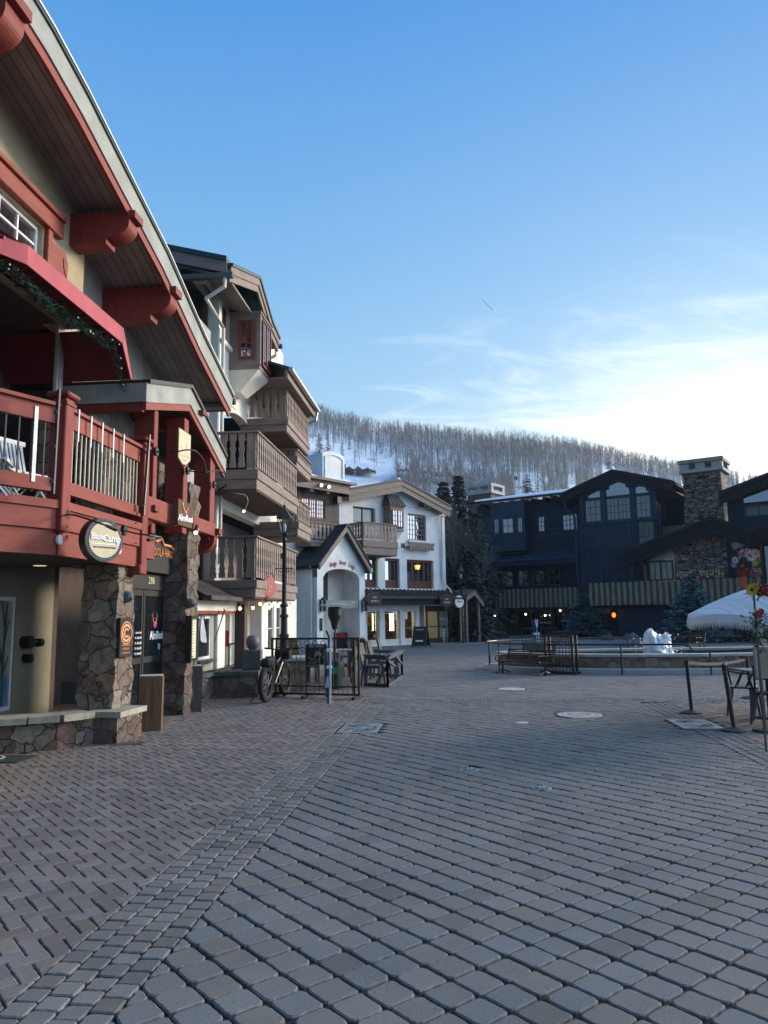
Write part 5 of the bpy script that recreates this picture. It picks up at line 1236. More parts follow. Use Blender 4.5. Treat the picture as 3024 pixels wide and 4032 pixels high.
b.build('shelves_with_goods',M['vc'],WL)
b=MB(); b.box(H_['g1'][0]+.1,H_['g1'][1]-.1,.7,.75,1.45,1.62); b.build('red_shelf',M['redtrim'],WL)
ll=bpy.data.lights.new('shop_lamp','AREA'); ll.shape='RECTANGLE'; ll.size=5; ll.size_y=.5; ll.energy=60; ll.color=(1,.72,.42); lo=bpy.data.objects.new('shop_ceiling_lamp',ll); col.objects.link(lo); lo.parent=WL; lo.location=((h1[0]+h3[1])/2,1.1,2.9)
# door at right
h=hd; b=MB(); b.box(h[0],h[0]+.45,.05,.2,0,h[3]); b.build('door_pilaster',M['brown'],WL)
dx0=WY(1140,1500,.1)[0]; dx1=WY(1355,1500,.1)[0]; dz=WY(1250,1440,.1)[1]
b=MB(); b.box(dx0-.1,dx1+.05,.08,.15,dz,h[3]-.01); 
for x in (dx0,(dx0+dx1)/2,dx1): b.box(x-.05,x+.05,.08,.15,.03,dz-.001)
b.box(dx0,dx1,.09,.14,.03,.3); b.box(dx0,dx1,.09,.14,WY(1250,1580,.1)[1]-.03,WY(1250,1580,.1)[1]+.03); df=b.build('glazed_door',M['signblk'],WL)
b=MB(); b.box(dx0,dx1,.105,.112,.3,dz); b.build('pane',M['clear'],df)
pm=mat('pale_window_poster',(.20,.22,.19),.5,.1,4,.02,.001)
b=MB(); x0_,z0_=WY(1255,1570,.09);x1_,z1_=WY(1335,1450,.09); b.box(x0_,x1_,.09,.098,z0_,z1_); z2=WY(1255,1700,.09)[1]; b.box(x0_,x1_,.09,.098,z2,z0_-.1); b.build('door_poster',pm,df)
text('EYE PIECES',.15,M['letter'],df,((x0_+x1_)/2,.086,(z0_+z1_)/2),ext=.002)
for k,w in enumerate((.3,.26,.2,.2,.22,.16)): b=MB(); xx=(x0_+x1_)/2; b.box(xx-w/2,xx+w/2,.084,.088,z0_-.3-k*.13,z0_-.25-k*.13); b.build('opening_hours_line',M['letter'],df)
text('EYE PIECES',.13,M['letter'],WL,(WY(985,1600,.18)[0],.17,WY(985,1597,.18)[1]),ext=.002)
# downpipe
x,z=WY(1262,560,-.05); x2,z2=WY(1290,1180,-.05)
b=MB(); b.tube([(x+.05,-.45,pk[2][1]-.5),(x+.05,-.12,z),(x+.05,-.1,z2+.2),(x+.2,-.15,z2-.1),(x+.45,-.3,z2-.35),(x+.5,-.4,z2-.7)],.06,8); b.build('downpipe',M['stucco'],WL)
b=MB(); b.box(sk1+.1,sk1+.22,-.9,-.78,0,zlo-.55); b.box(sk1-.1,sk1+.0,-.9,-.8,0,zlo-.55); b.build('corner_post',M['brown'],WL)
# hanging signs
def ovalsign(px,py,w,hgt,off,face,txt,lab,tm,rim='redtrim',logo=True,name='shop_sign',rz=0,oct_=True):
    x,z=WY(px,py,off); o=thing(name,lab,'sign',Wf.w(x,off,z),R(90-Wf.a)+rz)
    n=8 if oct_ else 24; P=[(w*math.cos(2*math.pi*(k+.5)/n)*1.05,hgt*math.sin(2*math.pi*(k+.5)/n)*1.05) for k in range(n)]
    b=MB(); b.prism([(p[0]*1.08,p[1]*1.1) for p in P],.01,.07); b.build('rim',M[rim],o); b=MB(); b.prism(P,-.01,.0095); b.build('sign_face',M[face],o)
    if logo:
        b=MB()
        for s_ in (-1,1): b.tube([(s_*.08,-.02,.10),(s_*.08,-.011,.10)],.055,12)
        b.build('eyeglass_logo',M['concrete'],o)
        text(txt,.11,M[tm],o,(0,-.016,-.10),ext=.004)
    else: text(txt,.2,M[tm],o,(0,-.016,0),ext=.004,shear=.35)
    b=MB(); b.tube([(-.3,.04,hgt*1.05),(-.3,.04,hgt*1.05+.3)],.02,5); b.tube([(.3,.04,hgt*1.05),(.3,.04,hgt*1.05+.3)],.02,5); b.each('hanger',M['black'],o)
ovalsign(652,1326,.50,.33,-1.3,'signblk','EYE PIECES','black octagonal hanging sign with two lens shapes, beside the portico','letter')
ovalsign(1322,1340,.46,.33,-1.3,'signblk','EYE PIECES','black octagonal hanging sign with two lens shapes at the right corner of the lodge','letter')
ovalsign(1443,1348,.36,.32,-1.0,'letter',"Pepi's",'white oval sign with green script hanging right of the glasses shop corner','roofgreen','copper',False,'oval_shop_sign',0,False)
# A-frame board
g=gnd(*q8(1085,1775)); o=thing('sandwich_board','black chalk sandwich board standing before the glasses shop door','sandwich board',(g.x,g.y,0),R(-20))
hb_=1.05; kx=.62
for s_ in (-1,1):
    b=MB(); b.hexa([(-.36,s_*.35-.02,.08),(.36,s_*.35-.02,.08),(.36,s_*.35+.02,.08),(-.36,s_*.35+.02,.08)],[(-.33,s_*.03-.02,hb_),(.33,s_*.03-.02,hb_),(.33,s_*.03+.02,hb_),(-.33,s_*.03+.02,hb_)]); p_=b.build('board',M['signblk'],o)
    for sx_ in (-.5,.5): b=MB(); b.bar((sx_*.76,s_*.38,0),(sx_*.68,s_*.03,hb_+.02),.04,.03); b.build('leg',M['woodgrey'],o)
b=MB(); b.hexa([(-.2,-.30,.30),(.2,-.30,.30),(.2,-.28,.30),(-.2,-.28,.30)],[(-.19,-.245,.45),(.19,-.245,.45),(.19,-.225,.45),(-.19,-.225,.45)]); b.build('pasted_note',M['letter'],o)
text('eyepieces',.12,M['letter'],o,(0,-.125,.9),ext=.003,rot=(R(73),0,0))
# small roof and post right of the lodge
o=thing('gatehouse_roof','small dark ribbed gable roof on posts right of the white lodge','shelter',Wf.w(sk1+.3,-.5,0),R(90-Wf.a))
z0_=WY(1400,1290,-.5)[1]; z1_=WY(1450,1235,-.5)[1]
b=MB(); tpx=[(0,z0_),(.75,z1_),(1.6,z0_-.35)]; strip(b,tpx,[dn(p,.1) for p in tpx],-.6,2.2); b.build('roof',M['rib'],o); b=MB(); strip(b,[dn(p,.102) for p in tpx],[dn(p,.35) for p in tpx],-.58,-.5); b.build('bargeboard',M['brown'],o)
for x in (.2,1.35): b=MB(); b.box(x-.07,x+.07,-.4,-.27,0,z0_-.3); b.build('post',M['brown'],o)
# ---- portico with name
c=atY(1250,2500,35.0); Pf=Fr(c.x,c.y,36); PY=lambda x,y,off=0: Pf.y(*q8(x,y),off)
PO=fthing('arched_portico','white arched entrance portico with steep dark roof and red script lettering','portico',Pf)
a=[PY(140,985,-.35),PY(395,630,-.35),PY(625,1030,-.35)]
wl,wr=PY(115,1100)[0],PY(558,1100)[0]; ax0,ax1=PY(172,1200)[0],PY(510,1200)[0]; az=PY(340,1130)[1]; at=PY(335,1042)[1]; ze=PY(115,1010)[1]; bz0,bz1=PY(340,1412)[1],PY(340,1338)[1]
zpk=PY(392,700)[1]
b=MB()
b.box(wl,ax0,0,.35,0,az); b.box(ax1,wr,0,.35,0,az)
n=14
arc=[(ax0+(ax1-ax0)*k/n, az+(at-az)*math.sqrt(max(0,1-(2*k/n-1)**2))) for k in range(n+1)]
tpf=lambda x: ze+(zpk-ze)*(1-abs((x-(wl+wr)/2)/((wr-wl)/2)))
xm=(wl+wr)/2
xs=sorted([wl]+[p[0] for p in arc]+[wr,xm])
def az_(x):
    if x<=ax0 or x>=ax1: return az
    t=(x-ax0)/(ax1-ax0); return az+(at-az)*math.sqrt(max(0,1-(2*t-1)**2))
for p,q in zip(xs,xs[1:]):
    if q-p<1e-6: continue
    b.quad((p,0,az_(p)),(q,0,az_(q)),(q,0,tpf(q)),(p,0,tpf(p))); b.quad((p,.35,az_(p)),(p,.35,tpf(p)),(q,.35,tpf(q)),(q,.35,az_(q)))
    if ax0<=p<ax1: b.quad((p,0,az_(p)),(p,.35,az_(p)),(q,.35,az_(q)),(q,0,az_(q)))
b.build('arched_front',M['stucco'],PO)
b=MB(); yS=3.6
b.box(wl,wl+.3,.351,yS,0,ze+.1); b.box(wr-.3,wr,.351,yS,0,ze+.1); b.build('side_wall',M['stucco'],PO)
b=MB(); b.box(ax0-.1,ax1+.1,1.8,1.95,0,at+.3); b.build('back_wall',M['stucco2'],PO)
b=MB(); b.bbox(ax0+.003,ax1-.003,.06,.30,bz0,bz1,.01); b.build('arch_beam',M['greyboard'],PO)
b=MB(); b.box(ax0+.95,ax0+1.75,1.2,1.25,bz1,at-.15); b.build('painted_dark_opening',M['black'],PO)  # black sheet standing in for the shade inside the arch
b=MB(); strip(b,a,[dn(p,.33) for p in a],-.35,-.28); b.build('bargeboard',M['brown'],PO)
b=MB(); strip(b,[dn(p,-.055) for p in a],[dn(p,-.003) for p in a],-.42,yS+.5); b.build('roof',M['rooftile'],PO)
b=MB(); strip(b,[dn(p,.25) for p in a],[dn(p,.28) for p in a],-.279,yS); b.build('soffit',M['browndk'],PO)
b=MB(); b.bar((a[0][0]-.03,-.4,a[0][1]-.06),(a[0][0]-.03,yS+.3,a[0][1]-.06),.12,.12); b.build('gutter',M['black'],PO)
b=MB(); b.tube([(a[0][0],.25,a[0][1]-.1),(wl-.08,.3,ze-.2),(wl-.08,.3,.1)],.055,8); b.build('downpipe',M['stucco'],PO)
wdx0,wdx1=PY(370,1600,1.75)[0],PY(455,1600,1.75)[0]
whole_win(PO,'glazed_door',1.75,wdx0,ax1+.05,.05,bz0+.1,2,4,M['signblk'],M['glass'],1,.07,.04)
b=MB(); b.box(ax0+.15,ax0+.8,1.76,1.79,.1,bz0-.1); b.build('pale_door',M['plant'],PO); 
x,z=PY(257,1512,1.7); b=MB(); pr=[(x+.26*math.cos(2*math.pi*k/16),1.72,z+.26*math.sin(2*math.pi*k/16)) for k in range(17)]; b.tube(pr,.06,6); tag(b.build('wreath',M['signblk'],None,loc=Pf.o,rz=R(90-Pf.a)),'round dark wreath on the pale door inside the arched portico','wreath')
words=('Bridge','Street','Lodge')
for wd,(px,py,rt_) in zip(words,((262,1000,12),(350,985,-3),(436,1018,-20))):
    x,z=PY(px,py); t=text(wd,.34,M['pinksign'],PO,(x,-.012,z),rot=(R(90),R(-rt_),0),shear=.4,name='script_lettering',ext=.01,sx=.62)
for px,lb in ((165,'black carriage lantern left of the portico arch'),(552,'black carriage lantern right of the portico arch')):
    x,z=PY(px,1380,-.1); o=thing('carriage_lantern',lb,'wall lamp',Pf.w(x,-.14,z),R(90-Pf.a),'carriage lanterns on the portico'); b=MB(); b.box(-.1,.1,-.1,.1,-.3,-.25); b.lathe([(.17,.22),(.02,.38)],n=6)
    for sx_ in (-.09,.09):
        for sy in (-.09,.09): b.box(sx_-.012,sx_+.012,sy-.012,sy+.012,-.25,.22)
    b.box(-.02,.02,.0,.13,.1,.14); b.build('lantern_frame',M['black'],o); b=MB(); b.box(-.075,.075,-.075,.075,-.24,.21); b.build('lantern_glass',M['glassm'],o)
x,z=PY(150,1560,-.01); b=MB(); b.box(x-.08,x+.09,-.04,-.002,z-.3,z+.28); b.build('plaque',M['signblk'],PO)
# arched door left of the portico
x,z=PY(20,1500,2.2); 
# ---- connecting brown wing with window and snow roof, behind
c=Wf.w(xl,-.03); Cf=Fr(c.x,c.y,41); CY=lambda px,py,off=0: Cf.y(px,py,off)
CW=fthing('brown_connecting_wing','brown timber wing with three-part window and snowy roof, left of the white lodge','building',Cf)
x0_=-7; x1_=-.002; zt_=CY(1346,1936,-.5)[1]
cw0,cw1=CY(1187,1990)[0],CY(1281,2000)[0]; cz0,cz1=CY(1281,2047)[1],CY(1281,1968)[1]
b=MB(); b.wall(x0_,x1_,CY(1300,2085)[1],zt_+.3,0,.3,[(cw0,cw1,cz0,cz1)]); b.build('timber_wall',M['brownsid'],CW)
b=MB(); b.box(x0_,x1_,.02,.32,0,CY(1300,2085)[1]-.002); b.build('lower_wall',M['stucco2'],CW)
whole_win(CW,'window',.05,cw0,cw1,cz0,cz1,3,4,M['red'],M['glassm'],3,.09,.03)
b=MB(); b.bbox(x0_,x1_+.3,-.55,-.48,zt_-.1,zt_+.38,.01)
for px in (1220,1284): x=CY(px,1960,-.3)[0]; b.box(x-.12,x+.12,-.45,-.001,zt_-.2,zt_+.02)
b.build('eave_beam',M['brown'],CW)
b=MB(); b.prism([(-.75,zt_+.39),(-.75,zt_+.52),(5,zt_+1.1),(5,zt_+.97)],x0_,x1_+.6,'x'); b.build('roof',M['brown'],CW)
b=MB(); rs=random.Random(1); n=24; tp_=[]
for k in range(n+1):
    x=x0_+(x1_+.4-x0_)*k/n; tp_.append(x)
for k in range(n):
    xa,xb=tp_[k],tp_[k+1]; ha,hb2=.35+.12*math.sin(k*.6)-.25*k/n,.35+.12*math.sin((k+1)*.6)-.25*(k+1)/n
    b.quad((xa,-.6,zt_+.53),(xb,-.6,zt_+.53),(xb,-.3,zt_+.58+hb2*.6),(xa,-.3,zt_+.58+ha*.6)); b.quad((xa,-.3,zt_+.58+ha*.6),(xb,-.3,zt_+.58+hb2*.6),(xb,5,zt_+1.3+hb2),(xa,5,zt_+1.3+ha))
b.build('roof_snow',M['snow'],CW)
# spot lamps on eave
for px,py,lb in ((1263,1911,'left of two small lit flood lamps on the brown eave'),(1293,1917,'right of two small lit flood lamps on the brown eave')):
    x,z=CY(px,py,-.65); o=thing('flood_lamp',lb,'flood lamp',Cf.w(x,-.65,z),R(90-Cf.a),'flood lamps on the brown eave'); b=MB(); b.tube([(0,.1,.05),(0,-.03,0)],[.05,.11],10); b.build('housing',M['brown'],o); b=MB(); b.ball((0,-.04,0),.085,8); b.build('lens',emis('flood_lamp_lens',(1,.85,.65),3),o)
bz_=CY(1230,2125,-1)[1]; balcony(CW,CY(1222,2100,-1)[0],x1_,-1,-.002,bz_-.3,CY(1300,2062,-1)[1],.3,left=False,gap=.26)
x=CY(1322,2100,-.05)[0]; b=MB(); b.box(CY(1316,1965,-.1)[0],CY(1332,1965,-.1)[0],-.35,-.003,CY(1320,1982,-.2)[1],CY(1320,1955,-.2)[1]); b.build('wall_speaker',M['black'],CW)
# tall white plastered block behind
Bf=Fr(atY(1270,1900,52).x,52,40); BY=lambda px,py,o=0: Bf.y(px,py,o)
o=fthing('white_roof_block','tall white stucco roof block with arched top behind the snowy roof','chimney',Bf)
w_=BY(1357,1850)[0]; zb_=BY(1300,1920)[1]-4; z1_=BY(1357,1800)[1]; zm=BY(1312,1777)[1]
pr=[(0,zb_),(w_,zb_),(w_,z1_)]+[(w_*(1-t),z1_+(zm-z1_)*math.sin(math.pi*t)) for t in (.15,.3,.5,.7,.85)]+[(0,z1_)]
b=MB(); b.prism(pr,0,3.0); b.build('block',M['stucco'],o); b=MB(); pi=[(w_/2+(x-w_/2)*.8,zb_+(z-zb_)*.96) for x,z in pr]
for p,q in zip(pi[1:],pi[2:]+[pi[0]]): b.bar((p[0],-.03,p[1]),(q[0],-.03,q[1]),.06,.08,upv=(0,1,0))
b.build('plaster_moulding',M['stucco'],o)
# ================================================================ dark blue timber lodge on the far side
D=Fr(9.52,56.96,125.2)
A_=lambda x,y,o=0: D.y(1700+x*.42194,1800+y*.42194,o)
B_=lambda x,y,o=0: D.y(2300+x*.43641,1750+y*.45208*.965,o)
DB=fthing('dark_blue_lodge','long dark blue timber lodge with glazed gable, stone chimney and board balconies across the square','building',D)
def rA(x0,y0,x1,y1,o=0): a=A_(x0,y0,o);b=A_(x1,y1,o);c=A_(x0,y1,o);d=A_(x1,y0,o); return (a[0],b[0],(b[1]+c[1])/2,(a[1]+d[1])/2)
def rB(x0,y0,x1,y1,o=0): a=B_(x0,y0,o);b=B_(x1,y1,o);c=B_(x0,y1,o);d=B_(x1,y0,o); return (a[0],b[0],(b[1]+c[1])/2,(a[1]+d[1])/2)
winfr=mat('grey_brown_sash',(.10,.10,.08),.5,.2,4,.05,.002)
lx0=A_(440,900)[0]; lx1=A_(1400,900)[0]; ez=(A_(430,470)[1]+A_(1200,385)[1])/2
hs_=[rA(985,550,1055,697),rA(1212,530,1362,682)]+[rA(655,1068,757,1208),rA(800,1060,902,1202),rA(940,1055,1048,1197),rA(1085,1045,1196,1195)]
fl2=A_(900,1240)[1]
b=MB(); b.wall(lx0,lx1+1,0,ez+.1,0,.3,hs_+[(A_(640,1500)[0],A_(1240,1500)[0],0,A_(900,1440)[1])]); b.build('siding_wall',M['navy'],DB)
b=MB(); b.box(lx0,lx0+.3,.301,12,0,ez); b.build('side_wall',M['navy'],DB)
for i,h in enumerate(hs_): whole_win(DB,'window',.08,h[0],h[1],h[2],h[3],2 if i in(0,2,3,4,5) else 2,3 if i<2 else 2,winfr,M['glassm'] if i<2 else M['glass'],2 if i==1 else 1,.07,.04)
b=MB(); b.prism([(-1.0,ez+.12),(-1.0,ez+.30),(8,ez+1.8),(8,ez+1.6)],lx0-.5,lx1+1.0,'x'); b.build('roof',M['shingle'],DB)
b=MB(); b.prism([(-.95,ez+.305),(-.6,ez+.50),(8,ez+2.05),(8,ez+1.81)],lx0+.2,lx1-.5,'x'); b.build('roof_snow',M['snow'],DB)
b=MB()
for k in range(9):
    x=lx0+.8+k*(lx1-lx0-.6)/9; b.box(x-.12,x+.12,-.85,-.001,ez-.15,ez+.115)
b.build('rafter_tails',M['navyd'],DB)
h=rA(545,560,880,880,-.9); b=MB(); b.bbox(h[0],h[1],-.9,-.002,h[2],ez+.05,.02); b.box(h[0]-.04,h[1]+.04,-.96,-.901,rA(545,715,880,735,-.9)[2],rA(545,715,880,735,-.9)[3]); bay=b.build('bay',M['navyt'],DB)
for r_ in ((580,575,630,712),(657,570,766,712),(797,562,851,706)):
    h=rA(*r_,-.95); whole_win(DB,'window',-.955,h[0],h[1],h[2],h[3],2,2,winfr,M['glassm'],1,.07,.04)
zc_=A_(900,965)[1]; b=MB(); b.prism([(-1.2,zc_-.1),(-1.2,zc_),(-.002,zc_+.55),(-.002,zc_-.1)],lx0+.6,lx1,'x'); b.bbox(lx0+.6,lx1,-1.0,-.9,zc_-.4,zc_-.11,.01); b.build('cornice_roof',M['navyt'],DB)
h=rA(430,1068,620,1235,-.02); b=MB(); b.box(h[0],h[1],-.1,-.003,h[2]-.4,h[3]); b.build('stone_panel',M['ledge'],DB)
def boardbal(x0,x1,y0,zt,zb,nm='board_balcony',seed=1):
    rs=random.Random(seed); b=MB(); b2=MB(); n=int((x1-x0)/.36)
    for k in range(n):
        xa=x0+k*.36; b.box(xa+.02,xa+.20,y0-.04,y0-.001,zb+rs.uniform(-.02,.02),zt); b2.box(xa+.003,xa+.357,y0,y0+.03,zb,zt-.06)
        if k%2==0:b2.box(xa+.1,xa+.15,y0-.045,y0-.041,zt-.42,zt-.34)
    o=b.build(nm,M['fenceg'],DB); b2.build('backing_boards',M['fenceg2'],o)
    b=MB(); b.box(x0,x1,y0+.031,y0+.10,zt-.2,zt-.05); b.box(x0,x1,y0+.031,3,zb+.02,zb+.25); b.build('balcony_floor',M['navyd'],DB)
y1_=-1.8; boardbal(A_(430,1300,y1_)[0],A_(1412,1300,y1_)[0],y1_,A_(900,1228,y1_)[1],A_(900,1404,y1_)[1])
# ground floor recess
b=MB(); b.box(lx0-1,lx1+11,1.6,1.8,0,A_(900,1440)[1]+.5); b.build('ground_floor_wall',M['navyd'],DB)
h=rA(640,1440,815,1662,.2); o=MB(); 
b=MB(); dx0,dx1=rA(690,1480,800,1660,.2)[:2]; dzt=A_(740,1440,.2)[1]
teal=mat('dark_teal_door_paint',(.035,.075,.072),.6,.15,4,.1,.002)
b.wall(h[0],h[1],.0,dzt,.2,.3,[(dx0+.25,dx1-.2,1.0,1.75)]); b.box((dx0-.04),dx0,.17,.199,0,dzt); b.box(dx1,dx1+.04,.17,.199,0,dzt); dd=b.build('teal_door',teal,DB); b=MB(); b.box(dx0+.2,dx1-.15,.24,.25,.9,1.8); b.build('pane',M['glass'],dd)
h=rA(915,1440,1240,1662,.2); 
for k in range(3):
    xa=h[0]+(h[1]-h[0])*k/3; xb=h[0]+(h[1]-h[0])*(k+1)/3; whole_win(DB,'shop_door',.2,xa+.05,xb-.05,.05,dzt,1,1,M['navyt'],M['glass'],2,.09)
text('MURALTO',.2,M['letter'],DB,(A_(1060,1545,.15)[0],.17,A_(1060,1545,.15)[1]),ext=.002)
b=MB(); x,z=A_(1000,1475,.0); b.lathe([(.35,-.12),(.05,.12)],x,1.2,z,10); b.build('yellow_lamp_shade',emis('yellow_lamp_glow',(1,.6,.1),1.2),DB)
for px,py in ((590,1478),(877,1466),(1198,1432),(1058,1476)):
    x,z=A_(px,py,-.2); b=MB(); b.ball((x,-.2,z),.07,8); b.build('porch_bulb',M['warm'],DB)
x,z=A_(595,1633,-.6); o=thing('red_marker_lamp','small glowing red lamp low beside the teal door','lamp',D.w(x,-.6,z)); b=MB(); b.ball((0,0,0),.1,8); b.build('lens',M['redglow'],o); b=MB(); b.tube([(0,0,-z),(0,0,-.09)],.03,6); b.build('stem',M['black'],o)
# ---- glazed gable bay
yg2=-1.4
gx0=A_(1400,900,yg2)[0]; gx1=B_(660,700,yg2)[0]
gp_=[A_(1195,365,yg2-.6),B_(255,247,yg2-.6),B_(792,345,yg2-.6)]
zsl=lambda x: (gp_[0][1]+(gp_[1][1]-gp_[0][1])*(x-gp_[0][0])/(gp_[1][0]-gp_[0][0])) if x<gp_[1][0] else gp_[1][1]+(gp_[2][1]-gp_[1][1])*(x-gp_[1][0])/(gp_[2][0]-gp_[1][0])
wins=[rB(8,500,158,700,yg2),rB(192,478,420,690,yg2),rB(462,455,625,662,yg2)]
low=rB(478,690,640,905,yg2)
zbase=B_(200,700,yg2)[1]
b=MB(); b.wall(gx0,gx1,0,zbase,yg2,yg2+.3,[(low[0],low[1],low[2],min(low[3],zbase-.15))]); b.build('panelled_wall',M['navyv'],DB)
whole_win(DB,'window',yg2+.06,low[0],low[1],low[2],min(low[3],zbase-.15),3,3,winfr,M['glass'],1,.07,.04)
b=MB()
for yy in (930,1105): 
    z=B_(200,yy,yg2)[1]; b.box(gx0,gx1-1.2,yg2-.06,yg2-.001,z-.08,z+.08)
z=zbase; b.box(gx0-.1,gx1+.1,yg2-.15,yg2-.001,z-.12,z+.08)
for px in (0,165,440): x=B_(px,1000,yg2)[0]; b.box(x-.25,x+.0,yg2-.05,yg2-.002,0,zbase-.13)
b.build('panel_trim',M['navyt'],DB)
# posts & sloped glazing
PWd=.36; posts=[gx0+.0,(wins[0][1]+wins[1][0])/2-PWd/2,(wins[1][1]+wins[2][0])/2-PWd/2,gx1-PWd]
for x in posts:
    b=MB(); zt_=zsl(x+.2)-.75; b.bbox(x,x+PWd,yg2-.1,yg2+.3,zbase+.081,zt_,.03); b.bbox(x-.2,x+PWd+.2,yg2-.25,yg2+.3,zt_+.001,zt_+.45,.05); b.build('gable_post',M['navyt'],DB)
for i,h in enumerate(wins):
    x0,x1=posts[i]+PWd,posts[i+1]; zt_=h[3]; whole_win(DB,'window',yg2+.06,x0,x1,zbase+.081,zt_,(3 if i==0 else 3),3,winfr,M['glass2'],(1 if i!=1 else 2),.06,.03)
    b=MB(); b.box(x0,x1,yg2-.02,yg2+.2,zt_+.001,zt_+.15); b.build('transom',M['navyt'],DB)
    pr=[(x0,zt_+.151),(x1,zt_+.151),(x1,max(zt_+.16,zsl(x1)-.62))]
    if x0<gp_[1][0]<x1: pr.append((gp_[1][0],zsl(gp_[1][0])-.62))
    pr.append((x0,max(zt_+.155,zsl(x0)-.62))); b=MB(); b.prism(pr,yg2+.09,yg2+.11); b.build('gable_pane',M['glassm'],DB)
b=MB(); strip(b,gp_,[dn(p,.5) for p in gp_],yg2-.6,yg2-.5); b.build('bargeboard',M['navyd'],DB)
b=MB(); strip(b,[dn(p,-.18) for p in gp_],[dn(p,-.002) for p in gp_],yg2-.7,11); b.build('roof',M['shingle'],DB)
b=MB(); strip(b,[dn(p,.45) for p in gp_],[dn(p,.52) for p in gp_],yg2-.499,11); b.build('soffit',M['navyd'],DB)
b=MB(); b.box(gx1-.3,gx1,yg2+.301,10,0,zsl(gx1)-.5); b.build('right_side_wall',M['navy'],DB)
b=MB(); strip(b,[dn(p,-.26) for p in gp_[1:]],[dn(p,-.185) for p in gp_[1:]],yg2+2,9); b.build('roof_snow',M['snow'],DB)
b=MB(); b.tube([(gp_[0][0]+.3,yg2-.5,gp_[0][1]-.3),(gp_[0][0]+.35,yg2-.5,gp_[0][1]-.9),(gx0-.3,yg2-.25,gp_[0][1]-1.5),(gx0-.25,yg2-.2,2.5)],.09,7); b.tube([(gx1+.15,yg2+.1,zsl(gx1)-1.6),(gx1+.15,yg2+.1,4)],.08,7); b.build('downpipe',M['winf'] if 'winf' in M else M['navyt'],DB)
x,z=D.x(2651,1997,gx1+.05); b=MB(); b.box(gx1+.02,gx1+.2,x-.15,x+.15,z-.35,z+.25); b.build('wall_lantern',M['cream'],DB)
# balcony rail up between gable and chimney
b=MB(); h=rB(700,735,930,830,.0)
for k in range(6): x=h[0]+(h[1]-h[0])*k/6; b.box(x,x+.22,-.2,-.16,h[2]-.5,h[3]); 
b.build('short_balcony',M['fenceg'],DB); b=MB(); b.box(h[0]-1,h[1]+1,.9,1,h[2]-1,h[3]+2.0); b.build('upper_back_wall',M['navy'],DB)
# ---- main stone chimney
CH=fthing('stone_chimney','tall broad ledgestone chimney with open concrete cap between the dark gables','chimney',D)
yc2=-1.6; c0=B_(905,500,yc2)[0]; c1=B_(1245,450,yc2)[0]; zt_=B_(1060,250,yc2)[1]; c0b=B_(920,700,yc2)[0]; c1b=B_(1262,690,yc2)[0]
b=MB(); b.hexa([(c0b-.15,yc2-.1,3),(c1b+.15,yc2-.1,3),(c1b+.15,yc2+2.2,3),(c0b-.15,yc2+2.2,3)],[(c0,yc2,zt_),(c1,yc2,zt_),(c1,yc2+2.0,zt_),(c0,yc2+2.0,zt_)]); b.build('ledgestone_shaft',M['ledge'],CH)
z1_=B_(1060,220,yc2)[1]; z2_=B_(1060,165,yc2)[1]; z3_=B_(1060,128,yc2)[1]
b=MB(); b.bbox(c0-.2,c1+.2,yc2-.2,yc2+2.2,zt_+.002,z1_,.03); b.build('cap_base',M['concrete'],CH)
b=MB(); w=(c1-c0+.3)
for t0,t1 in ((0,.22),(.38,.60),(.76,1.0)):
    for ya,yb_ in ((yc2-.15,yc2+.35),(yc2+1.65,yc2+2.15)): b.bbox(c0-.15+w*t0,c0-.15+w*t1,ya,yb_,z1_+.001,z2_,.02)
b.build('cap_piers',M['concrete'],CH); b=MB(); b.bbox(c0-.25,c1+.25,yc2-.25,yc2+2.25,z2_+.002,z3_,.03); b.build('cap_slab',M['cap'],CH)
# ---- right gable (beyond the chimney)
yr2=-1.8
r0=[B_(1215,455,yr2-.6),B_(1900,190,yr2-.6)]
b=MB(); x0=B_(1285,500,yr2)[0]; x1=x0+6
h=rB(1442,545,1720,718,yr2); h2=rB(1437,478,1720,520,yr2)
b.wall(x0,x1,3,h[3]+.12,yr2,yr2+.3,[h]); b.prism([(x0,h[3]+.121),(x1,h[3]+.121),(x1,r0[0][1]+(r0[1][1]-r0[0][1])*(x1-r0[0][0])/(r0[1][0]-r0[0][0])-.3),(x0,r0[0][1]+.1)],yr2+.03,yr2+.3); b.build('right_gable_wall',M['navy'],DB)
whole_win(DB,'window',yr2+.05,*h,1,1,winfr,M['glass'],2,.12); b=MB(); b.prism([(h[0],h[3]+.2),(h[1],h[3]+.2),(h[1],h[3]+1.5),(h[0],h[3]+.7)],yr2+.0,yr2+.025); b.build('gable_pane',M['glassm'],DB)
b=MB(); strip(b,r0,[dn(p,.6) for p in r0],yr2-.6,yr2-.5); b.build('bargeboard',M['navyd'],DB); b=MB(); strip(b,[dn(p,-.2) for p in r0],[dn(p,-.002) for p in r0],yr2-.7,9); b.build('roof',M['shingle'],DB)
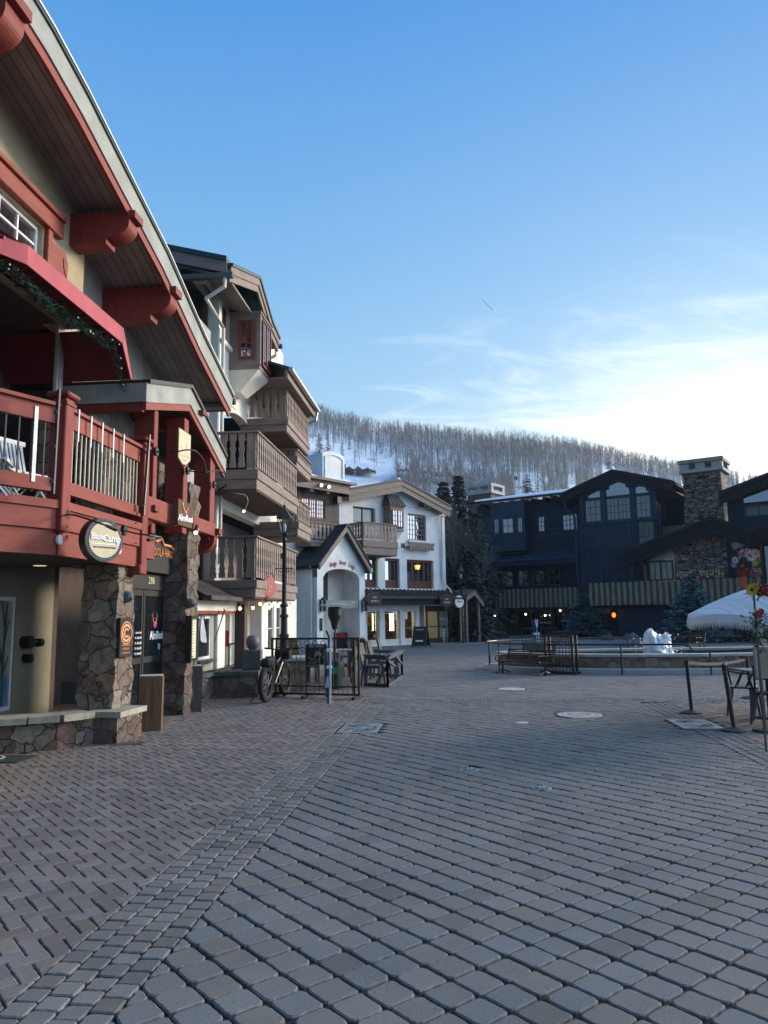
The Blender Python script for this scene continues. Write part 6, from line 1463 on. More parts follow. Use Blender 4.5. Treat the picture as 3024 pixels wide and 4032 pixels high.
# ---- low stone gable porch
yp2=-4.5
pp2=[B_(290,1010,yp2-.7),B_(1155,672,yp2-.7),B_(1490,795,yp2-.7)]
b=MB(); strip(b,pp2,[dn(p,.85) for p in pp2],yp2-.7,yp2-.55); b.build('bargeboard',M['navyd'],DB)
b=MB(); strip(b,[dn(p,-.18) for p in pp2],[dn(p,-.002) for p in pp2],yp2-.8,yc2-.2); b.build('roof',M['shingle'],DB)
pp3=[B_(1485,800,yp2-.5),B_(1900,635,yp2-.5)]
b=MB(); strip(b,pp3,[dn(p,.8) for p in pp3],yp2-.5,yp2-.4); b.build('bargeboard',M['navyd'],DB); b=MB(); strip(b,[dn(p,-.18) for p in pp3],[dn(p,-.002) for p in pp3],yp2-.6,yr2-.8); b.build('roof',M['shingle'],DB)
fz_=B_(900,1225,yp2)[1]
sx0,sx1=B_(805,1000,yp2)[0],B_(1290,1000,yp2)[0]; apx=pp2[1][0]; z0_=B_(805,905,yp2)[1]; z1_=B_(1180,800,yp2)[1]
b=MB(); b.prism([(sx0,fz_),(sx1,fz_),(sx1,z1_-.25),(apx,z1_+.1),(sx0,z0_)],yp2,yp2+.5); b.build('ledgestone_wall',M['ledge'],DB)
gx=B_(572,1100,yp2)[0]; whole_win(DB,'window',yp2+.1,gx,sx0-.05,fz_,B_(700,1045,yp2)[1],2,1,M['navyt'],M['curtain'],2,.12,.05)
b=MB(); b.prism([(gx,B_(700,1045,yp2)[1]+.02),(sx0-.05,B_(700,1045,yp2)[1]+.02),(sx0-.05,z0_)],yp2+.1,yp2+.14); b.build('gable_pane',M['curtain'],DB)
b=MB(); b.box(sx1+.05,sx1+.8,yp2-.3,yp2+.4,fz_-.5,z1_-.3); x=B_(500,1150,yp2)[0]; b.box(x-.3,x+.3,yp2-.2,yp2+.4,fz_-3,B_(500,1090,yp2)[1]); b.each('porch_post',M['navyd'],DB)
b=MB(); b.box(sx1+.8,sx1+8,yp2+1.2,yp2+1.4,fz_-1,z1_+1); b.build('porch_back_wall',M['navy'],DB)
h=rB(1345,900,1620,1195,yp2+1.0); whole_win(DB,'window',yp2+1.1,*h,2,2,winfr,M['glass'],1,.1,.05)
b=MB(); x=B_(1640,1100,yp2-.5)[0]; b.bbox(x,x+1.5,yp2-.5,yp2+.2,fz_-.5,z1_-1,.03); b.build('white_pier',M['concrete'],DB)
b=MB(); a_=B_(1340,925,yp2-.2);c_=B_(1500,865,yp2-.2); b.bar((a_[0],yp2-.2,a_[1]),(c_[0],yp2-.2,c_[1]),.3,.4); b.build('knee_brace',M['greyboard'],DB)
y5=-5.6; boardbal(B_(48,1350,y5)[0],B_(1640,1250,y5)[0],y5,B_(700,1228,y5)[1],B_(450,1447,y5)[1],'board_balcony',4)
z5=B_(450,1447,y5)[1]
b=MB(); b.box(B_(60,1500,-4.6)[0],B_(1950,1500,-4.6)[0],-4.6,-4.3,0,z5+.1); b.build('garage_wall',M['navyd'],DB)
h=rB(300,1480,880,1700,-4.7); b=MB(); b.box(h[0],h[1],-4.75,-4.601,0,h[3]); b.build('garage_door',M['navyv'],DB)
h=rB(85,1470,240,1530,-4.7); b=MB(); b.bbox(h[0],h[1],-5,-4.601,h[2],h[3],.02); b.build('stone_lintel',M['plant'],DB)
# firewood
for k,(r_,lb) in enumerate((((830,1145,975,1212),'smaller stack of split firewood, left of the taller stack by the ledgestone wall'),((1010,1128,1280,1205),'larger stack of split firewood on the balcony right of the blue spruce top'))):
    h=rB(*r_,yp2-.5); o=thing('firewood_stack',lb,'firewood',D.w((h[0]+h[1])/2,yp2-.6,h[2]),R(90-D.a),'firewood stacks'); b=MB(); rs=random.Random(k); w=(h[1]-h[0])/2; hh=h[3]-h[2]
    nx_=int(2*w/.17)
    for i in range(nx_):
        for j in range(max(3,int(hh/.15))):
            if rs.random()<.06: continue
            c=rs.choice([(.62,.44,.26),(.45,.31,.19),(.72,.55,.34),(.2,.14,.1)]); b.tube([(-w+.1+i*.17+rs.uniform(-.02,.02),rs.uniform(-.05,.03),.07+j*.15),(-w+.1+i*.17,.35,.07+j*.15)],.08,5,c=c)
    b.build('logs',M['vc'],o)
# wall lamps glowing orange
for px,py,lb in ((268,1540,'glowing orange wall lamp left of the dark garage door'),(855,1522,'dim orange wall lamp at the right end of the dark garage door')):
    x,z=B_(px,py,-5); o=thing('orange_wall_lamp',lb,'wall lamp',D.w(x,-5,z),R(90-D.a),'orange lamps on the garage wall'); b=MB(); b.ball((0,0,0),.13 if px<500 else .10,10,1.3); b.build('globe',M['orange'] if px<500 else emis('dim_orange_glow',(.8,.2,.05),.35),o); b=MB(); b.box(-.06,.06,0,.38,-.35,-.2); b.box(-.05,.05,-.05,.05,-.35,-.2); b.build('bracket',M['black'],o)
# second chimney far left roof
c=atY(1880,2000,66); E2=Fr(c.x,c.y,128); eY=lambda px,py,o=0:E2.y(px,py,o)
o=fthing('small_stone_chimney','smaller stone chimney with pale open cap behind the tall spruces','chimney',E2)
x0=eY(1836,1960)[0];x1=eY(1939,1960)[0]; zm=eY(1880,1948)[1]; zt_=eY(1880,1908)[1]
x0s=eY(1873,1960)[0]
b=MB(); b.box(x0+.15,x1-.15,0,2.2,7,zm); b.build('stone_shaft',M['ledge2'],o); b=MB(); b.bbox(x0,x1,-.15,2.35,zm+.002,zm+.3,.02); b.bbox(x0,x1,-.15,2.35,zt_-.25,zt_,.02)
for t in (0,.42,.85): b.box(x0+(x1-x0-.35)*t/.85,x0+(x1-x0-.35)*t/.85+.35,-.1,.25,zm+.301,zt_-.251); b.box(x0+(x1-x0-.35)*t/.85,x0+(x1-x0-.35)*t/.85+.35,1.9,2.3,zm+.301,zt_-.251)
b.build('open_cap',M['concrete'],o)
c=atY(2173,1950,60); o=thing('copper_flue','slim copper flue pipe rising from the dark blue roof','flue',(c.x,c.y,ez+.4)); z=atY(2173,1936,60).z-ez-.4; b=MB(); b.tube([(0,0,0),(0,0,z)],.15,10); b.build('pipe',M['copper'],o)
# ================================================================ snowy hillside with bare aspens
import bisect
def interp(xs,ys,x):
    if x<=xs[0]: return ys[0]
    if x>=xs[-1]: return ys[-1]
    i=bisect.bisect(xs,x)-1; return ys[i]+(ys[i+1]-ys[i])*(x-xs[i])/(xs[i+1]-xs[i])
RX=[300,1000,1240,1400,1500,1700,1900,2100,2300,2500,2700,2900,3024,3400,4200]
RYt=[1560,1570,1590,1630,1655,1672,1692,1702,1735,1780,1815,1850,1872,1930,2050]   # tree tops
RD=[420,420,420,420,420,425,430,440,470,520,580,640,680,760,900]
TH_=12.0
def ridge(px):
    d=interp(RX,RD,px); return interp(RX,RYt,px)+F*TH_*.94/d, d
GS=[0,.08,.15,.3,.42,.5,.53,.7,1.0]; GG=[0,.22,.36,.56,.68,.765,.835,.90,1.0]
from mathutils import noise as mn
def hillpt(px,s):
    ry,d=ridge(px); Yd=110+(d-110)*s; wob=mn.noise(Vector((px*.004,s*3,0)))*.035
    band=.5+.02*math.sin(px*.011)+.03*mn.noise(Vector((px*.008,7,0)))
    s2=s+wob if s<.95 else s
    y=2330+(ry-2330)*interp(GS,GG,min(1,max(0,s2)))
    p=atY(px,y,Yd); 
    p.z+=mn.noise(Vector((p.x*.03,p.y*.03,0)))*1.6*min(1,s*3)*(1 if s<.95 else 0)
    return p
nxh,nyh=150,70
b=MB(); V=[]
for i in range(nxh+1):
    px=200+(4200-200)*i/nxh
    for j in range(nyh+1): V.append(hillpt(px,j/nyh))
    e=V[-1]; V.append(Vector((e.x*1.25,e.y*1.25,e.z-25)))
m_=nyh+2
HZTOP=max(v.z for v in V)+17
b.add(V,[(i*m_+j,(i+1)*m_+j,(i+1)*m_+j+1,i*m_+j+1) for i in range(nxh) for j in range(m_-1)])
def hillmat():
    N=NT('snowy_hillside'); bb=N.b; bb.inputs['Roughness'].default_value=.8
    tc=N.n('ShaderNodeTexCoord').outputs['Object']; n1=N.n('ShaderNodeTexNoise',Scale=.06,Detail=8.0,Roughness=.65); N.l(tc,n1.inputs['Vector']); n2=N.n('ShaderNodeTexNoise',Scale=.5,Detail=6.0); N.l(tc,n2.inputs['Vector'])
    f=N.ramp(n1.outputs[0],[(.60,(0,0,0)),(.66,(1,1,1))]); c=N.mix(f,(.74,.83,.93),(.16,.13,.11)); N.l(c,bb.inputs['Base Color'])
    bp=N.n('ShaderNodeBump',Strength=.6,Distance=.8); N.l(n2.outputs[0],bp.inputs['Height']); N.l(bp.outputs[0],bb.inputs['Normal']); return N.m
b.build('hillside',hillmat(),kind='structure',smooth=True)
# rock outcrops
rkm=mat('dark_snow_streaked_rock',(.085,.075,.072),.9,.4,.35,.8,.3,fine=1.5,c2=(.05,.045,.045))
RK=[(1402,1828,78,22,'long dark rock ledge at the left of the snow slope'),(1335,1815,25,12,'small dark rock left of the long ledge on the snow slope'),(1598,1838,35,14,'dark rock between the long left ledge and the middle crags'),(1670,1838,60,24,'broad dark crag in the middle of the aspen slope'),(1760,1850,50,26,'dark crag just right of the broad middle crag'),(1835,1862,50,22,'rightmost dark crag above the tall spruce tops'),(2010,1865,40,14,'low dark rock band among aspens above the blue lodge roof')]
for k,(px,py,w,h,lb) in enumerate(RK):
    ry,d=ridge(px); s=.475; Yd=110+(d-110)*s-2; c=atY(px,py,Yd); W_2=w/F*Yd; Hh=h/F*Yd
    o=thing('rock_outcrop',lb,'rock',(c.x,c.y,c.z-Hh),0,'rock outcrops on the hillside'); rs=random.Random(k+20); b=MB(); n=16; vs=[];sn=[]
    for j in range(8):
        for i in range(n):
            t=i/(n-1); a=j/7; env=math.sin(math.pi*min(1,max(0,t*1.02)))**.5
            x=(t*2-1)*W_2; z=Hh*1.5*a*(.25+.75*env*(.6+.4*math.sin(i*1.7+k)))+rs.uniform(-.3,.3)*Hh*.25; y=a*a*5+rs.uniform(-.6,.6)+ (0 if a<.9 else 3)
            vs.append((x,y,z-.1*t*W_2))
    b.add(vs,[(j*n+i,j*n+i+1,(j+1)*n+i+1,(j+1)*n+i) for j in range(7) for i in range(n-1)]); b.build('rock_face',rkm,o)
    b=MB(); top=[vs[7*n+i] for i in range(n)]
    b.add([(x,y-.2,z-.25) for x,y,z in top]+[(x,y+1,z+.7+rs.uniform(0,.3)) for x,y,z in top]+[(x,y+8,z+2.0) for x,y,z in top],[(r*n+i,r*n+i+1,(r+1)*n+i+1,(r+1)*n+i) for r in (0,1) for i in range(n-1)]); b.build('snow_cap',M['snow'],o,smooth=True)
# conifer places first, so that the aspens leave room in front of them
def proj(p):
    v=Vector(p)-Vector((0,0,H)); a=v.dot(rt); b_=v.dot(up); c_=v.dot(fw); return 1512+F*a/c_, 2016-F*b_/c_
HC=[(1258,1788,1702,50,'small dark conifer, leftmost of the pair above the white roof block'),(1291,1782,1704,34,'slim dark conifer, right one of the pair above the white roof block'),(1346,1795,1722,26,'thin dark conifer on the snow right of the white roof block'),(1376,1770,1700,22,'faint dark conifer at the upper edge of the snow slope'),(1500,1790,1705,22,'narrow dark conifer in the aspens above the long rock ledge'),(1540,1800,1730,18,'thin dark conifer right of the narrow one above the rock ledge'),(2077,1975,1866,80,'broad dark conifer standing above the blue lodge roof'),(2120,1975,1862,40,'slim dark conifer just right of the broad one above the blue lodge roof'),(2255,1900,1790,24,'thin dark conifer deep in the aspens left of the glazed gable'),(2398,1850,1772,40,'dark conifer on the ridge above the glazed gable'),(2564,1890,1812,42,'dark conifer left of the big stone chimney'),(2930,1905,1868,26,'small dark conifer right of the big stone chimney')]
HCP=[]
for (px,yb,yt,w,lb) in HC:
    s_=min((abs(proj(hillpt(px,k/100))[1]-yb),k/100) for k in range(10,99))[1]; HCP.append((px,w,s_))
def covers_conifer(px,s): return any(abs(px-a)<w*.5+6 and s<c+.02 for a,w,c in HCP)
# aspens
tw=random.Random(11)
TR=(.54,.57,.60); TW=(.25,.225,.20)
def aspen(mb,p,h,r,nb,rs,det=1,dark=1.0):
    lean=Vector((rs.uniform(-.03,.03)*h,rs.uniform(-.02,.02)*h,0)); k=rs.uniform(.7,1.15)*dark; tc_=tuple(c*k for c in TR); wc=tuple(c*rs.uniform(.7,1.25)*dark for c in TW)
    q=Vector(p); m1=q+lean*.4+Vector((rs.uniform(-.15,.15),0,h*.45)); e=q+lean*.9+Vector((0,0,h*.84))
    n=3 if det==1 else 5
    mb.tube([q+Vector((0,0,-.4)),m1,e],[r,r*.75,r*.2],n,c=tc_,cap=False)
    for i in range(nb):
        t=.38+.48*rs.random()**.7; a=rs.random()*2*math.pi; o=q+lean*t+Vector((0,0,h*t)); L_=h*(.05+.17*(1-abs(t-.62)*1.3))*rs.uniform(.7,1.3); el=rs.uniform(.45,1.35)
        d=Vector((math.cos(a)*math.cos(el),math.sin(a)*math.cos(el),math.sin(el)))*L_; s=Vector((-math.sin(a),math.cos(a),0))*r*(.42 if det>1 else .75)
        mb.quad(o-s,o+s,o+d,c=wc)
        if det>1:
            for u in (.45,.7): 
                o2=o+d*u; a2=a+rs.uniform(-1,1); d2=Vector((math.cos(a2)*.6,math.sin(a2)*.6,.7))*L_*.4; mb.quad(o2-s*.5,o2+s*.5,o2+d2,c=wc)
protos=[]
for k in range(6):
    b=MB(); aspen(b,(0,0,0),13+k%3,.13,46,tw,2); me=b.build('bare_aspen',M['leaf'],None,'bare pale-trunked aspen among its like on the open snow slope','tree','bare aspens on the snow slope'); protos.append(me)
usedp=[False]*6; cnt=0
FY=[]
while cnt<290:
    px=tw.uniform(1330,2330); s=tw.uniform(.14,.52)
    if px<1600 and tw.random()<((.95 if px<1500 else .7)): continue
    if covers_conifer(px,s): continue
    p=hillpt(px,s)
    if FY and min((abs(p.x-q[0])+abs(p.y-q[1])*.3) for q in FY)<.8: continue
    FY.append((p.x,p.y)); k=tw.randrange(6)
    o=protos[k] if not usedp[k] else dup(protos[k]); usedp[k]=True
    o.location=p; o.rotation_euler=(0,0,tw.random()*6.28); sc_=tw.uniform(.75,1.12); o.scale=(sc_,sc_,sc_); cnt+=1
b=MB()
for i in range(9500):
    u=tw.random(); px=tw.uniform(950,3500)
    s=.53+.47*tw.random() if u<.62 else (tw.uniform(.93,1.0) if u<.82 else tw.uniform(.2,.55))
    if s<.53 and px<2000 and px<1900+tw.uniform(-50,250): continue
    if px<1480 and .5<s<.72 and tw.random()<.75: continue
    if covers_conifer(px,s): continue
    if px<1950 and .42<s<.66 and tw.random()<.6: continue
    p=hillpt(px,s); aspen(b,p,tw.uniform(7.5,15),.10 if px<2300 else .13,13 if px<2300 else 10,tw,1,dark=.85)
tag(b.build('aspen_forest',M['leaf']),kind='stuff')
# conifers
def spruce(mb,h,rad,rs,colr,n_wh=26,droop=.25,nper=11,leaf=.16,dens=1.0,irr=.25):
    """branches in whorls carrying small needle sprays"""
    for w in range(n_wh):
        t=(w+rs.random()*.6)/n_wh; z=h*(.04+.95*t); Rb=rad*((1-t)**.75)*rs.uniform(1-irr,1+irr*.5)+.04*rad
        for k in range(int(nper*(1-t*.45))):
            a=rs.random()*2*math.pi; L_=Rb*rs.uniform(.7,1.1); d=Vector((math.cos(a),math.sin(a),0)); sd=Vector((-d.y,d.x,0))
            ns=max(3,int(L_/leaf*1.4*dens))
            for i in range(ns):
                u=(i+.5+rs.uniform(-.3,.3))/ns; q=d*L_*u+Vector((0,0,z-droop*L_*u*u*2+L_*.10*u*u*u*2)); wdt=leaf*(.75+.6*(1-u))
                g=rs.uniform(.55,1.45)*(.8+.4*u); c=(colr[0]*g,colr[1]*g,colr[2]*g)
                for sg in (-1,1):
                    e=q+sd*sg*wdt*rs.uniform(.7,1.3)+d*leaf*rs.uniform(.5,1.1)+Vector((0,0,-leaf*rs.uniform(.1,.7)))
                    f=d*leaf*.40+Vector((0,0,rs.uniform(-.25,.25)*leaf)); mb.quad(q-f,q+f,e+f*.3,e-f*.6,c=c)
    mb_=None
def conifer(px,pyb,pyt,Yd,wpx,lab,colr=(.055,.095,.082),seed=1,group=None,name='spruce_tree',nwh=26,nper=11,leaf=None,zbase=None,droop=.25,dens=1.0,trunk=True,irr=.25):
    c=atY(px,pyb,Yd); 
    if zbase is not None: c.z=zbase
    h=atY(px,pyt,Yd).z-c.z; rad=wpx/F*Yd/2; rs=random.Random(seed)
    o=thing(name,lab,'tree',c,rs.random()*6,group); b=MB(); spruce(b,h,rad,rs,colr,nwh,droop,nper,leaf or rad*.09,dens,irr); b.build('crown',M['leaf'],o)
    if trunk: b=MB(); b.tube([(0,0,-.3),(0,0,h*.5),(0,0,h*.97)],[h*.018,h*.011,.01],8); b.build('trunk',M['bark'],o)
    return o
G1='tall dark spruces between the lodges'
conifer(1760,2520,1885,56,250,'tall dark spruce nearest the white lodge corner',seed=1,group=G1,zbase=0,nwh=62,nper=15,leaf=.26,irr=.4)
conifer(1822,2520,1862,60,250,'tallest dark spruce, its top in front of the small stone chimney',seed=2,group=G1,zbase=0,nwh=66,nper=15,leaf=.26,irr=.4)
conifer(1888,2500,2010,51,250,'shorter broad dark spruce against the left end of the blue lodge',seed=3,group=G1,zbase=0,nwh=48,nper=15,leaf=.26,irr=.35)
conifer(1775,2480,2150,52,240,'low dense dark spruce at the foot of the tall spruces',seed=33,group=G1,zbase=0,nwh=26,nper=15,leaf=.22,irr=.3)
G2='small dark conifers on the hillside'
for k,((px,yb,yt,w,lb),(_,_,s_)) in enumerate(zip(HC,HCP)):
    hp=hillpt(px,s_); conifer(px,yb,yt,hp.y,w,lb,(.03,.055,.05),40+k,G2,'hill_conifer',20,12,trunk=False,dens=1.0,zbase=hp.z)
conifer(2735,2530,2262,39.5,270,'blue-green spruce in front of the board balcony, right of the garage door',(.07,.17,.20),9,'blue spruces before the dark lodge','blue_spruce',34,16,.17,0,.12)
conifer(2305,2530,2330,48,230,'blue-green bushy spruce at the foot of the glazed gable',(.07,.165,.19),10,'blue spruces before the dark lodge','blue_spruce',24,18,.16,0,.10)
conifer(1800,2500,2085,47,250,'broad dark spruce low in front of the tall spruces',seed=51,group=G1,zbase=0,nwh=34,nper=16,leaf=.24,irr=.35)
conifer(1858,2500,2150,46,230,'bushy dark spruce beside the dark street lamp',seed=52,group=G1,zbase=0,nwh=30,nper=16,leaf=.24,irr=.35)
# bare deciduous trees in front of the spruces
def bare(px,pyb,pyt,Yd,lab,seed,spread=.34):
    c=atY(px,pyb,Yd); c.z=0; h=atY(px,pyt,Yd).z; rs=random.Random(seed); o=thing('bare_tree',lab,'tree',c,0,'bare branching trees between the lodges'); b=MB(); tb=MB()
    tb.tube([(0,0,0),(.1,0,h*.3)],[.14,.10],7); tb.build('trunk',M['bark'],o)
    def br(p,d,L_,r,lev):
        q=p+d*L_; mid=p+d*L_*.5+Vector((rs.uniform(-.08,.08),rs.uniform(-.08,.08),.03))*L_; b.tube([p,mid,q],[r,r*.75,r*.45],4 if lev<2 else 3,c=tuple(x*rs.uniform(.8,1.3) for x in (.12,.135,.13)),cap=False)
        if lev<4:
            for _ in range(4 if lev<3 else 3): nd=(d+Vector((rs.uniform(-1,1),rs.uniform(-1,1),rs.uniform(-.2,.6)))*spread*1.3).normalized(); br(p+d*L_*rs.uniform(.4,1),nd,L_*rs.uniform(.5,.72),r*.5,lev+1)
    for k in range(5): br(Vector((.1,0,h*(.2+.12*k))),Vector((rs.uniform(-.6,.6),rs.uniform(-.5,.5),1)).normalized(),h*(.42-.05*k),.07,0)
    b.build('branches',M['leaf'],o)
bare(1770,2520,2040,47,'bare grey branching tree hugging the right edge of the white lodge',5); bare(1840,2520,2080,47,'bare grey branching tree in front of the shorter spruce',6)
# low stone retaining rocks and shrubs in front of the far lodge
rs=random.Random(8)
for k,(px,py,w,h) in enumerate(((1800,2505,46,26),(1850,2500,40,22),(1905,2496,44,20),(1862,2480,50,20),(2480,2520,50,14),(2560,2522,60,14),(2390,2516,50,16))):
    g=gnd(px,py+6 if py<2515 else 2500); 
    if py>2515: g=atY(px,py,44); g.z=0
    Yd=g.y; W2=w/F*Yd/2; Hh=max(.35,h/F*Yd)
    b=MB(); n=9; pr=[(W2*.9,0),(W2,Hh*.3),(W2*.92,Hh*.75),(W2*.6,Hh),(W2*.05,Hh*1.02)]
    b.lathe(pr,0,0,0,n,sy=.6); b.v=[(x*(1+.12*math.sin(y*9+k)),y*(1+.1*math.cos(x*7)),z+.05*math.sin(x*11+k)) for x,y,z in b.v]
    tag(b.build('garden_boulder',M['plant'],loc=g,smooth=False),['large squarish grey boulder, leftmost in the row before the far lodge','grey boulder second in the row before the far lodge','low long grey boulder at the right end of the row','flat grey boulder behind the row by the far lodge','low flat boulder beyond the pool, below the left orange lamp','low flat boulder beyond the pool, right of the orange lamp','low flat boulder beyond the pool near the bushy blue spruce'][k],'boulder','boulders at the far side')
def bush(px,Yd,wpx,hpx,lab,colr,seed):
    c=atY(px,2500,Yd); c.z=0; w=wpx/F*Yd/2; h=hpx/F*Yd; rs=random.Random(seed); b=MB()
    for i in range(2600):
        a=rs.random()*6.283; u=rs.random(); z=h*rs.random(); rr=w*math.sqrt(max(0,1-(z/h)**2))*math.sqrt(u)*(1+.25*math.sin(a*3+seed)); p=Vector((rr*math.cos(a),rr*.6*math.sin(a),z)); g=rs.uniform(.5,1.5)
        d=Vector((rs.uniform(-1,1),rs.uniform(-1,1),rs.uniform(-.3,1))).normalized()*.12; s=Vector((rs.uniform(-1,1),rs.uniform(-1,1),rs.uniform(-1,1))).normalized()*.035; b.quad(p-s,p+d-s,p+d+s,p+s,c=tuple(x*g for x in colr))
    tag(b.build('evergreen_shrub',M['leaf'],loc=c),lab,'shrub','evergreen shrubs beyond the pool')
bush(2850,40,260,120,'dark evergreen shrub mass under the white umbrella edge, left part',(.012,.035,.035),1); bush(3000,38,240,130,'dark evergreen shrub at the right edge behind the flower pole',(.012,.035,.03),2); bush(2760,42,200,90,'low dark shrub at the foot of the right blue spruce',(.012,.04,.045),3)
a=atY(1885,1166,2400);c=atY(1947,1224,2400); b=MB(); b.tube([a,a.lerp(c,.5),c],[.6,3.6,4.2],6); b.build('contrail',M['letter'],kind='structure')
# ================================================================ street furniture
# ---- street lamp on pier
c=atY(1118,2586,17.3)
def lamppost(x,y,z0,htot,lab,big=True,gr='ornate black street lamps'):
    o=thing('street_lamp',lab,'street lamp',(x,y,z0),0,gr); k=htot/4.0
    b=MB(); b.lathe([(.17,0),(.17,.10),(.13,.14),(.12,.5),(.135,.55),(.09,.60),(.085,1.0),(.115,1.02),(.115,1.06),(.075,1.10),(.07,1.26),(.11,1.28),(.11,1.33),(.062,1.38),(.045,3.0),(.06,3.02),(.06,3.06),(.035,3.09),(.06,3.16),(.09,3.2)],n=14); b.v=[(p[0]*k,p[1]*k,p[2]*k) for p in b.v]; b.build('post',M['black'],o,smooth=True)
    hb=3.2*k; b=MB(); n=6
    def ring(r,z): return [(r*k*math.cos(2*math.pi*i/n+.3),r*k*math.sin(2*math.pi*i/n+.3),hb+z*k) for i in range(n)]
    lo,hi=ring(.095,.0),ring(.20,.42)
    for i in range(n): b.bar(lo[i],hi[i],.022*k,.022*k); b.bar(hi[i],hi[(i+1)%n],.03*k,.03*k); b.bar(lo[i],lo[(i+1)%n],.02*k,.03*k)
    b.add(ring(.235,.43)+ring(.20,.46)+ring(.09,.60)+ring(.035,.66)+ring(.03,.70),[(r*n+i,r*n+(i+1)%n,(r+1)*n+(i+1)%n,(r+1)*n+i) for r in range(4) for i in range(n)]+[tuple(range(n-1,-1,-1))])
    b.ball((0,0,hb+.73*k),.04*k,8); b.tube([(0,0,hb+.74*k),(0,0,hb+.86*k)],[.015*k,.004*k],6); b.build('lantern_frame',M['black'],o)
    g=MB(); lo,hi=ring(.088,.01),ring(.19,.41); g.hexa(lo,hi); g.build('lantern_glass',clg,o)
    bb=MB(); bb.lathe([(.03*k,0),(.05*k,.1*k),(.04*k,.2*k),(.01,.24*k)],0,0,hb+.06*k,10); bb.build('lamp_mantle',M['letter'],o)
    b=MB(); z=2.28*k; b.tube([(-.22*k,0,z),(.22*k,0,z)],.014*k,6); b.ball((-.22*k,0,z),.025*k,6); b.ball((.22*k,0,z),.025*k,6)
    for s_ in(-1,1): b.tube([(s_*.19*k*math.cos(t*.5)*.6+s_*.02,0,z-.05*k-.03*k*math.sin(t*.9)) for t in range(6)],.009*k,5)
    b.build('banner_arm',M['black'],o); b=MB(); b.box(-.09*k,-.045*k,-.03,.03,2.55*k,2.68*k); b.build('sensor_box',M['plant'],o)
    return o
clg=M['clear']
ztop=atY(1115,1972,17.3).z
lamppost(c.x,c.y,c.z,(ztop-c.z)/1.02,'ornate black street lamp standing on the stone pier behind the bicycle')
g=gnd(1822,2530); zt2_=atY(1822,2215,g.y).z; lamppost(g.x,g.y,0,zt2_/1.02,'dark street lamp in the shade between the lodges, by the oval sign')
# ---- stone pier
o=thing('stone_pier','square rubble stone pier with flat cap under the street lamp','pier',(c.x+.05,c.y+.1,0),R(8)); zt_=c.z-.0
b=MB(); stonecol(b,-.42,.42,-.38,.38,-.02,zt_-.09,9,.02); b.build('rubble_base',M['stonelt'],o); b=MB(); b.bbox(-.5,.5,-.46,.46,zt_-.088,zt_,.02); b.build('flat_cap',M['concrete'],o)
# ---- black barrier with rings
def barrier(p,q,h,lab,nb,z0=.0,feet=True,name='metal_barrier',rings=True):
    p=Vector(p);q=Vector(q);L_=(q-p).length; a=math.atan2(q.y-p.y,q.x-p.x); o=thing(name,lab,'barrier',p,a,'black ring top barriers around the patio')
    b=MB()
    for x in (.02,.12,L_-.12,L_-.02): b.box(x-.02,x+.02,-.02,.02,.08,h)
    b.box(0,L_,-.02,.02,h-.001,h+.04); b.box(0,L_,-.015,.015,.22,.25); b.box(-.0,L_,-.03,.03,.06,.10); b.build('frame',M['black'],o)
    b=MB()
    for k in range(nb): x=.16+(L_-.32)*k/(nb-1); b.tube([(x,0,.10),(x,0,h-.17)],.008,5)
    b.build('bars',M['black'],o)
    b=MB(); n=60; P1=[];P2=[]
    for i in range(n+1): x=.12+(L_-.24)*i/n; P1.append((x,.012*math.cos(i*1.3),h-.17+.012*math.sin(i*1.3))); 
    b.tube(P1,.010,5); b.build('twisted_rail',M['black'],o)
    if rings:
        b=MB(); m_=9
        for k in range(m_): x=.25+(L_-.5)*k/(m_-1); b.tube([(x+.055*math.cos(t*math.pi/8),0,h-.08+.06*math.sin(t*math.pi/8)) for t in range(17)],.007,4,cap=False)
        b.build('rings',M['black'],o)
    if feet:
        for x in (.05,L_*.42,L_-.05): b=MB(); b.bbox(x-.03,x+.03,-.28,.28,0,.059,.005); b.build('foot',M['black'],o)
    return o
pL=gnd(1068,2744);pR=gnd(1418,2752); h=atY(1420,2510,pR.y).z
barrier(pL,pR,h-.04,'long black steel barrier with ring band, skis leaning on it',17)
pB=gnd(1432,2744); 
# ---- tall black cage fence near the pool
g0=gnd(2152,2652);g1=gnd(2258,2656); hc=atY(2155,2500,g0.y).z
o=thing('pool_gate_barrier','tall black barred metal barrier with double frame standing in front of the pool','barrier',g0,math.atan2(g1.y-g0.y,g1.x-g0.x)); L_=(g1-g0).length
for dy,nm in ((0,'front'),(.3,'rear')):
    b=MB(); 
    for x in (0,L_): b.box(x-.03,x+.03,dy-.03,dy+.03,.0,hc)
    b.box(-.03,L_+.03,dy-.025,dy+.025,hc-.04,hc+.0); b.box(0,L_,dy-.015,dy+.015,.2,.23); b.box(0,L_,dy-.015,dy+.015,hc-.2,hc-.18); b.build('frame',M['black'],o); b=MB()
    for k in range(7): x=L_*(k+1)/8; b.tube([(x,dy,.1),(x,dy,hc-.03)],.009,5)
    b.build('bars',M['black'],o)
b=MB(); b.bbox(-.15,L_+.1,-.08,.05,0,.08,.01); b.bbox(-.1,L_+.1,.25,.36,0,.06,.01); b.build('base_bar',M['black'],o)
